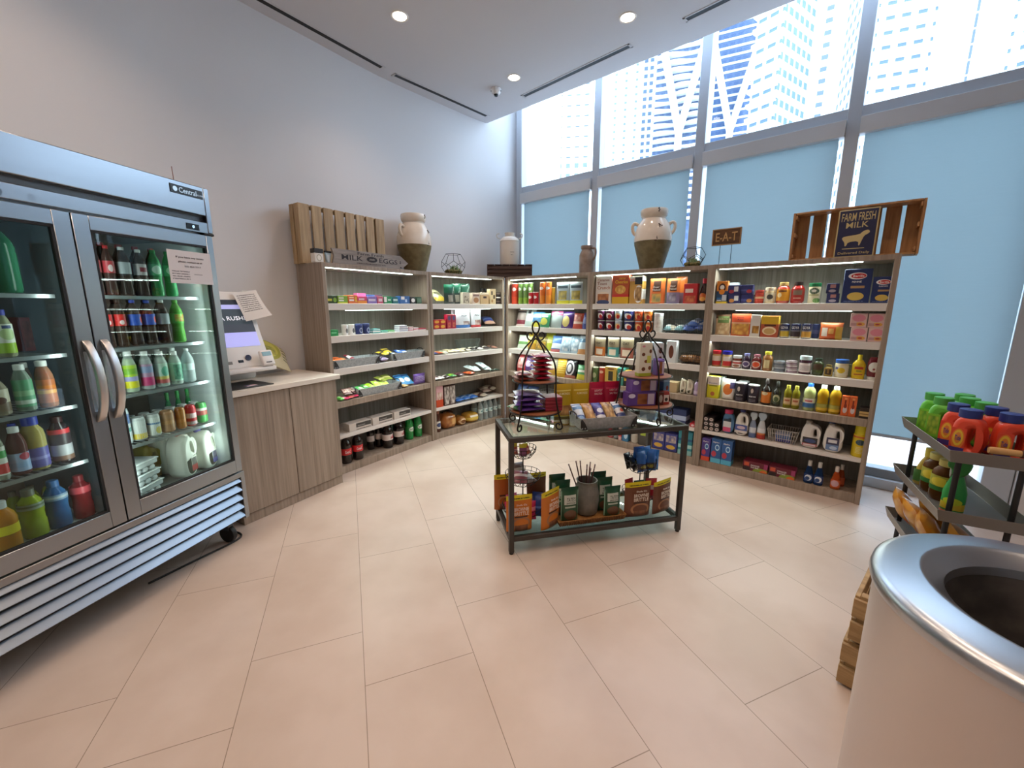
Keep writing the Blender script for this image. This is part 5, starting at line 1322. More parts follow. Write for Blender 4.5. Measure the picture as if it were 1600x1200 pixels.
s('loaf', 693, 712, None, 'dark brown bread loaf behind the front loaf', '#4a3024', h=.15, d=.10, dep=.24)
wk = dict(clear='#dfeaec', cap='#eef2f2', label='#c9dcdc')
s('water', 749, 787, 613, 'clear front water bottles', '#dfeaec', [('r', .3, .7, .3, .7, '#5a8a90')], n=5, dep=.04, clear='#dfeaec', cap='#eef2f2', label='#c9dcdc'); s('water', 739, 779, 611, 'rear water bottles', '#dfeaec', n=4, dep=.14, clear='#d0dcdc', cap='#dde4e4', label='#b6c9c9')
# ---- right corner unit
s = S(3, 0)
s('tube', 795.8, 807, 442.7, 'tall red chip tube', '#c83c28', [('e', .66, .74, .26, .1, W_), ('b', 0, .35, '#d84a2c')], cap='#d8d0c8'); s('tube', 807.5, 831, 442, 'tall green chip tubes', '#6a8a48', [('e', .5, .74, .36, .09, W_), ('b', .0, .3, '#8ab040')], n=3, cap='#cfd8c8', dep=.05)
s('tube', 823.5, 839.6, 456.7, 'short red chip tubes', '#b8202c', [('e', .5, .6, .36, .14, W_)], n=2, cap='#d8c8c8', dep=.02); s('tube', 840.6, 859.4, 441, 'tall orange chip tubes', '#d8722a', [('e', .5, .76, .38, .08, W_), ('b', 0, .4, '#e08a2c')], n=2, cap='#c86a30'); s('tube', 858, 865.5, 449, 'golden chip tube behind the orange pair', '#b88428', cap='#cfc8a8', dep=.12)
s('bag', 867.5, 908.5, 440.7, 'yellow and grey popcorn bags', '#9aa8b0', [('b', 0, .16, '#d6d428'), ('n', .2, .85, .2, .6, '#c8b03a', '#5a5a28', 5), ('r', .1, .9, .72, .84, '#3a4a52'), ('b', .92, 1, '#cfd8dc')], n=2, d=.05, coat=.1)
s = S(3, 1)
for u0, u1, v, lab, c, ly, k in [
    (804, 818, 481.5, 'grey and maroon chip bag', '#9a8a86', [('b', 0, .12, '#d8c4c0'), ('b', .12, .36, '#7a2838'), ('b', .8, .9, '#3a3436')], .1), (817, 833, 480.5, 'silver and white chip bag', '#b8c4c2', [('r', .3, .6, .75, .95, '#2c3038'), ('b', .3, .6, '#cfd8d4')], .1),
    (828, 847, 487, 'blue and yellow chip bag', '#4a82b0', [('b', 0, .3, '#c8c23a'), ('b', .6, .8, '#a8c4d8')], .06), (841, 856, 489, 'green puffed snack bag', '#3a8a60', [('e', .45, .4, .36, .24, '#d6d85a'), ('r', .2, .8, .7, .8, '#c8e0d0')], .03),
    (856, 875, 484, 'grey snack bag with pink top', '#9aa8a6', [('b', .7, .95, '#c85a8a'), ('e', .5, .82, .2, .1, '#e8b8c8')], .06), (874.5, 893, 486, 'purple chip bag with yellow oval', '#4a2a78', [('e', .4, .4, .32, .32, '#c8b868'), ('b', .85, 1, '#3a1a68')], .05),
    (892.5, 908, 489, 'red and orange chip bag', '#b84a38', [('b', .3, .45, '#e8d0c0'), ('n', .2, .8, .5, .9, '#e0b8a0', '#a83a2c', 5)], .04), (907, 917, 488, 'periwinkle chip bag at the stile', '#4a5aa8', [('e', .5, .5, .4, .2, '#8a9ad8')], .05)]:
    s('bag', u0, u1, v, lab, c, ly, d=.05, dep=k - .02, tilt=(radians(-14), 0, 0), form='pillow', seed=len(lab) % 5, gap=.98)
s = S(3, 2)
for u0, u1, v, lab, c, ly, dp in [
    (806, 822, 523, 'white and green chip bag', '#c9d2c4', [('b', .3, .5, '#6a9a58'), ('e', .5, .7, .3, .12, '#e8ece6')], .06), (820, 834, 519.5, 'yellow chip bag', '#c8b03a', [('b', 0, .35, '#b88a28'), ('e', .5, .6, .3, .16, '#e6da8a')], .08), (834, 850, 526, 'brown and yellow chip bag', '#8a7a38', [('n', .1, .9, .1, .6, '#d8a83a', '#5a4420', 5)], .06),
    (847, 861, 519, 'lime yellow chip bag', '#b8c03a', [('b', .4, .6, '#e2e48a')], .1), (858, 873, 524, 'royal blue and white chip bag', '#5a80b8', [('b', .2, .5, '#dfe8f0'), ('b', 0, .15, '#c86a6a')], .04), (872, 888, 525, 'sky blue cracker bag', '#a8c4d8', [('n', .1, .9, .1, .9, '#dfeaf0', '#5a88a8', 5)], .02), (886, 903, 524, 'pale blue cracker bag', '#b8d0e0', [('n', .1, .9, .1, .9, '#e8f0f4', '#6a90ac', 5)], .05), (900, 916, 523, 'white and blue cracker bag at stile', '#c4d6e2', [('b', 0, .25, '#c8905a'), ('b', .6, .8, '#5a8ab0')], .03)]:
    s('bag', u0, u1, v, lab, c, ly, d=.06, dep=dp, tilt=(radians(-20), 0, radians(4)), form='pillow', seed=len(lab) % 5, gap=1.0)
s = S(3, 3)
for u0, u1, v, lab, c, ly, dp in [
    (804, 818, 554, 'red chip bag with white print', '#a82c30', [('n', .2, .9, .2, .8, '#e8d8d0', '#b83a38', 5)], .05), (816, 830, 556, 'purple chip bag', '#5a3a78', [('e', .5, .5, .3, .2, '#c8b8d8')], .07), (827, 845, 553.5, 'royal blue chip bag', '#2f56b0', [('e', .5, .5, .36, .22, '#9ab4ec'), ('b', 0, .2, '#e0e4ec')], .05), (848, 868, 560, 'white and gold snack bag', '#d8d0b8', [('b', 0, .4, '#c89a3a')], .08),
    (866, 881, 561, 'bright yellow snack bag', '#d2a628', [('t', .2, .8, .1, .9, '#e8d070', 5)], .03), (879.5, 897, 559.5, 'black and white swirl chip bag', '#2c2c32', [('e', .45, .5, .4, .4, '#d8d8dc'), ('e', .45, .5, .3, .3, '#3a3a42'), ('e', .45, .5, .18, .2, '#cfcfd4'), ('b', 0, .15, '#b8705a')], .03), (893, 906, 561, 'black snack bag behind the swirl bag', '#23262a', [('e', .5, .5, .3, .2, '#5a7a60')], .12), (898, 915, 571, 'green and yellow snack bag at stile', '#5aa870', [('b', 0, .35, '#d6d048'), ('b', .5, .65, '#e8f0e4')], .02)]:
    s('bag', u0, u1, v, lab, c, ly, d=.06, dep=dp, tilt=(radians(-14), 0, 0), form='pillow', seed=len(lab) % 5, gap=.98)
s = S(3, 4)
s('bag', 803, 836, None, 'navy snack bags', '#2a3a68', [('n', .1, .9, .2, .8, '#5a7ab0', '#1c2848', 4)], n=2, h=.14, d=.07, tilt=(radians(-25), 0, 0), form='pillow'); s('basket', 838, 872, None, 'white wire basket behind the tiered stand', '#d8dade', h=.10, d=.2); s('box', 880, 912, None, 'maroon snack cartons', '#8a2a38', [('b', .3, .6, '#d8c0a8')], n=2, h=.14, d=.1)
s = S(3, 5)
s('box', 800, 850, None, 'brown grocery cartons', '#8a6a4a', [('b', .4, .7, '#d8c8a8')], n=2, h=.16, d=.12, dep=.12); s('jar', 860, 900, None, 'white-lidded amber jars', '#a8783a', n=3, h=.15, label='#d8d0c0', cap='#e4e2dc', dep=.1)
# ---- middle back unit
s = S(4, 0)
s('box', 929.5, 955, 428.7, 'white toast cereal box with bowl picture', '#dcd6d0', [('e', .5, .22, .46, .22, '#e8dccc'), ('n', .15, .85, .1, .36, '#c8844a', '#8a4a28', 6), ('e', .5, .05, .4, .09, '#3a4a78')], [('Cinnamon', .5, .86, .10, .72, '#8a4a34'), ('Toast', .42, .73, .10, .6, '#8a4a34'), ('Crunch', .52, .58, .12, .8, '#a8552c')], d=.07)
s('box', 955.6, 982, 428, 'orange honey cereal box with yellow base', '#b8502a', [('b', 0, .24, '#dcae1e'), ('b', .24, .33, '#c82c2a'), ('e', .5, .5, .32, .15, '#d8a84a'), ('n', .25, .75, .4, .6, '#e8c06a', '#b8782a', 7)], [('HONEY NUT', .6, .88, .05, .4, '#e8c03a'), ('Cheerios', .55, .77, .12, .76, '#f0c428')], d=.07)
s('box', 982.6, 1003, 431.5, 'tan granola box with bowl picture', '#c89a4a', [('b', .82, 1, '#dcdcd8'), ('r', .4, .98, .7, .96, '#23242a'), ('e', .72, .35, .34, .32, W_), ('n', .45, .95, .1, .6, '#d8b078', '#6a4424', 6)], [('KIND', .22, .86, .09, .3, '#c8482c')], d=.09)
s('bag', 1012.3, 1037, 435, 'orange granola pouch with dark triangle', '#d2672a', [('r', .25, .75, .48, .9, '#4a2c20'), ('r', .0, .26, .6, 1, '#d8702c'), ('r', .74, 1, .6, 1, '#d8702c'), ('n', .2, .8, .05, .4, '#6a7a5a', '#d8a04a', 5)], [('Bear', .5, .66, .08, .4, W_), ('Naked', .5, .55, .08, .5, W_)], d=.07, coat=.05, rough=.5); s('bag', 1038.6, 1060, 435, 'purple and orange granola pouch', '#7a7090', [('b', .45, 1, '#d2722e'), ('r', .3, .8, .5, .92, '#4a2c20'), ('n', .2, .8, .08, .4, '#a8a0b0', '#5a5068', 5)], [('Bear', .55, .7, .08, .4, W_), ('Naked', .55, .59, .08, .5, W_)], d=.07, coat=.05, rough=.5)
s('bag', 1053, 1071, 432, 'plain orange granola pouch in the rear row', '#d2722e', [('b', 0, .4, '#8a6a78')], d=.06, dep=.12); s('box', 1067, 1089, 443.5, 'red oatmeal carton', '#b82c32', [('r', .12, .7, .55, .75, '#e8d8d0'), ('n', .1, .9, .05, .4, '#d8885a', '#a83a30', 5)], d=.06)
s('syrup', 1089.5, 1105, 435, 'dark syrup bottle with red cap', '#2a1410', [('e', .5, .5, .42, .48, '#c8642c'), ('e', .5, .3, .3, .25, '#e0a04a')], cap='#b82438', label='#3a1c14')
s = S(4, 1)
cupc = [(931, 942.5, '#5a2a50', 'plum noodle cup'), (943.3, 957.3, '#5c2446', 'maroon noodle cup'), (958, 970, '#b8c4d0', 'pale blue yogurt cup'), (971.5, 988.6, '#2c3472', 'navy macaroni cup'), (989, 1002.5, '#c0502c', 'orange-red macaroni cup'), (1003.3, 1017.6, '#cc6a24', 'orange macaroni cup')]
for i, (u0, u1, c, l) in enumerate(cupc):
    for q, z in (('lower', 0), ('upper', .105)):
        s('cup', u0, u1, None, '%s, %s one of a stack,' % (l, q), c, h=.10, z=z, dep=.03, print=(('e', .5, .5, .36, .28, W_ if i in (0, 1, 3) else '#e8b878'), ('e', .62, .4, .2, .22, '#c83a34')), cap='#d8dce2', n=1, w=None)
s('tub', 1018.6, 1033.5, 489.5, 'tall white soup cup', '#d8d4d0', [('n', .2, .9, .3, .8, '#b8a8a0', '#e4e0dc', 4)], cap='#cfccd0')
s('basket', 1035, 1067, 499.5, 'wire basket of teal packs', '#5a6264', dep=.03, d=.2); pile(s, 'flat', [(1041, .05, .01, .2, .2), (1050, .06, .015, -.2, .3), (1059, .05, .012, .1, .2)], 'teal basket packs', [('#7aa8b0', [('b', .3, .6, W_)]), ('#b8ac98', [('b', .4, .6, '#2c2c30')])], w=.09, d=.14, h=.06)
s('basket', 1068.5, 1099, 499.5, 'wire basket of blue bags', '#5a6264', dep=.03, d=.2); pile(s, 'flat', [(1074, .05, .02, .2, .3), (1084, .06, .06, -.2, .3), (1091, .05, .03, .3, .25)], 'blue basket bags', [('#3f68c0', [('n', .1, .9, .2, .7, '#cfd8ec', '#2a4890', 4)])], w=.11, d=.15, h=.07)
s = S(4, 2)
for u0, u1, c, l in ((927.2, 944, '#c8702c', 'orange'), (947, 965, '#4a9a98', 'teal'), (967, 988, '#a05a48', 'red-brown')):
    s('bag', u0, u1, 527.5, '%s and tan oat granola pouch' % l, '#8a7c62', [('b', .03, .5, c), ('r', .2, .8, .1, .4, '#e0d0b8'), ('b', .93, 1, '#a8a098')], [('OAT', .5, .7, .12, .5, '#3a2c22')], d=.06, coat=.05, rough=.5)
s('bag', 991, 1003, 546, 'white and navy oat pouch', '#cfd4dc', [('b', .4, .7, '#3a5a90')], d=.05); s('box', 1005, 1030, 535, 'pale blue cracker cartons', '#a8c0d4', [('b', .3, .6, W_)], n=2, d=.07); s('box', 1040, 1056, 533, 'white almond carton behind the stand', '#d8dce0', [('e', .5, .5, .25, .3, '#6a3a2a')], d=.07)
s('basket', 1061, 1096, 553, 'wire basket of brown rolls', '#3c3430', dep=.03, d=.22)
pile(s, 'loaf', [(1067, .06, .012, .2, 0), (1078, .07, .015, -.2, 0), (1088, .05, .012, .1, 0)], 'brown bread rolls', [('#8a5a3a', [('n', .1, .9, .1, .9, '#b88a5a', '#5a3422', 4)]), ('#a87a52', ())], w=.10, d=.10, h=.065)
s = S(4, 3)
s('canister', 923.3, 933, 574, 'green tea tin', '#5a7a48', [('e', .5, .5, .3, .2, '#c8d0a8')], cap='#a8a890'); s('canister', 933.6, 944, 574, 'red cocoa canister', '#b8402c', [('e', .5, .75, .34, .1, '#e8c8a8')], cap='#d8b8a8'); s('box', 944.5, 963, 573.5, 'yellow tea carton with dark window', '#c8a84a', [('r', .3, .7, .2, .75, '#3a3424'), ('e', .5, .88, .3, .06, '#8a5a2a')], d=.09, top='#e4e0d4')
s('box', 963.8, 974, 576, 'teal energy bar carton', '#3f8a80', [], [('CLIF', .5, .55, .22, .8, W_)], d=.12, rz=0); s('box', 974.6, 983, 580, 'yellow and black bar carton', '#c8a02c', [('b', 0, .35, '#2c2a24')], [('CLIF', .5, .6, .22, .8, '#23211c')], d=.1)
s('box', 985, 1000, None, 'white tissue carton', '#d8d8dc', h=.09, d=.1); s('box', 1040, 1058, None, 'tan cracker carton', '#c0a880', h=.1, d=.1)
s('jug', 1061, 1081.5, 591.5, 'cream creamer jugs', '#d8d0bc', (), n=2, cap='#3a4450', d=.05); s('oil', 1082, 1093, 594, 'lilac lotion bottle with dark cap', '#b09ac0', [('r', .15, .85, .2, .8, '#d8c8e0')], cap='#2c2832', label='#c4b0d0')
s = S(4, 4)
s('box', 925, 1000, None, 'grey household cartons', '#8a8e94', [('b', .3, .6, '#c8ccd4')], n=4, h=.15, d=.12); s('box', 1010, 1072, None, 'navy cookie cartons', '#2c3a6a', [('b', .3, .6, '#a8b8d8')], n=3, h=.15, d=.12); s('box', 1078, 1087, 662, 'red and white carton at the stile', '#c02c3a', [('e', .5, .5, .3, .3, '#e8c8cc')], d=.1)
s = S(4, 5)
s('soap', 946, 957, None, 'small red cleaner bottle', '#b02838', (), h=.14, cap='#a02030', label='#d8a0a8'); s('soap', 957.5, 965, None, 'small grey cleaner bottle', '#5a6468', (), h=.14, cap='#3a4044', label='#8a9498'); s('box', 966, 971, None, 'slim pink toothpaste carton', '#d8b0b4', [('b', .3, .6, '#c03a48')], h=.14, d=.05); s('box', 971.5, 981.5, None, 'blue bath tissue carton', '#3a7aa8', [('e', .6, .5, .3, .3, '#bcd8ec')], h=.14, d=.06)
s('soap', 982.5, 996, None, 'white lotion bottle', '#d8d2c8', (), h=.2, cap='#b8b4ac', label='#c4bcb0'); s('box', 997, 1012, None, 'dark shampoo carton with lime label', '#4a4642', [('r', .2, .75, .55, .9, '#a8c03a')], h=.19, d=.07); s('soap', 1012.5, 1018, None, 'small cream soap bottle', '#d0c8b4', (), h=.12)
s('box', 1019, 1057.5, 676.5, 'navy fish cracker cartons', '#3a3f8a', [('n', .1, .9, .5, .9, '#d8c8b0', '#4a4a90', 5), ('e', .5, .25, .36, .12, '#d8b048'), ('b', 0, .06, '#262a60')], n=2, d=.1)
s('box', 1058.5, 1080.5, 675, 'teal freezer bag cartons', '#2f8a9a', [('b', .3, .45, '#a8d8d8'), ('b', .6, .7, '#1f5a88'), ('b', .0, .2, '#8ac0c0')], n=2, d=.1)
# ---- end unit
s = S(5, 0)
s('box', 1118.3, 1136, 439.3, 'orange and navy macaroni carton', '#2c4a70', [('b', .55, 1, '#d2802e'), ('b', 0, .09, '#e0c03a'), ('e', .5, .7, .32, .2, '#4a2c28'), ('e', .5, .72, .2, .1, '#e0dcd4'), ('e', .5, .52, .26, .12, '#e08a2c'), ('r', .55, .95, .12, .38, '#c8d0d8'), ('r', .08, .5, .2, .26, '#3a78b0'), ('r', .08, .5, .12, .16, '#dce4ec')], d=.05)
s('box', 1137, 1152, 442, 'white and blue carton in rear row', '#c8d4dc', [('b', .5, .8, '#5a80a0')], d=.06, dep=.13)
for i in range(2):
    for j, q in enumerate(('lower', 'upper')):
        s('box', 1137.5 + i * 20, 1157 + i * 20, None, 'navy cheese dinner carton, %s %s,' % (q, ('by the macaroni', 'by the red jar')[i]), '#2c2f66', [('r', .5, .85, .3, .85, '#dfe2e8') if i == 0 else ('b', .3, .5, '#4a4f8a'), ('e', .3 if i == 0 else .7, .3, .22, .2, '#c88a4a' if j == 0 else '#a83a48')], d=.06, h=.076, z=j * .077, plain=1, dep=.04)
s('jar', 1177.6, 1192.6, 453.3, 'small red salsa jar', '#b03a2c', [('b', .4, .7, '#e0b890')], cap='#b83c34', label='#c84a38'); s('jar', 1193, 1210.5, 449.2, 'tan relish jar with dark window', '#cdb894', [('e', .55, .5, .3, .3, '#4a4440')], cap='#e0d4bc', label='#c9bda4', capn=2)
s('gjar', 1210.5, 1233, 441, 'pasta sauce jar with yellow label', '#a83824', [('r', .12, .9, .0, 1, '#d8942c'), ('e', .3, .5, .16, .2, '#e8d8a8'), ('r', .2, .8, .78, .92, '#6a3a24')], cap='#c8a868', lz=(.12, .66), label='#d8942c'); s('gjar', 1233.5, 1256, 440.2, 'dark red sauce jar with black lid', '#9a2420', [('r', .2, .85, .5, .9, '#7a6a58'), ('r', .25, .8, .2, .3, '#c89a8a')], cap='#2c1c1c', lz=(.1, .66), label='#a02a26', seg=8)
s('tub', 1261, 1281, 442.2, 'green-lidded grated cheese canister', '#d8d0b0', [('e', .5, .75, .4, .2, '#2f4a3a'), ('e', .5, .76, .2, .08, '#d8d8d0'), ('r', .1, .9, .45, .55, '#a8a878'), ('e', .75, .15, .3, .15, '#6a9a58')], cap='#1f7a4a')
for i, q in enumerate(('lower', 'upper')): s('box', 1291.3, 1311.5, None, 'small navy pasta carton, %s one,' % q, '#232a58', [('r', .3, .75, .55, .9, '#a87a78'), ('e', .5, .25, .3, .14, '#a8a0b0')], d=.07, h=.072, z=i * .0725, plain=1)
oval = [('e', .48, .8, .33, .1, '#e4e0e0'), ('e', .52, .8, .27, .075, '#b8282e'), ('e', .5, .2, .3, .12, '#d2b45a'), ('r', .28, .78, .44, .51, '#a8845a'), ('t', .04, .09, .1, .8, '#5a6a98', 1)]
s('box', 1314, 1359.3, 420.5, 'large navy penne pasta carton with red oval', '#1f2f60', oval, [('Barilla', .52, .8, .06, .4, W_), ('PENNE', .48, .63, .05, .34, W_)], d=.06); s('box', 1360, 1396, 432.5, 'medium navy elbow pasta carton with red oval', '#1f2f60', oval, [('Barilla', .52, .8, .065, .42, W_), ('ELBOWS', .5, .64, .045, .4, W_)], d=.06)
s = S(5, 1)
s('bag', 1116, 1140, 492, 'clear and green rice pouch', '#c8a888', [('b', .82, 1, '#5a3a24'), ('r', .15, .9, .6, .92, '#6a8048'), ('n', .1, .95, .05, .6, '#e0cca0', '#b08a60', 6)], [('SEEDS', .52, .8, .1, .6, '#d8d0a8')], d=.05, coat=.05, rough=.5); s('bag', 1140.5, 1171, 490.5, 'orange-red ready rice pouch', '#cc4a22', [('n', .05, .95, .05, .55, '#e0b050', '#a8602a', 6), ('b', .55, .62, '#d8a078')], [('Ready', .5, .84, .07, .36, '#2c2848'), ('Rice', .5, .74, .07, .3, '#2c2848')], d=.05, coat=.05, rough=.5)
s('box', 1171.6, 1187, 492.5, 'white potato carton', '#d8d4cc', [('n', .2, .9, .15, .5, '#d2a048', '#7a4a22', 4)], d=.06); s('box', 1187.4, 1216, 494, 'yellow and brown mashed potato carton', '#b05438', [('b', .62, 1, '#d8b02c'), ('e', .5, .3, .4, .2, '#ead8b0'), ('e', .5, .28, .3, .14, '#c8a468'), ('r', .2, .85, .52, .6, '#4a2c20')], d=.07)
for i, (u0, u1, c, l) in enumerate(((1217, 1232.6, '#c8a82c', 'yellow corn can'), (1234, 1250, '#3a2c2c', 'black bean can'), (1251, 1267, '#c8963a', 'chickpea can'))):
    s('can', u0, u1, 506.3, 'navy %s' % l, '#262c50', [('b', .03, .48, c), ('b', .48, .56, '#7a7a84'), ('b', .0, .06, '#d8d0b0')], [('GOYA', .5, .76, .2, .8, W_)], label='#262c50')
s('can', 1267.5, 1280, 506.3, 'navy bean can in rear row', '#262c50', label='#262c50', dep=.12, ly=[('b', .3, .6, '#4a4a6a')])
s('bag', 1279, 1317, 504.5, 'orange noodle soup pack', '#c85a24', [('r', .7, 1, 0, 1, '#c8a43a'), ('r', .1, .35, .2, .7, '#d8d0c4'), ('r', .4, .62, .35, .65, '#e0b060'), ('b', .75, 1, '#d2703a')], d=.07, form='pillow', seed=3)
for i in range(2):
    for j, q in enumerate(('lower', 'upper')):
        s('box', 1328.5 + i * 27.5, 1355.5 + i * 27.5, None, 'pink pastry carton, %s %s,' % (q, ('by the noodles', 'by the end panel')[i]), '#d8b4b0', [('e', .5, .66, .4, .26, '#d88898'), ('e', .6, .22, .3, .14, '#d8a04a'), ('r', .05, .4, .1, .3, '#b89090'), ('e', .6, .22, .14, .06, '#a83a40')], d=.1, h=.1, z=j * .1012, plain=1, dep=.03)
s = S(5, 2)
s('jar', 1110.5, 1125, 548, 'red-lidded peanut butter jar', '#b88a58', [('b', 0, .45, '#c02c2c'), ('b', .45, 1, '#d8c8b8')], cap='#b8202c', lz=(.1, .68)); s('jar', 1125.6, 1142, 549, 'blue-lidded peanut butter jar', '#b89a60', [('r', .2, 1, 0, .5, '#c02c2c'), ('r', .2, 1, .5, 1, '#d8d0c8')], cap='#2424a0', lz=(.1, .68))
s('jar', 1142.4, 1157.6, 556, 'white-lidded hazelnut spread jar', '#6a3424', [('b', .55, .8, '#b83a34'), ('e', .5, .25, .36, .2, '#8a5a44')], cap='#e0e6e8', label='#e4dcd4', lz=(.08, .6)); s('gjar', 1158, 1172, 553, 'dark grape jam jar with gingham lid', '#2c1a2c', [('e', .5, .5, .44, .44, '#d0c8d4'), ('e', .5, .5, .34, .3, '#5a4a78')], cap='#7a7ab0', lz=(.12, .56), label='#3a2a44'); s('gjar', 1172.6, 1188.5, 554.5, 'red strawberry jam jar with gingham lid', '#5a1a1c', [('e', .5, .5, .46, .46, '#e0d8cc'), ('e', .5, .5, .38, .36, '#d2502c')], cap='#b07080', lz=(.12, .6), label='#7a2420')
s('gjar', 1189.3, 1206, 550, 'amber honey jar with yellow lid', '#8a5a2c', [('r', .2, .75, .1, .95, '#d2c494')], cap='#d8d040', lz=(.1, .6), label='#8a5a2c')
for i, q in enumerate(('lower', 'upper')): s('can', 1207.5, 1226.5, None, 'grey tuna can, %s of two,' % q, '#8f959c', [('b', .2, .6, '#5f6a78'), ('b', .7, .9, '#b8bec4')], h=.045, z=i * .0455, label='#8f959c')
for i, q in enumerate(('lowest', 'middle', 'topmost')): s('can', 1227.5, 1246, None, 'mauve and white tuna can, %s of three,' % q, '#b8aab0', [('b', .2, .5, '#7a5a70'), ('b', .65, .9, '#dcd6d8')], h=.033, z=i * .0335, label='#b8aab0')
s('jar', 1246.5, 1267, 557, 'white-lidded jam jar with cream label', '#3a1a28', [('b', .0, 1, '#d8ccc8'), ('t', .2, .8, .15, .85, '#8a7a80', 4)], cap='#bcd0d4', lz=(.12, .62)); s('gjar', 1268, 1286.5, 560.5, 'dark olive jar', '#3c4428', [('r', .1, .9, .4, .95, '#4a3424'), ('n', .1, .9, .1, .4, '#5a6a38', '#2a3018', 4)], cap='#2c3a2c', label='#3c4a2c', lz=(.1, .7)); s('gjar', 1286.8, 1301.5, 570.5, 'short golden mustard jar', '#8a7434', [('r', .15, .85, .1, .9, '#3a2c1c'), ('r', .4, .6, .3, 1, '#8a6a3a')], cap='#7a6a34', lz=(.1, .7), label='#b89a4a')
s('jar', 1302.5, 1325.5, 562.5, 'blue-lidded mayonnaise jar', '#d8cca8', [('e', .5, .5, .28, .3, '#d8b82c'), ('r', .08, .28, .6, .85, '#5a5a88')], cap='#2c58a0', label='#d8d0b4'); s('jar', 1322, 1332, 570, 'pale relish jar behind the mayonnaise', '#a8a47c', dep=.13, cap='#8a8a68')
s('mustard', 1329.5, 1351.5, 555.5, 'yellow mustard squeeze bottle', '#d8b41a', [('r', .2, .85, .62, .85, '#b83a24'), ('r', .35, .75, .38, .52, '#8a8a2c'), ('r', .2, .85, .1, .2, '#a8502c')], cap='#e0c82c', label='#d8b41a'); s('ketchup', 1353, 1376, 559, 'dark red ketchup squeeze bottle', '#6a1420', [('e', .5, .5, .42, .5, '#d8d4cc'), ('e', .5, .3, .1, .1, '#8a3a34')], cap='#d8d4cc', label='#6a1420')
s = S(5, 3)
s('box', 1104, 1122.5, 588.5, 'yellow and white sugar carton', '#d8d02c', [('b', .62, 1, '#e8dcd6'), ('e', .5, .2, .18, .1, '#b86a3a'), ('r', .15, .85, .55, .6, '#7a7a2c')], [('Domino', .5, .7, .07, .7, '#3a3a6a')], d=.07); s('box', 1123, 1131, 589, 'white sugar carton in rear row', '#d8e4e4', d=.06, dep=.12)
s('bag', 1125, 1146, 593, 'white flour bag with orange circle', '#ddd2c8', [('e', .5, .5, .36, .26, '#d2702c'), ('r', .65, 1, .55, .85, '#4a4470'), ('b', .85, 1, '#e8e8e8')], d=.08, coat=0, rough=.6)
s('canister', 1145.5, 1164.5, 598.5, 'navy salt canister beside the flour', '#2a2430', [('e', .4, .72, .12, .14, '#c8b8b0'), ('t', .08, .25, .2, .8, '#7a7480', 2)], [('MORTON', .5, .38, .07, .56, W_)], label='#2a2430', cap='#e0e6e8'); s('canister', 1165.5, 1184.5, 602, 'navy salt canister beside the orange-label bottle', '#2a2430', [('e', .45, .72, .12, .14, '#c8b8b0'), ('t', .08, .25, .2, .8, '#7a7480', 2)], [('MORTON', .5, .38, .07, .6, W_)], label='#2a2430', cap='#d8dee0'); s('canister', 1150, 1168, 596, 'navy salt canister in rear row', '#2a2430', label='#2a2430', cap='#e0e6e8', dep=.12)
s('wine', 1187, 1203.5, 592, 'dark vinegar bottle with orange label', '#1c1410', [('b', 0, .9, '#d2782c'), ('e', .4, .85, .3, .16, '#d8c8a0')], cap='#2a2220', label='#d2782c', lz=(.08, .5)); s('wine', 1205, 1219, 597, 'dark olive oil bottle with green label', '#1c1c14', [('e', .5, .6, .4, .4, '#b8b890'), ('e', .5, .5, .28, .28, '#4a5a38')], cap='#1c1c18', label='#3a4430', lz=(.1, .48))
s('oil', 1222.5, 1248.5, 603.3, 'small olive oil bottles', '#8a8628', [('r', .1, .95, .15, 1, '#d0b48a'), ('r', .2, .85, .5, .75, '#a85a3a')], n=2, cap='#c8c04a', lz=(.14, .46), label='#b0983c', clear='#c2b83c')
s('oil', 1252.5, 1272.5, 599.3, 'clear vegetable oil bottle with blue cap', '#d8dcb0', [('b', 0, .5, '#3a68a0'), ('r', .15, .9, .5, 1, '#d8d4cc'), ('r', .2, .8, .62, .82, '#b8605a')], cap='#2458a8', clear='#e2e8b8', lz=(.12, .45), fill='#d6dca0'); s('oil', 1273.8, 1313, 603.5, 'yellow cooking oil bottles', '#c8a82c', [('b', .45, 1, '#8a9440'), ('b', .0, .4, '#d8b43a'), ('r', .1, .9, .5, .9, '#a8a04a')], n=2, cap='#e4e4dc', clear='#e8cc3c', fill='#c8a428')
s('box', 1313.3, 1337.5, 619.8, 'orange hot sauce cartons', '#d8642c', [('e', .55, .3, .28, .16, '#d0c4c4'), ('r', .42, .62, .45, .8, '#7a2a20'), ('r', .35, .7, .82, .92, '#e89a5a'), ('e', .55, .5, .2, .12, '#8a3020')], n=2, d=.04)
s('box', 1342.5, 1361.5, 638, 'dark flat tea tin with cream band', '#2c2420', [('b', .2, .65, '#c8a86a'), ('b', .36, .46, '#8a6a3a')], d=.09, plain=1)
s = S(5, 4)
for j, (q, nn) in enumerate((('bottom-row', 3), ('middle-row', 3), ('top-row', 2))):
    s('box', 1099.3, 1099.3 + 8.4 * nn, None, '%s black foil cartons' % q, '#221c1e', [('e', .5, .5, .38, .36, '#c8b8b4'), ('r', .3, .7, .42, .58, '#3a3034')], n=nn, h=.042, d=.25, z=j * .0428, plain=1, dep=.02)
s('deterg', 1126.8, 1146, 641, 'blue detergent bottle with pink cap', '#4a7298', cap='#c02c5a', ly=[('b', .0, .35, '#d0507a'), ('b', .35, .8, '#d2d4d8'), ('b', .8, 1, '#2c3a4a')], lbox=(-.4, .3, .08, .62), d=.07)
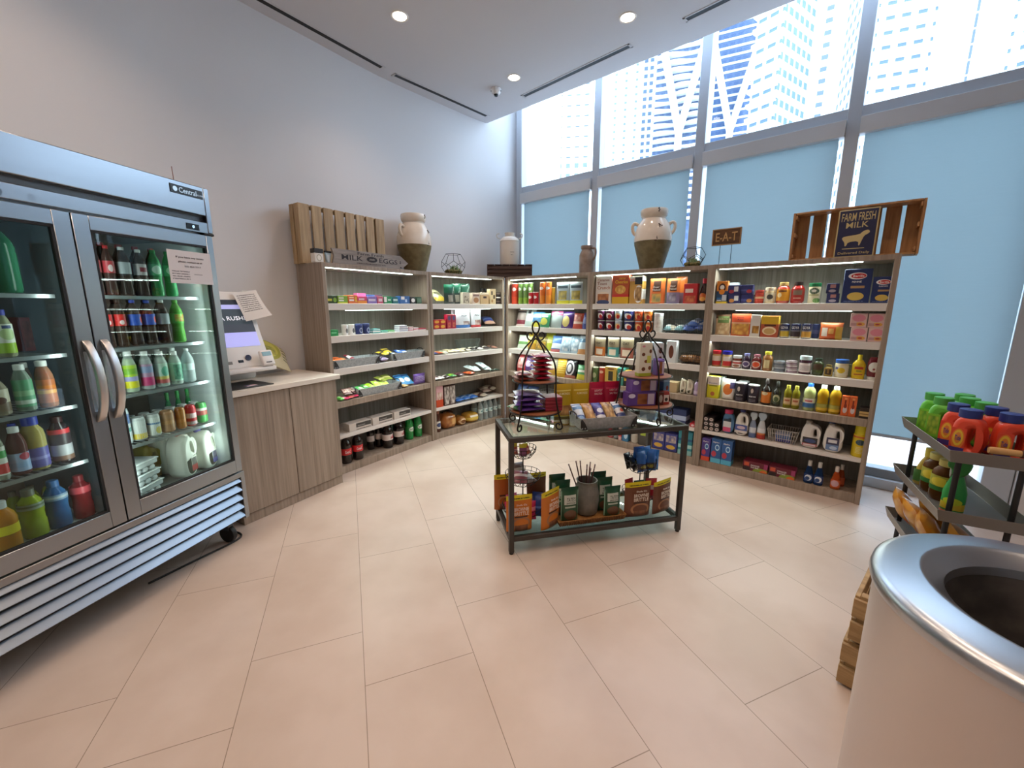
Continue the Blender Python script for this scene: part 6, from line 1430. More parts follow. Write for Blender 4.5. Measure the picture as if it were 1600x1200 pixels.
s('bleach', 1146.8, 1168, 641.5, 'white bleach jug with blue cap', '#dcd6ce', [('b', .0, .3, '#d0c8c4'), ('b', .3, 1, '#4a5a98'), ('e', .5, .65, .34, .2, '#d0b8c8')], cap='#3a3f7a', d=.07, label='#4a5a98')
s('trig', 1168.3, 1180.5, 645, 'white and blue trigger spray bottle', '#8a98b0', [('b', 0, .25, '#5a70a0'), ('b', .3, .6, '#d8dce4')], cap='#c2ccd6'); s('trig', 1180.8, 1195, 646, 'white and red trigger spray bottle', '#c8ccd2', [('b', 0, .25, '#b83a2c'), ('b', .25, .34, '#d07a3a'), ('b', .4, .6, '#dfe2e8')], cap='#b8c6d4')
s('basket', 1197, 1247, 673, 'white wire basket of blue sponges', '#d8d0c8', dep=.03, d=.17)
for i, q in enumerate(('lowest', 'second', 'third', 'topmost')): s('box', 1212, 1236, None, 'blue folded dishcloth, %s in the wire basket,' % q, ('#3a3f8a', '#4a68a8', '#5a78a8', '#8a94b0')[i], h=.019, d=.1, dep=.06, z=.006 + i * .0195, plain=1, name='dishcloth', cat='cloth')
s('jug', 1249, 1280.5, 660, 'white drain cleaner jug with dark label', '#dad5d0', [('b', 0, .3, '#b0646a'), ('e', .5, .62, .4, .22, '#3a4a78'), ('r', .1, .9, .05, .2, '#d8d0d0')], cap='#dedad4', d=.09, label='#2c2a30', lbox=(-.4, .42, .1, .42)); s('jug', 1284, 1316, 662, 'white toilet cleaner jug with navy label', '#dcd6d0', [('b', .0, .45, '#6a84b0'), ('r', .15, .85, .6, .85, '#d8d4d8'), ('e', .6, .2, .3, .14, '#b8c8e0')], cap='#2c3f7a', d=.1, label='#3a3a58', lbox=(-.34, .34, .08, .5))
s('spray', 1329, 1356, 665, 'yellow furniture polish spray can', '#d2b41a', [('e', .5, .7, .3, .14, '#2c4a5a'), ('t', .15, .5, .25, .75, '#d8d090', 5), ('b', .92, 1, '#c8602c')], cap='#d8c81a', label='#d2b41a')
s = S(5, 5)
zl = lambda c: [('b', 0, .2, c), ('e', .6, .66, .22, .13, '#b8d8ec'), ('e', .6, .66, .15, .08, '#3a68a8'), ('e', .3, .38, .24, .12, '#b83a50')]
s('box', 1094.8, 1108.5, 685.8, 'purple and red freezer bag carton', '#4a3a8a', zl('#d2482c'), [('Ziploc', .45, .87, .07, .64, W_)], d=.09, dep=.01, top='#6a5aa8'); s('box', 1109.5, 1142.5, 688.5, 'blue freezer bag cartons', '#2c5a98', zl('#58b4d8'), [('Ziploc', .45, .87, .07, .64, W_)], n=2, d=.09, dep=.01, top='#5a88c0')
s('box', 1160, 1243.5, None, 'maroon trash bag cartons', '#6a1c30', [('r', 0, .3, 0, .4, '#2c1c20'), ('r', .05, .25, .5, .9, '#d25a3a'), ('e', .75, .0, .34, .45, '#8a9a3a'), ('e', .85, .0, .16, .3, '#d86a2c'), ('r', .85, 1, .4, 1, '#a03a6a')], [('STRONG FLEX', .5, .62, .16, .36, W_), ('TRASH BAGS', .48, .4, .16, .32, W_)], n=2, h=.082, d=.12, dep=.02, plain=1, gap=.95)
s('soap', 1254.5, 1286, 723, 'navy dish soap bottles', '#1f3f70', [('e', .5, .5, .36, .4, '#d8dce4'), ('e', .42, .4, .24, .26, '#23447a')], n=2, cap='#c8c4c0', clear='#2a5490', fill='#1f3f70', label='#1f3f78', dep=.02); s('soap', 1296.5, 1313, 731, 'orange dish soap bottle in front', '#c8541f', [('e', .45, .5, .4, .44, '#c8a0a8')], cap='#d8ccc4', fill='#c8541f', clear='#e07a3a', label='#c85a28', dep=.02); s('soap', 1306, 1320, 728, 'orange dish soap bottle behind another', '#c8541f', cap='#c8bcb4', clear='#d06a30', fill='#b84a1c', label='#b85228', dep=.12)
# ================================================================== FRIDGE CONTENTS
FS = [1.55, 1.297, 1.065, .806, .507]
def G(j, side): return Shelf(FF, FS[j] - (.003 if j < 4 else 0), 'on %s shelf, %s fridge door' % (['top', 'second', 'third', 'fourth', 'bottom'][j], side), .12, 1.83 if j == 0 else FS[j - 1] - .022)
s = G(0, 'right')
s('soda20', 147, 190, 382, 'cherry cola bottles', '#2a1412', [('e', .4, .4, .2, .3, '#e0c8c8')], n=2, cap='#c8343a', label='#b83a44', clear='#7a5a54', fill='#241210'); s('soda20', 192, 216, 386, 'diet cola bottle with grey label', '#20110f', cap='#d8dcdc', label='#a8b0b4', clear='#6a5a54', fill='#1c1010'); s('soda20', 218, 240, 390, 'diet cola bottle with red letters', '#20110f', [('r', .2, .8, .3, .7, '#8a2a38')], cap='#d8dcdc', label='#c0b8b8', clear='#6a5a54', fill='#1c1010')
s('soda20', 241, 284, 392, 'green lemon soda bottles', '#2f9a5a', [('e', .4, .5, .34, .4, '#bfe6cc')], n=2, cap='#2c8a50', label='#3aa868', clear='#6ac890', fill='#8ad0a8')
s('soda20', 160, 262, 384, 'dark rear cola bottles', '#2a1412', n=4, cap='#a8343a', label='#7a2a30', clear='#5a4a44', fill='#20100e', dep=.22)
s = G(1, 'right')
s('soda20', 166, 207, 468, 'cola bottles with red labels', '#20110f', [('e', .4, .3, .2, .2, '#e8d0d0')], n=2, cap='#3a2a28', label='#cc2a2a', clear='#6a5248', fill='#1c0f0c'); s('soda20', 209, 253, 469, 'cola bottles with blue labels', '#20110f', [('e', .8, .5, .16, .3, '#d83a44')], n=2, cap='#3a58c0', label='#2456c0', clear='#6a5a54', fill='#1c1010')
s('soda20', 253.5, 275, 468, 'cola bottle with silver label', '#20110f', cap='#cfd4d4', label='#8a949a', clear='#6a5a54', fill='#1c1010'); s('soda20', 275, 297, 468, 'green citrus soda bottle', '#4a9a3a', [('n', .1, .9, .2, .9, '#b83a3a', '#8ac850', 4)], cap='#4a9a40', label='#4aa03a', clear='#8ad070', fill='#6ab84a')
s('soda20', 180, 270, 466, 'dark rear cola bottles', '#20110f', n=4, cap='#2c2c30', label='#4a3a3c', clear='#5a4a44', fill='#1c1010', dep=.22)
s = G(2, 'right')
for u0, u1, c, fc, lab, ly in ((178, 198, '#b0c45a', '#d8e0a8', 'yellow and purple juice bottle', [('b', .55, .8, '#d8b83a'), ('b', .3, .55, '#8a8ac0'), ('b', 0, .3, '#d04a3a')]), (200, 224, '#a8c83a', '#cfe0a0', 'lime flavored water bottle', [('b', .6, .85, '#7ab03a'), ('b', .3, .5, '#9a9ac8'), ('b', 0, .3, '#d8d02c')]),
                           (226, 248, '#b890b0', '#e0d0dc', 'pink berry water bottle', [('b', 0, .4, '#c83a78'), ('b', .6, .9, '#8a9ac0')]), (249, 271, '#b8d8c8', '#d8e8dc', 'mint green tea bottle', [('e', .5, .6, .3, .25, '#5ab098'), ('b', 0, .2, '#d06a6a'), ('b', .2, .35, '#d8c86a')]), (271, 292, '#a8d0bc', '#cfe6da', 'pale green tea bottle with leaf print', [('n', .1, .9, .1, .9, '#7ac0a0', '#3a7a68', 6)])):
    s('juice', u0, u1, 549, lab, c, ly, cap='#e8ecea', label=c, lz=(.1, .66), clear='#dfe8e4', fill=fc)
s('water', 291, 312, 545, 'square clear water bottle', '#cfdcdc', n=1, cap='#cfd8d8', label='#b0c0c0', clear='#d8e4e4')
s('juice', 190, 290, 547, 'dim rear tea bottles', '#7a8a80', n=4, cap='#c8d0cc', label='#6a8078', clear='#a8b4ac', fill='#a8b8ae', dep=.22)
s = G(3, 'right')
s('beer', 194, 212, 640, 'white and blue tea can', '#dce4e8', [('b', .65, 1, '#2c5aa8'), ('b', .35, .5, '#3a9a90')], label='#dce4e8'); s('beer', 211, 237, 645, 'silver can with yellow base', '#b8bcba', [('b', 0, .3, '#d2b83a')], label='#c4c8c4', h=.122); s('beer', 236, 258, 642, 'silver can with lemon print', '#b8bcba', [('e', .6, .25, .3, .2, '#d8c23a'), ('b', .6, .7, '#3a6a98')], label='#cfd2cc', h=.122); s('beer', 257, 280, 637, 'copper can', '#b08058', [('b', .4, .6, '#c89868')], label='#b0845c', h=.122); s('beer', 279, 296, 633, 'orange-brown can', '#a8682c', [('b', .3, .5, '#c8884a')], label='#b0742f', h=.122); s('beer', 295, 313, 627, 'red and silver can', '#b83038', [('b', .4, .7, '#d8c8c8'), ('b', .0, .2, '#b8b8bc')], label='#b02c34', h=.122); s('beer', 312, 330, 624, 'green and red can', '#4a8a4a', [('b', .4, .7, '#a83a4a'), ('b', .7, .85, '#cfd4cc')], label='#3f8a48', h=.122)
s('beer', 200, 318, None, 'rear silver-topped cans', '#a8aaa8', [('b', .3, .7, '#8a3a38')], n=6, h=.122, label='#9a8a84', dep=.19); s('soap', 262, 322, None, 'rear green bottles', '#2f8a4a', n=4, h=.19, cap='#1f8a3f', clear='#4aa86a', fill='#3a9a58', label='#2f8a4a', dep=.27)
s = G(4, 'right')
mk = dict(cap='#c8403a', clear='#eef0e4')
s('milk', 275, 318, 681, 'gallon milk jug with red cap in front', '#eceee2', [('b', 0, .4, '#b8504a'), ('n', .05, .95, .4, .9, '#8a8a80', '#5a5a58', 4)], cap='#cc4a40', d=.105, h=.27, dep=.12, rz=.35, w=.15); s('milk', 250, 288, 678, 'gallon milk jug with red cap behind', '#e6e8da', (), cap='#b8403a', d=.105, h=.27, dep=.27, rz=.3, w=.15)
s('milk', 310, 346, 668, 'gallon milk jug with purple cap in front', '#eceee2', [('b', 0, .35, '#6a68b0'), ('n', .05, .95, .35, .9, '#8a88a0', '#4a4a58', 4)], cap='#6a60b0', d=.14, h=.25, dep=.13, rz=.35, w=.145); s('milk', 292, 320, 666, 'gallon milk jug with purple cap behind', '#e2e4da', (), cap='#5a5290', d=.14, h=.25, dep=.30, rz=.35, w=.13)
for i, (q, dx) in enumerate((('lowest', 2), ('middle', -3), ('topmost', -8))): s('foam', 216 + dx, 246 + dx, None, 'white foam takeout box, %s of its stack,' % q, '#e9edee', h=.062, d=.15, dep=.10, z=i * .0635, w=.15, rz=.3)
s('jug', 226, 258, None, 'amber juice jug behind the foam boxes', '#b8a45a', [('b', .3, .7, '#c8a888')], h=.22, d=.12, dep=.28, cap='#c8b868', label='#b88a5a')
s = G(0, 'left')
s('soda2', -14, 44, 352, 'large clear green soda bottle', '#3f8a60', (), h=.30, cap='#1f6a3c', clear='#3f8a64', fill='#4f9474', dep=.12, w=.14); s('box', 30, 76, None, 'brown drink carton standing in the rear', '#5a3028', [('b', .3, .6, '#7a4a3a')], h=.22, d=.1, dep=.36)
s = G(1, 'left')
s('juice', 0, 33, 484, 'green fruit smoothie bottle with blue cap', '#a8c080', [('e', .5, .65, .4, .2, '#b8d098'), ('b', 0, .35, '#9ac23a'), ('r', .25, .75, .84, .95, '#3a4a78')], cap='#3a44a8', label='#dfe4d8', clear='#c8ccb0', fill='#b0b890', lz=(.08, .7)); s('box', 36, 90, None, 'maroon rear drink cartons', '#5a2424', [('n', .1, .9, .1, .9, '#6a3a34', '#301818', 5)], n=2, h=.15, d=.1, dep=.34)
s = G(2, 'left')
s('juice', -16, 26, 588, 'cream coffee drink bottle', '#c8bfa8', [('b', .0, .4, '#7a6a58'), ('e', .4, .5, .3, .16, '#5a3a30')], cap='#d8dad8', label='#cfc8b4', clear='#cfc8b4', fill='#b8ac90', lz=(.1, .66)); s('juice', 30, 64, 570, 'green vegetable juice bottle', '#5a9070', [('b', .4, .6, '#8ab890'), ('b', .1, .25, '#c8d8cc')], cap='#dfe4e2', label='#5a9a74', clear='#b8c8bc', fill='#8aa890', lz=(.1, .68)); s('juice', 66, 98, 564, 'orange carrot juice bottle', '#b8683a', [('b', .4, .55, '#d89a4a'), ('b', .6, .75, '#c8742c')], cap='#dfe0dc', label='#b0643a', clear='#d09a78', fill='#b87048', lz=(.1, .6)); s('juice', 40, 84, 566, 'dim rear juice bottles', '#6a5a50', n=2, cap='#b8bab8', clear='#8a7a6c', fill='#6a4a38', dep=.24)
s = G(3, 'left')
s('juice', -6, 20, 672, 'white and red juice bottle at the picture edge', '#c8d0c0', [('b', .6, .85, '#4aa85a'), ('b', .05, .4, '#c83a38')], cap='#dcdede', label='#dfe2d8', clear='#cfd4c8', fill='#a8b090', lz=(.1, .66)); s('juice', 22, 56, 668, 'dark berry juice bottle with blue label', '#4a2428', [('e', .6, .8, .3, .2, '#a83048'), ('b', .2, .5, '#8aa8d0')], cap='#dfe2e2', label='#9ab0d4', clear='#8a5a58', fill='#4a2024', lz=(.08, .46)); s('gjar', 46, 88, 652, 'pale yellow lemonade bottle with blue cap', '#c8c080', [('b', .2, .9, '#5a58a0'), ('b', .4, .55, '#8a8ac8')], cap='#3a48a8', label='#5a58a0', clear='#d8d090', fill='#c8b858', lz=(.05, .42)); s('juice', 88, 124, 652, 'dark protein shake bottle with red band', '#2a1e20', [('b', .85, 1, '#b82c30'), ('b', .1, .5, '#a8a8ac'), ('b', 0, .15, '#7a5a4a')], cap='#3a2224', label='#2c2224', lz=(.06, .74)); s('juice', 22, 70, 660, 'amber rear juice bottles', '#8a7a30', n=2, cap='#3a48a8', clear='#b8a85a', fill='#a89430', dep=.24)
s = G(4, 'left')
s('oil', -4, 46, 786, 'orange juice bottle with yellow band', '#d8981a', [('b', 0, 1, '#e8d420')], cap='#dcdfe0', label='#e8d420', lz=(.36, .54), clear='#e8b83a', fill='#dc981c', dep=.10); s('oil', 42, 86, 766, 'lime sports drink bottle', '#b8c83a', [('b', .4, .7, '#5a6a4a')], cap='#6a6f60', label='#8a9a8a', lz=(.6, .72), clear='#c8d84a', fill='#b0c430', dep=.14); s('oil', 82, 122, 752, 'blue sports drink bottle', '#2a78b8', [('b', .3, .7, '#b8c4cc')], cap='#3a68a0', label='#7a9ab8', lz=(.6, .72), clear='#4a90c8', fill='#2a70b0', dep=.14); s('oil', 122, 156, 744, 'red sports drink bottle', '#a82c34', [('b', .1, .9, '#d0505a')], cap='#8a2a30', label='#c03a48', lz=(.6, .76), clear='#c04048', fill='#9a2028', dep=.14)
s('oil', 20, 100, 760, 'rear lime drink bottles', '#8a9a2c', n=3, cap='#4a4a40', clear='#a0b040', fill='#8a9a28', dep=.30)

# ================================================================== ON THE TABLE
tp = Shelf(TF, TT, 'on the glass table top', .05)
xa, xb = TF.sx(904, .77, .035), TF.sx(996, .77, .035)
galv_tray(TF, xa + .01, xb, .035, TT, .20, .075, 'galvanised tray of snack bars on the glass table top')
bars = [('#c8d4e2', [('b', .7, .9, '#5a88b8'), ('b', .05, .35, '#3a5a98'), ('e', .5, .2, .3, .1, '#8ab0d8')]), ('#b8904e', [('n', .05, .95, .05, .95, '#d8b070', '#8a5a2c', 4)]), ('#3c3f8a', [('b', .05, .3, '#d8dce8'), ('e', .5, .55, .3, .14, '#c8d0e8'), ('b', .75, .95, '#4a4aa0')]), ('#c09a5a', [('n', .05, .95, .05, .95, '#e0c088', '#6a4424', 4)]), ('#d4d8e0', [('b', .65, .85, '#4a78b0'), ('b', .05, .35, '#3a4a80'), ('e', .65, .5, .2, .1, '#c86a5a')])]
wt_ = (xb - xa - .04) / 5
for i, (c, ly) in enumerate(bars):
    w_ = wt_ * .93
    put(TF, xa + .03 + (i + .5) * wt_, .135, TT + .022, 'snack_bar', seqlabel('snack bars leaning in the galvanised tray', i, 5), 'snack', [('wrapper', pouch(w_, .035, .135, pr(c, ly, .3, .3), 'pillow', .3, i % 3))], tilt=(radians(-52), 0, 0), group='snack bars in the tray')
    put(TF, xa + .03 + (i + .5) * wt_, .18, TT + .03, 'snack_bar', seqlabel('snack bars behind the front row in tray', i, 5), 'snack', [('wrapper', pouch(w_, .03, .12, pr(c, ly, .3, .3), 'pillow', .3, i % 3))], tilt=(radians(-48), 0, 0), group='snack bars in the tray')
nut = lambda c: [('n', .3, .9, .05, .35, '#d8a868', '#7a4a28', 5), ('r', .1, .9, .78, .82, c)]
tp('bag', 868, 922, 600.5, 'yellow nut pouches', '#c2a01c', nut('#e8d870'), [('ALMONDS', .5, .72, .07, .6, '#efe6b8')], n=2, d=.06, dep=.35, gap=1.02, coat=.1); tp('bag', 922.5, 969, 597.5, 'crimson nut pouches', '#a8163c', nut('#c83a5a'), [('LIGHTLY', .5, .76, .06, .5, '#efd8d8'), ('SALTED', .5, .66, .06, .5, '#efd8d8')], n=2, d=.06, dep=.35, gap=1.02, coat=.1)
tp('box', 970, 976, None, 'dark maroon snack carton beside the crimson pouches', '#3a2434', h=.15, d=.06, dep=.36)


def onplate(R_, z, spec):
    for kind, dx, dy, dz, w, d, h, rz, nm, lab, c, ly in spec:
        _, ct, parts = build(kind, w, d, h, c, tuple(ly), (), {'plain': 1} if kind == 'box' else {'seed': 2})
        put(TF, R_[0] + dx, R_[1] + dy - (0 if kind == 'box' else 0), TT + z + .0142 + dz, nm, lab, ct, parts, rz)
pur = [('n', .35, .7, .1, .9, '#6a3a24', '#a8683a', 3), ('r', .72, .95, .1, .9, '#cfc4dc'), ('e', .15, .75, .12, .16, '#d8d0e8')]
alm = [('e', .3, .66, .14, .05, '#6a3a20'), ('e', .55, .45, .16, .05, '#7a4426'), ('e', .85, .75, .1, .06, '#6a3a20'), ('e', .35, .22, .15, .06, '#6a3a20'), ('e', .85, .25, .12, .06, '#7a4426'), ('b', 0, .1, '#a8b838'), ('e', .3, .9, .12, .03, '#d88a9a'), ('r', .6, .9, .4, .62, '#c8cc5a')]
onplate(R2, .285, [('box', -.055, -.065, 0, .088, .05, .215, 0, 'cookie_carton', 'tall cream and lime almond cookie box on upper plate of tiered stand', '#e0dccc', alm), ('box', .062, -.055, 0, .055, .05, .10, 0, 'cookie_carton', 'small purple cookie box on upper plate, beside the tall cream box', '#6a4a98', pur), ('box', .095, .0, 0, .05, .05, .10, .1, 'cookie_carton', 'small purple cookie box on upper plate, nearer the end unit', '#6a4a98', pur),
                       ('box', .04, .06, 0, .07, .05, .17, 0, 'cookie_carton', 'blue and white almond box standing behind on upper plate', '#4a78a8', [('b', .5, .9, '#d8dce4'), ('e', .5, .7, .2, .08, '#5a2a1c')]), ('box', .125, .055, 0, .045, .05, .2, 0, 'cookie_carton', 'white almond print box at the rear edge of upper plate', '#d8dade', [('e', .5, .75, .3, .1, '#5a2a1c'), ('e', .5, .45, .3, .1, '#5a2a1c'), ('b', 0, .2, '#5a90c0')])])
onplate(R2, .095, [('box', -.075, -.07, 0, .19, .08, .088, -.1, 'cookie_carton', 'long purple cookie box lying on lower plate, under another', '#5f3f90', pur), ('box', -.06, -.065, .089, .18, .08, .085, .02, 'cookie_carton', 'long purple cookie box lying on top of another purple box', '#674698', pur), ('box', .052, -.10, 0, .042, .045, .085, 0, 'sweets_carton', 'small dark red sweets carton on lower plate', '#5a1c1c', [('e', .5, .5, .3, .3, '#b8a8a0')]), ('box', .098, -.09, 0, .046, .045, .085, 0, 'sweets_carton', 'small white and red sweets carton on lower plate', '#a83a34', [('r', .1, .9, .2, .75, '#e0d4cc'), ('e', .5, .4, .24, .14, '#3a2c2c')]),
                       ('box', .135, .0, 0, .05, .09, .16, .1, 'cookie_carton', 'pale blue cookie box standing at the edge of lower plate', '#6a98c0', [('e', .6, .6, .2, .1, '#8a3a34'), ('b', .85, 1, '#a8c8e0')]), ('box', .03, .06, 0, .14, .08, .17, 0, 'cookie_carton', 'navy cookie box behind the sweets cartons on lower plate', '#2a3860', [('b', .8, .95, '#3a5080')])])
red = [('b', .55, .8, '#d8b0b0'), ('r', .1, .4, .2, .5, '#e0c8b8')]
rp_ = []
for i in range(6):
    q = ['lowest', 'second lowest', 'third lowest', 'fourth lowest', 'fifth lowest', 'topmost'][i]
    rp_.append(('flat', .035 + .004 * (-1) ** i, -.0, .0265 * i, .12, .16, .026, .06 * (-1) ** i, 'snack_pack', 'crimson snack pack, %s of the stack on the upper plate' % q, '#a01c34', red))
for i in range(2): rp_.append(('flat', -.085, -.01, .026 * i, .10, .14, .026, .2 - .3 * i, 'snack_pack', 'brown and red snack pack, %s of a pair on upper plate' % ('lower', 'upper')[i], '#7a3028', [('b', .4, .7, '#c89a88')]))
onplate(R1, .285, rp_)
rp_ = []
for i in range(4): rp_.append(('flat', -.055 + .005 * (-1) ** i, -.03, .031 * i, .17, .15, .032, .1 * (-1) ** i, 'snack_pack', 'violet snack pack, %s of the stack on the lower plate' % ['lowest', 'second lowest', 'third lowest', 'topmost'][i], ('#5a3a88', '#64429a', '#6a4a98', '#8a86c0')[i], [('b', .4, .6, '#8a6ab8'), ('r', .1, .5, .7, .85, '#c8c0e0')]))
for i in range(4): rp_.append(('box', .095, -.03, .0215 * i, .11, .12, .021, 0, 'chocolate_carton', 'flat red chocolate carton, %s of the stack on lower plate' % ['lowest', 'second lowest', 'third lowest', 'topmost'][i], '#8a1c30', [('b', .4, .7, '#a83a48')]))
rp_.append(('flat', -.125, -.0, .0, .07, .1, .03, .5, 'snack_pack', 'green and white snack pack at the rim of lower plate', '#4a8a5a', [('b', .4, .7, '#d8e0d8')]))
onplate(R1, .095, rp_)

# ------------------------------------------------------------------ on the lower glass shelf
lp = Shelf(TF, TL_, 'on the lower table shelf', .05)
def brown(c): return [('b', .87, 1, '#d6c41c'), ('t', .9, .96, .15, .9, '#5a5020', 1), ('e', .55, .24, .36, .17, '#a8744c'), ('e', .55, .24, .28, .12, c), ('n', .3, .8, .0, .2, '#8a5a3c', '#4a2a1c', 5), ('r', .3, .8, .40, .44, '#3a2018')]
bt = lambda c='#f0e4d4': [('BROWNIE', .55, .66, .10, .56, c), ('BRITTLE', .55, .54, .10, .56, c), ("Sheila G's", .55, .78, .05, .4, c)]
lp('bag', 792, 834, 777.5, 'orange brownie snack pouch by the front table leg', '#cc7420', brown('#cc7420'), bt(), d=.07, dep=.035, coat=.05, rough=.4, group='orange brownie pouches'); lp('bag', 846, 877, 768.5, 'orange brownie snack pouch turned beside the woven tray', '#cc7420', brown('#cc7420'), bt(), d=.06, dep=.04, rz=.55, gap=1.3, coat=.05, rough=.4, group='orange brownie pouches')
lp('bag', 978, 1020, 756.5, 'brown brownie snack pouch beside the woven tray', '#6a3c26', brown('#6a3c26'), bt(), d=.07, dep=.035, coat=.05, rough=.4, group='brown brownie pouches'); lp('bag', 1020, 1053, 753, 'brown brownie snack pouch turned, nearest the table end', '#6a3c26', brown('#6a3c26'), bt(), d=.06, dep=.06, rz=.35, gap=1.12, coat=.05, rough=.4, group='brown brownie pouches')
lp('bag', 773, 800, 744, 'orange brownie snack pouch at the rear table leg', '#a8581c', brown('#a8581c'), d=.06, dep=.33, coat=.05, rough=.4); lp('bag', 824, 855, 741, 'brown brownie snack pouch behind the wire bowls', '#6a3a22', brown('#6a3a22'), d=.06, dep=.34, coat=.05, rough=.4)
tat = lambda: [('r', .16, .84, .5, .78, '#cfd6cc'), ('r', .2, .8, .40, .45, '#b8c4b4'), ('e', .5, .2, .36, .14, '#6a4a34'), ('b', .9, 1, '#1a4a34'), ('r', .0, .05, 0, .9, '#8ab8a0'), ('r', .95, 1, 0, .9, '#8ab8a0')]
tt = [("TATE'S", .5, .68, .12, .5, '#23402f'), ('BAKE SHOP', .5, .57, .05, .5, '#23402f')]
tl3 = ['front one', 'middle one', 'rear one']
xb0 = TF.sx(872, .13, .05); xb1 = TF.sx(978, .13, .05)
wick = mottled('#8a5c30', '#a8773f', 40, .7)
put(TF, (xb0 + xb1) / 2, .17, TL_, 'woven_tray', 'brown ribbed woven tray holding cookie bags and a crock', 'tray', [('tub', tray_m(xb1 - xb0 - .02, .24, .035, .01, .006, wick)), ('rib', boxes([(-(xb1 - xb0) / 2 + .01 + i * .012, -(xb1 - xb0) / 2 + .016 + i * .012, -.1305, -.1225, .003, .032) for i in range(int((xb1 - xb0 - .02) / .012))], pm('#6d4623', .7), .0005))])
cz = .0065
for i, (u0, u1, v, dp) in enumerate(((878, 906, 764.5, .075), (868.5, 893, 753, .155), (859, 885, 743.5, .235))):
    lp('bag', u0, u1, v, 'green cookie bag, %s of row nearer wire bowls,' % tl3[i], '#1d5238', tat(), tt, dep=dp, d=.065, coat=.2, z=cz, group='green cookie bags in the woven tray')
for i, (u0, u1, v, dp) in enumerate(((946, 972, 762.5, .075), (934, 959, 748.5, .155), (924, 949, 739.5, .235))):
    lp('bag', u0, u1, v, 'green cookie bag, %s of row beyond crock,' % tl3[i], '#1d5238', tat(), tt, dep=dp, d=.065, coat=.2, z=cz, group='green cookie bags in the woven tray')
xc0, xc1 = TF.sx(898, .2, .17), TF.sx(935, .2, .17); xc = (xc0 + xc1) / 2; cr = (xc1 - xc0) / 2; chh = TF.hz(xc, 750, .17) - TL_ - cz
crk = mottled('#6c6a64', '#7d7a72', 20, .5)
put(TF, xc, .18, TL_ + cz, 'stoneware_crock', 'grey stoneware crock holding thin straws', 'crock', [('pot', lathe([(cr * .74, 0), (cr * .88, .012), (cr * 1.0, chh * .4), (cr * .99, chh * .6), (cr * .86, chh * .82), (cr * .76, chh * .9), (cr * .77, chh * .95), (cr * .83, chh), (cr * .74, chh), (cr * .66, chh * .88), (cr * .8, chh * .6), (cr * .66, .02), (.001, .015)], crk, 32))])
rn = random.Random(2)
for i in range(7):
    a_ = rn.uniform(-.35, .12); b_ = rn.uniform(-.15, .15); l = rn.uniform(.29, .37)
    put(TF, xc + rn.uniform(-.016, .0) , .18 + rn.uniform(-.02, .02), TL_ + cz + .03, 'drink_stick', seqlabel('maroon honey sticks standing in the grey crock', i, 7), 'stick', [('tube', lathe([(.0042, 0), (.0042, l * .9)], pm(('#4a2a2c', '#5a3a34', '#6a4a4c')[i % 3], .35), 10)), ('tip', lathe([(.0044, l * .9), (.0044, l), (.001, l + .001)], pm('#9a8a90', .4), 10))], tilt=(b_, a_, 0), group='sticks in the crock')


def bowl(cx, cy, z, r, h, n=16):
    P = [circ(r, z + h, 32, cx, cy), circ(r * .96, z + h * .62, 32, cx, cy), circ(r * .62, z + .002, 28, cx, cy)]
    for i in range(n):
        a = 2 * pi * i / n; P.append([(cx + r * cos(a), cy + r * sin(a), z + h), (cx + r * .96 * cos(a), cy + r * .96 * sin(a), z + h * .62), (cx + r * .62 * cos(a), cy + r * .62 * sin(a), z + .002)])
    for k in range(4): a = k * pi / 4; P.append([(cx + r * .62 * cos(a), cy + r * .62 * sin(a), z + .002), (cx - r * .62 * cos(a), cy - r * .62 * sin(a), z + .002)])
    return tubes(P, .0019, pm('#2c2826', .5, .5), 1, (0, 1, 2))


def bowlstand(u, dep, levels, top, lab, pv):
    x = TF.sx(u, .4, dep)
    put(TF, x, dep, TL_, 'wire_bowl_stand', lab, 'basket stand', [('post', tubes([[(0, 0, .004), (0, 0, top)]], .004, pm('#2c2826', .5, .5)))] + [('wire_bowl', bowl(0, 0, z, r, h)) for z, r, h in levels])
    return x
xw = bowlstand(817, .215, [(.02, .135, .08), (.245, .115, .07), (.425, .085, .065)], .43, 'black wire stand with stacked bowls of packs behind orange pouches', 0)
xw2 = bowlstand(1001, .25, [(.02, .12, .07), (.235, .107, .085)], .24, 'black wire stand with a bowl of blue bags behind brown pouches', 0)
def scatter(x, y, spots, lab, cols, w=.07, h=.1, t=.03):
    for i, (dx, dy, z, rx, rz) in enumerate(spots):
        c, ly = cols[i % len(cols)]
        put(TF, x + dx, y + dy, TL_ + z, 'snack_pack', seqlabel(lab, i, len(spots)), 'snack', [('wrapper', pouch(w, t, h, pr(c, ly, .3, .3), 'pillow', .5, i % 4))], rz, (rx, 0, 0), lab if len(spots) > 1 else None)
yb = [('#b8503a', [('b', .7, 1, '#c8b42c'), ('b', .3, .5, '#d89aa0')]), ('#8a4a78', [('b', .7, 1, '#c8b42c')])]
scatter(xw, .215, [(-.055, .0, .44, -.15, .3), (-.01, -.04, .445, -.1, -.1), (.04, .01, .435, -.5, .6)], 'pink and yellow packs in the small top bowl', yb, .05, .075, .02)
scatter(xw, .215, [(.05, -.04, .262, -1.2, .5), (-.03, -.05, .262, -1.0, -.3), (.0, .05, .265, -.7, .2)], 'grey and maroon packs in the middle bowl', [('#6a5a58', [('b', .4, .6, '#b8b0ac')]), ('#8a4450', [('b', .5, .7, '#d8c8c8')])], .09, .1, .025)
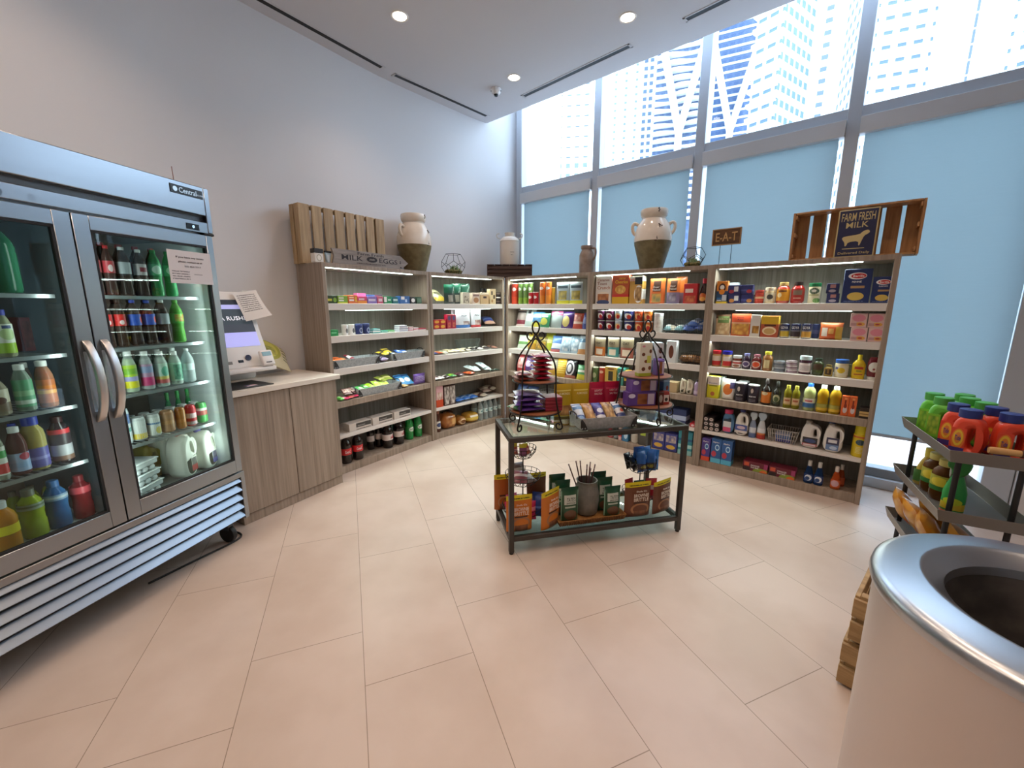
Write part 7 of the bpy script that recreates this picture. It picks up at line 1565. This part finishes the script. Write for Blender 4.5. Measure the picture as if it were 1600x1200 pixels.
scatter(xw, .215, [(-.08, -.06, .03, -.3, .4), (-.03, -.09, .035, -.25, .0), (.02, -.1, .035, -.2, -.1), (-.05, .02, .035, -.4, .3)], 'magenta packs in the bottom bowl', [('#c02c6a', [('b', .5, .7, '#e89ab8')]), ('#a83a6a', [('e', .5, .5, .3, .2, '#e8c8d0')])], .085, .12, .04)
scatter(xw, .215, [(.09, -.06, .03, -.3, -.4), (.1, .0, .03, -.2, -.5)], 'dark blue packs in the bottom bowl', [('#24408a', [('b', .4, .5, '#5a80c8')])], .08, .13, .04)
scatter(xw2, .25, [(-.055, -.03, .25, -.4, .7), (-.07, .02, .25, -.35, .4)], 'black packs in the wire bowl', [('#22222a', [('b', .4, .5, '#7a7a84')])], .07, .11, .03)
scatter(xw2, .25, [(-.02, -.06, .25, -.2, .2), (.01, -.02, .255, -.1, -.2), (.045, -.05, .25, -.25, -.3), (.055, .02, .26, -.05, .3), (.0, .05, .26, .1, 0), (.08, -.02, .245, -.3, -.6)], 'bright blue cookie bags in the wire bowl', [('#2a66b8', [('b', .1, .4, '#3a3a58'), ('e', .5, .25, .3, .1, '#a8a04a')]), ('#2f78c8', [('e', .5, .6, .3, .14, '#8ab8e8')])], .08, .14, .05)
scatter(xw2, .25, [(-.09, -.03, .04, -.1, .3), (-.04, -.07, .04, -.1, 0), (.06, -.06, .04, -.1, -.2)], 'red packs under the wire bowl', [('#b02438', [('b', .5, .7, '#d8c8cc')]), ('#1f4a34', [('b', .8, .9, '#b8c8b8')])], .08, .15, .04)

# ================================================================== ON THE CART
def K(z, where): return Shelf(KF, z, where, .0)
def cart(kind, x, y, z, w, d, h, rz, lab, base, ly=(), tx=(), group=None, name=None, **kw):
    nm, ct, parts = build(kind, w, d, h, base, tuple(ly), tuple(tx), kw)
    put(KF, x, y, z, name or nm, lab, ct, parts, rz, (0, 0, 0), group)
tz = .8435
ty_ = [('e', .5, .55, .44, .42, '#e07a2c'), ('e', .5, .6, .34, .32, '#e8c03a'), ('e', .5, .6, .22, .22, '#e08a3a'), ('b', 0, .22, '#4a3a88')]
tx_ = [('Tide', .5, .6, .2, .4, '#3a3a90')]
rzt = radians(-8)
ti = dict(cap='#23357e', group='orange detergent bottles on the cart')
for x, y, q in ((.088, .115, 'in front, facing its label out'), (.205, .10, 'in front, next to the wooden stick'), (.088, .235, 'in second row beside the green ones'), (.205, .225, 'in second row behind the front right one')):
    cart('deterg', x, y, tz, .1, .08, .215, radians(-32) if x < .1 else radians(-8), 'orange detergent bottle with navy cap, %s' % q, '#d8442a', ty_, tx_, lbox=(-.46, .04, .1, .62), label='#d8442a', **ti)
for x, y, q in ((.085, .50, 'at the far corner of the cart'), (.085, .385, 'behind the orange bottles, nearer the shelf'), (.19, .43, 'in the middle of the rear rows'), (.21, .33, 'just behind the orange bottles'), (.205, .53, 'in the last row nearest the window')):
    cart('deterg', x, y, tz, .1, .085, .215, radians(-30), 'lime green detergent bottle with green cap, %s' % q, '#5fbf3a', [('n', .1, .9, .1, .9, '#b8d84a', '#4a9a2c', 4)], (), lbox=(-.46, .04, .1, .62), label='#7acc3a', cap='#4aa84a', group='lime detergent bottles on the cart')
put(KF, .25, .012, tz + .068, 'wooden_stick', 'round pale wooden stick lying across the top cart tray', 'stick', [('rod', lathe([(.013, -.13), (.015, -.12), (.013, -.02), (.014, .1), (.016, .2), (.01, .21)], wood('#b88a52', '#d2a870', (30, 30, 2)), 16), (0, 0, 0), (0, pi / 2, 0)), ('ferrule', lathe([(.0155, -.04), (.0155, -.01)], pm('#5a3a24', .5), 16), (0, 0, 0), (0, pi / 2, 0))], rz=radians(-3))
mz = .5705
am = dict(clear='#8a5a28', fill='#5a3414', group='amber cleaner bottles on the middle cart tray')
for x, y, q in ((.11, .40, 'nearer the cart corner'), (.115, .30, 'in front of another')): cart('gjar', x, y, mz, .11, .11, .2, radians(-30), 'amber cleaner bottle with green label, %s' % q, '#6a4420', [('b', .0, .3, '#3a7a3a'), ('e', .4, .6, .3, .3, '#d8c83a'), ('r', .6, 1, .1, .8, '#2f8a48')], (), cap='#c8bc6a', label='#a8a83a', lz=(.25, .62), **am)
cart('soap', .10, .48, mz, .1, .1, .2, 0, 'yellow-capped cleaner bottle at the far end of middle tray', '#b8a03a', (), (), cap='#d8c84a', label='#4a7a3a')
cart('trig', .09, .13, mz, .078, .065, .26, radians(-25), 'green trigger cleaner bottle with yellow label on middle tray', '#2f9a4a', [('b', .12, .3, '#e0c83a'), ('e', .5, .34, .4, .1, '#cfe03a'), ('b', .02, .08, '#d86a4a')], (), cap='#2f8a40', trig='#d8e0d8')
bz = .3065
for i, (x, y, r) in enumerate(((.09, .49, .4), (.10, .36, .6), (.11, .22, .3), (.19, .42, .8), (.2, .15, .5))):
    nm, ct, parts = build('bag', .19, .08, .18, '#c8882a', (('n', .1, .9, .1, .9, '#d8a83a', '#a85a20', 4), ('e', .6, .6, .26, .16, '#d8c8d8'), ('e', .6, .6, .16, .1, '#5a3a78'), ('r', .1, .5, .1, .3, '#c84a2c')), (), {'form': 'pillow', 'seed': i % 3})
    put(KF, x, y, bz + .035, 'snack_bag', seqlabel('orange snack bags heaped on the bottom cart tray', i, 5), ct, parts, r + 1.0, (-.5, 0, 0), 'orange snack bags on the cart')
# power cord under the fridge
pw = FF.at(FW - .05, .12)
tag(ob('power_cord', tubes([chaikin([(pw.x - .15, pw.y - .45, .006), (pw.x - .03, pw.y - .2, .006), (pw.x + .06, pw.y - .03, .006), (pw.x + .05, pw.y + .05, .006), (pw.x - .1, pw.y + .1, .006)], 3, False)], .006, blk)), 'black power cord on the floor under the fridge corner', 'cord')
SC.view_settings.exposure = 0.22
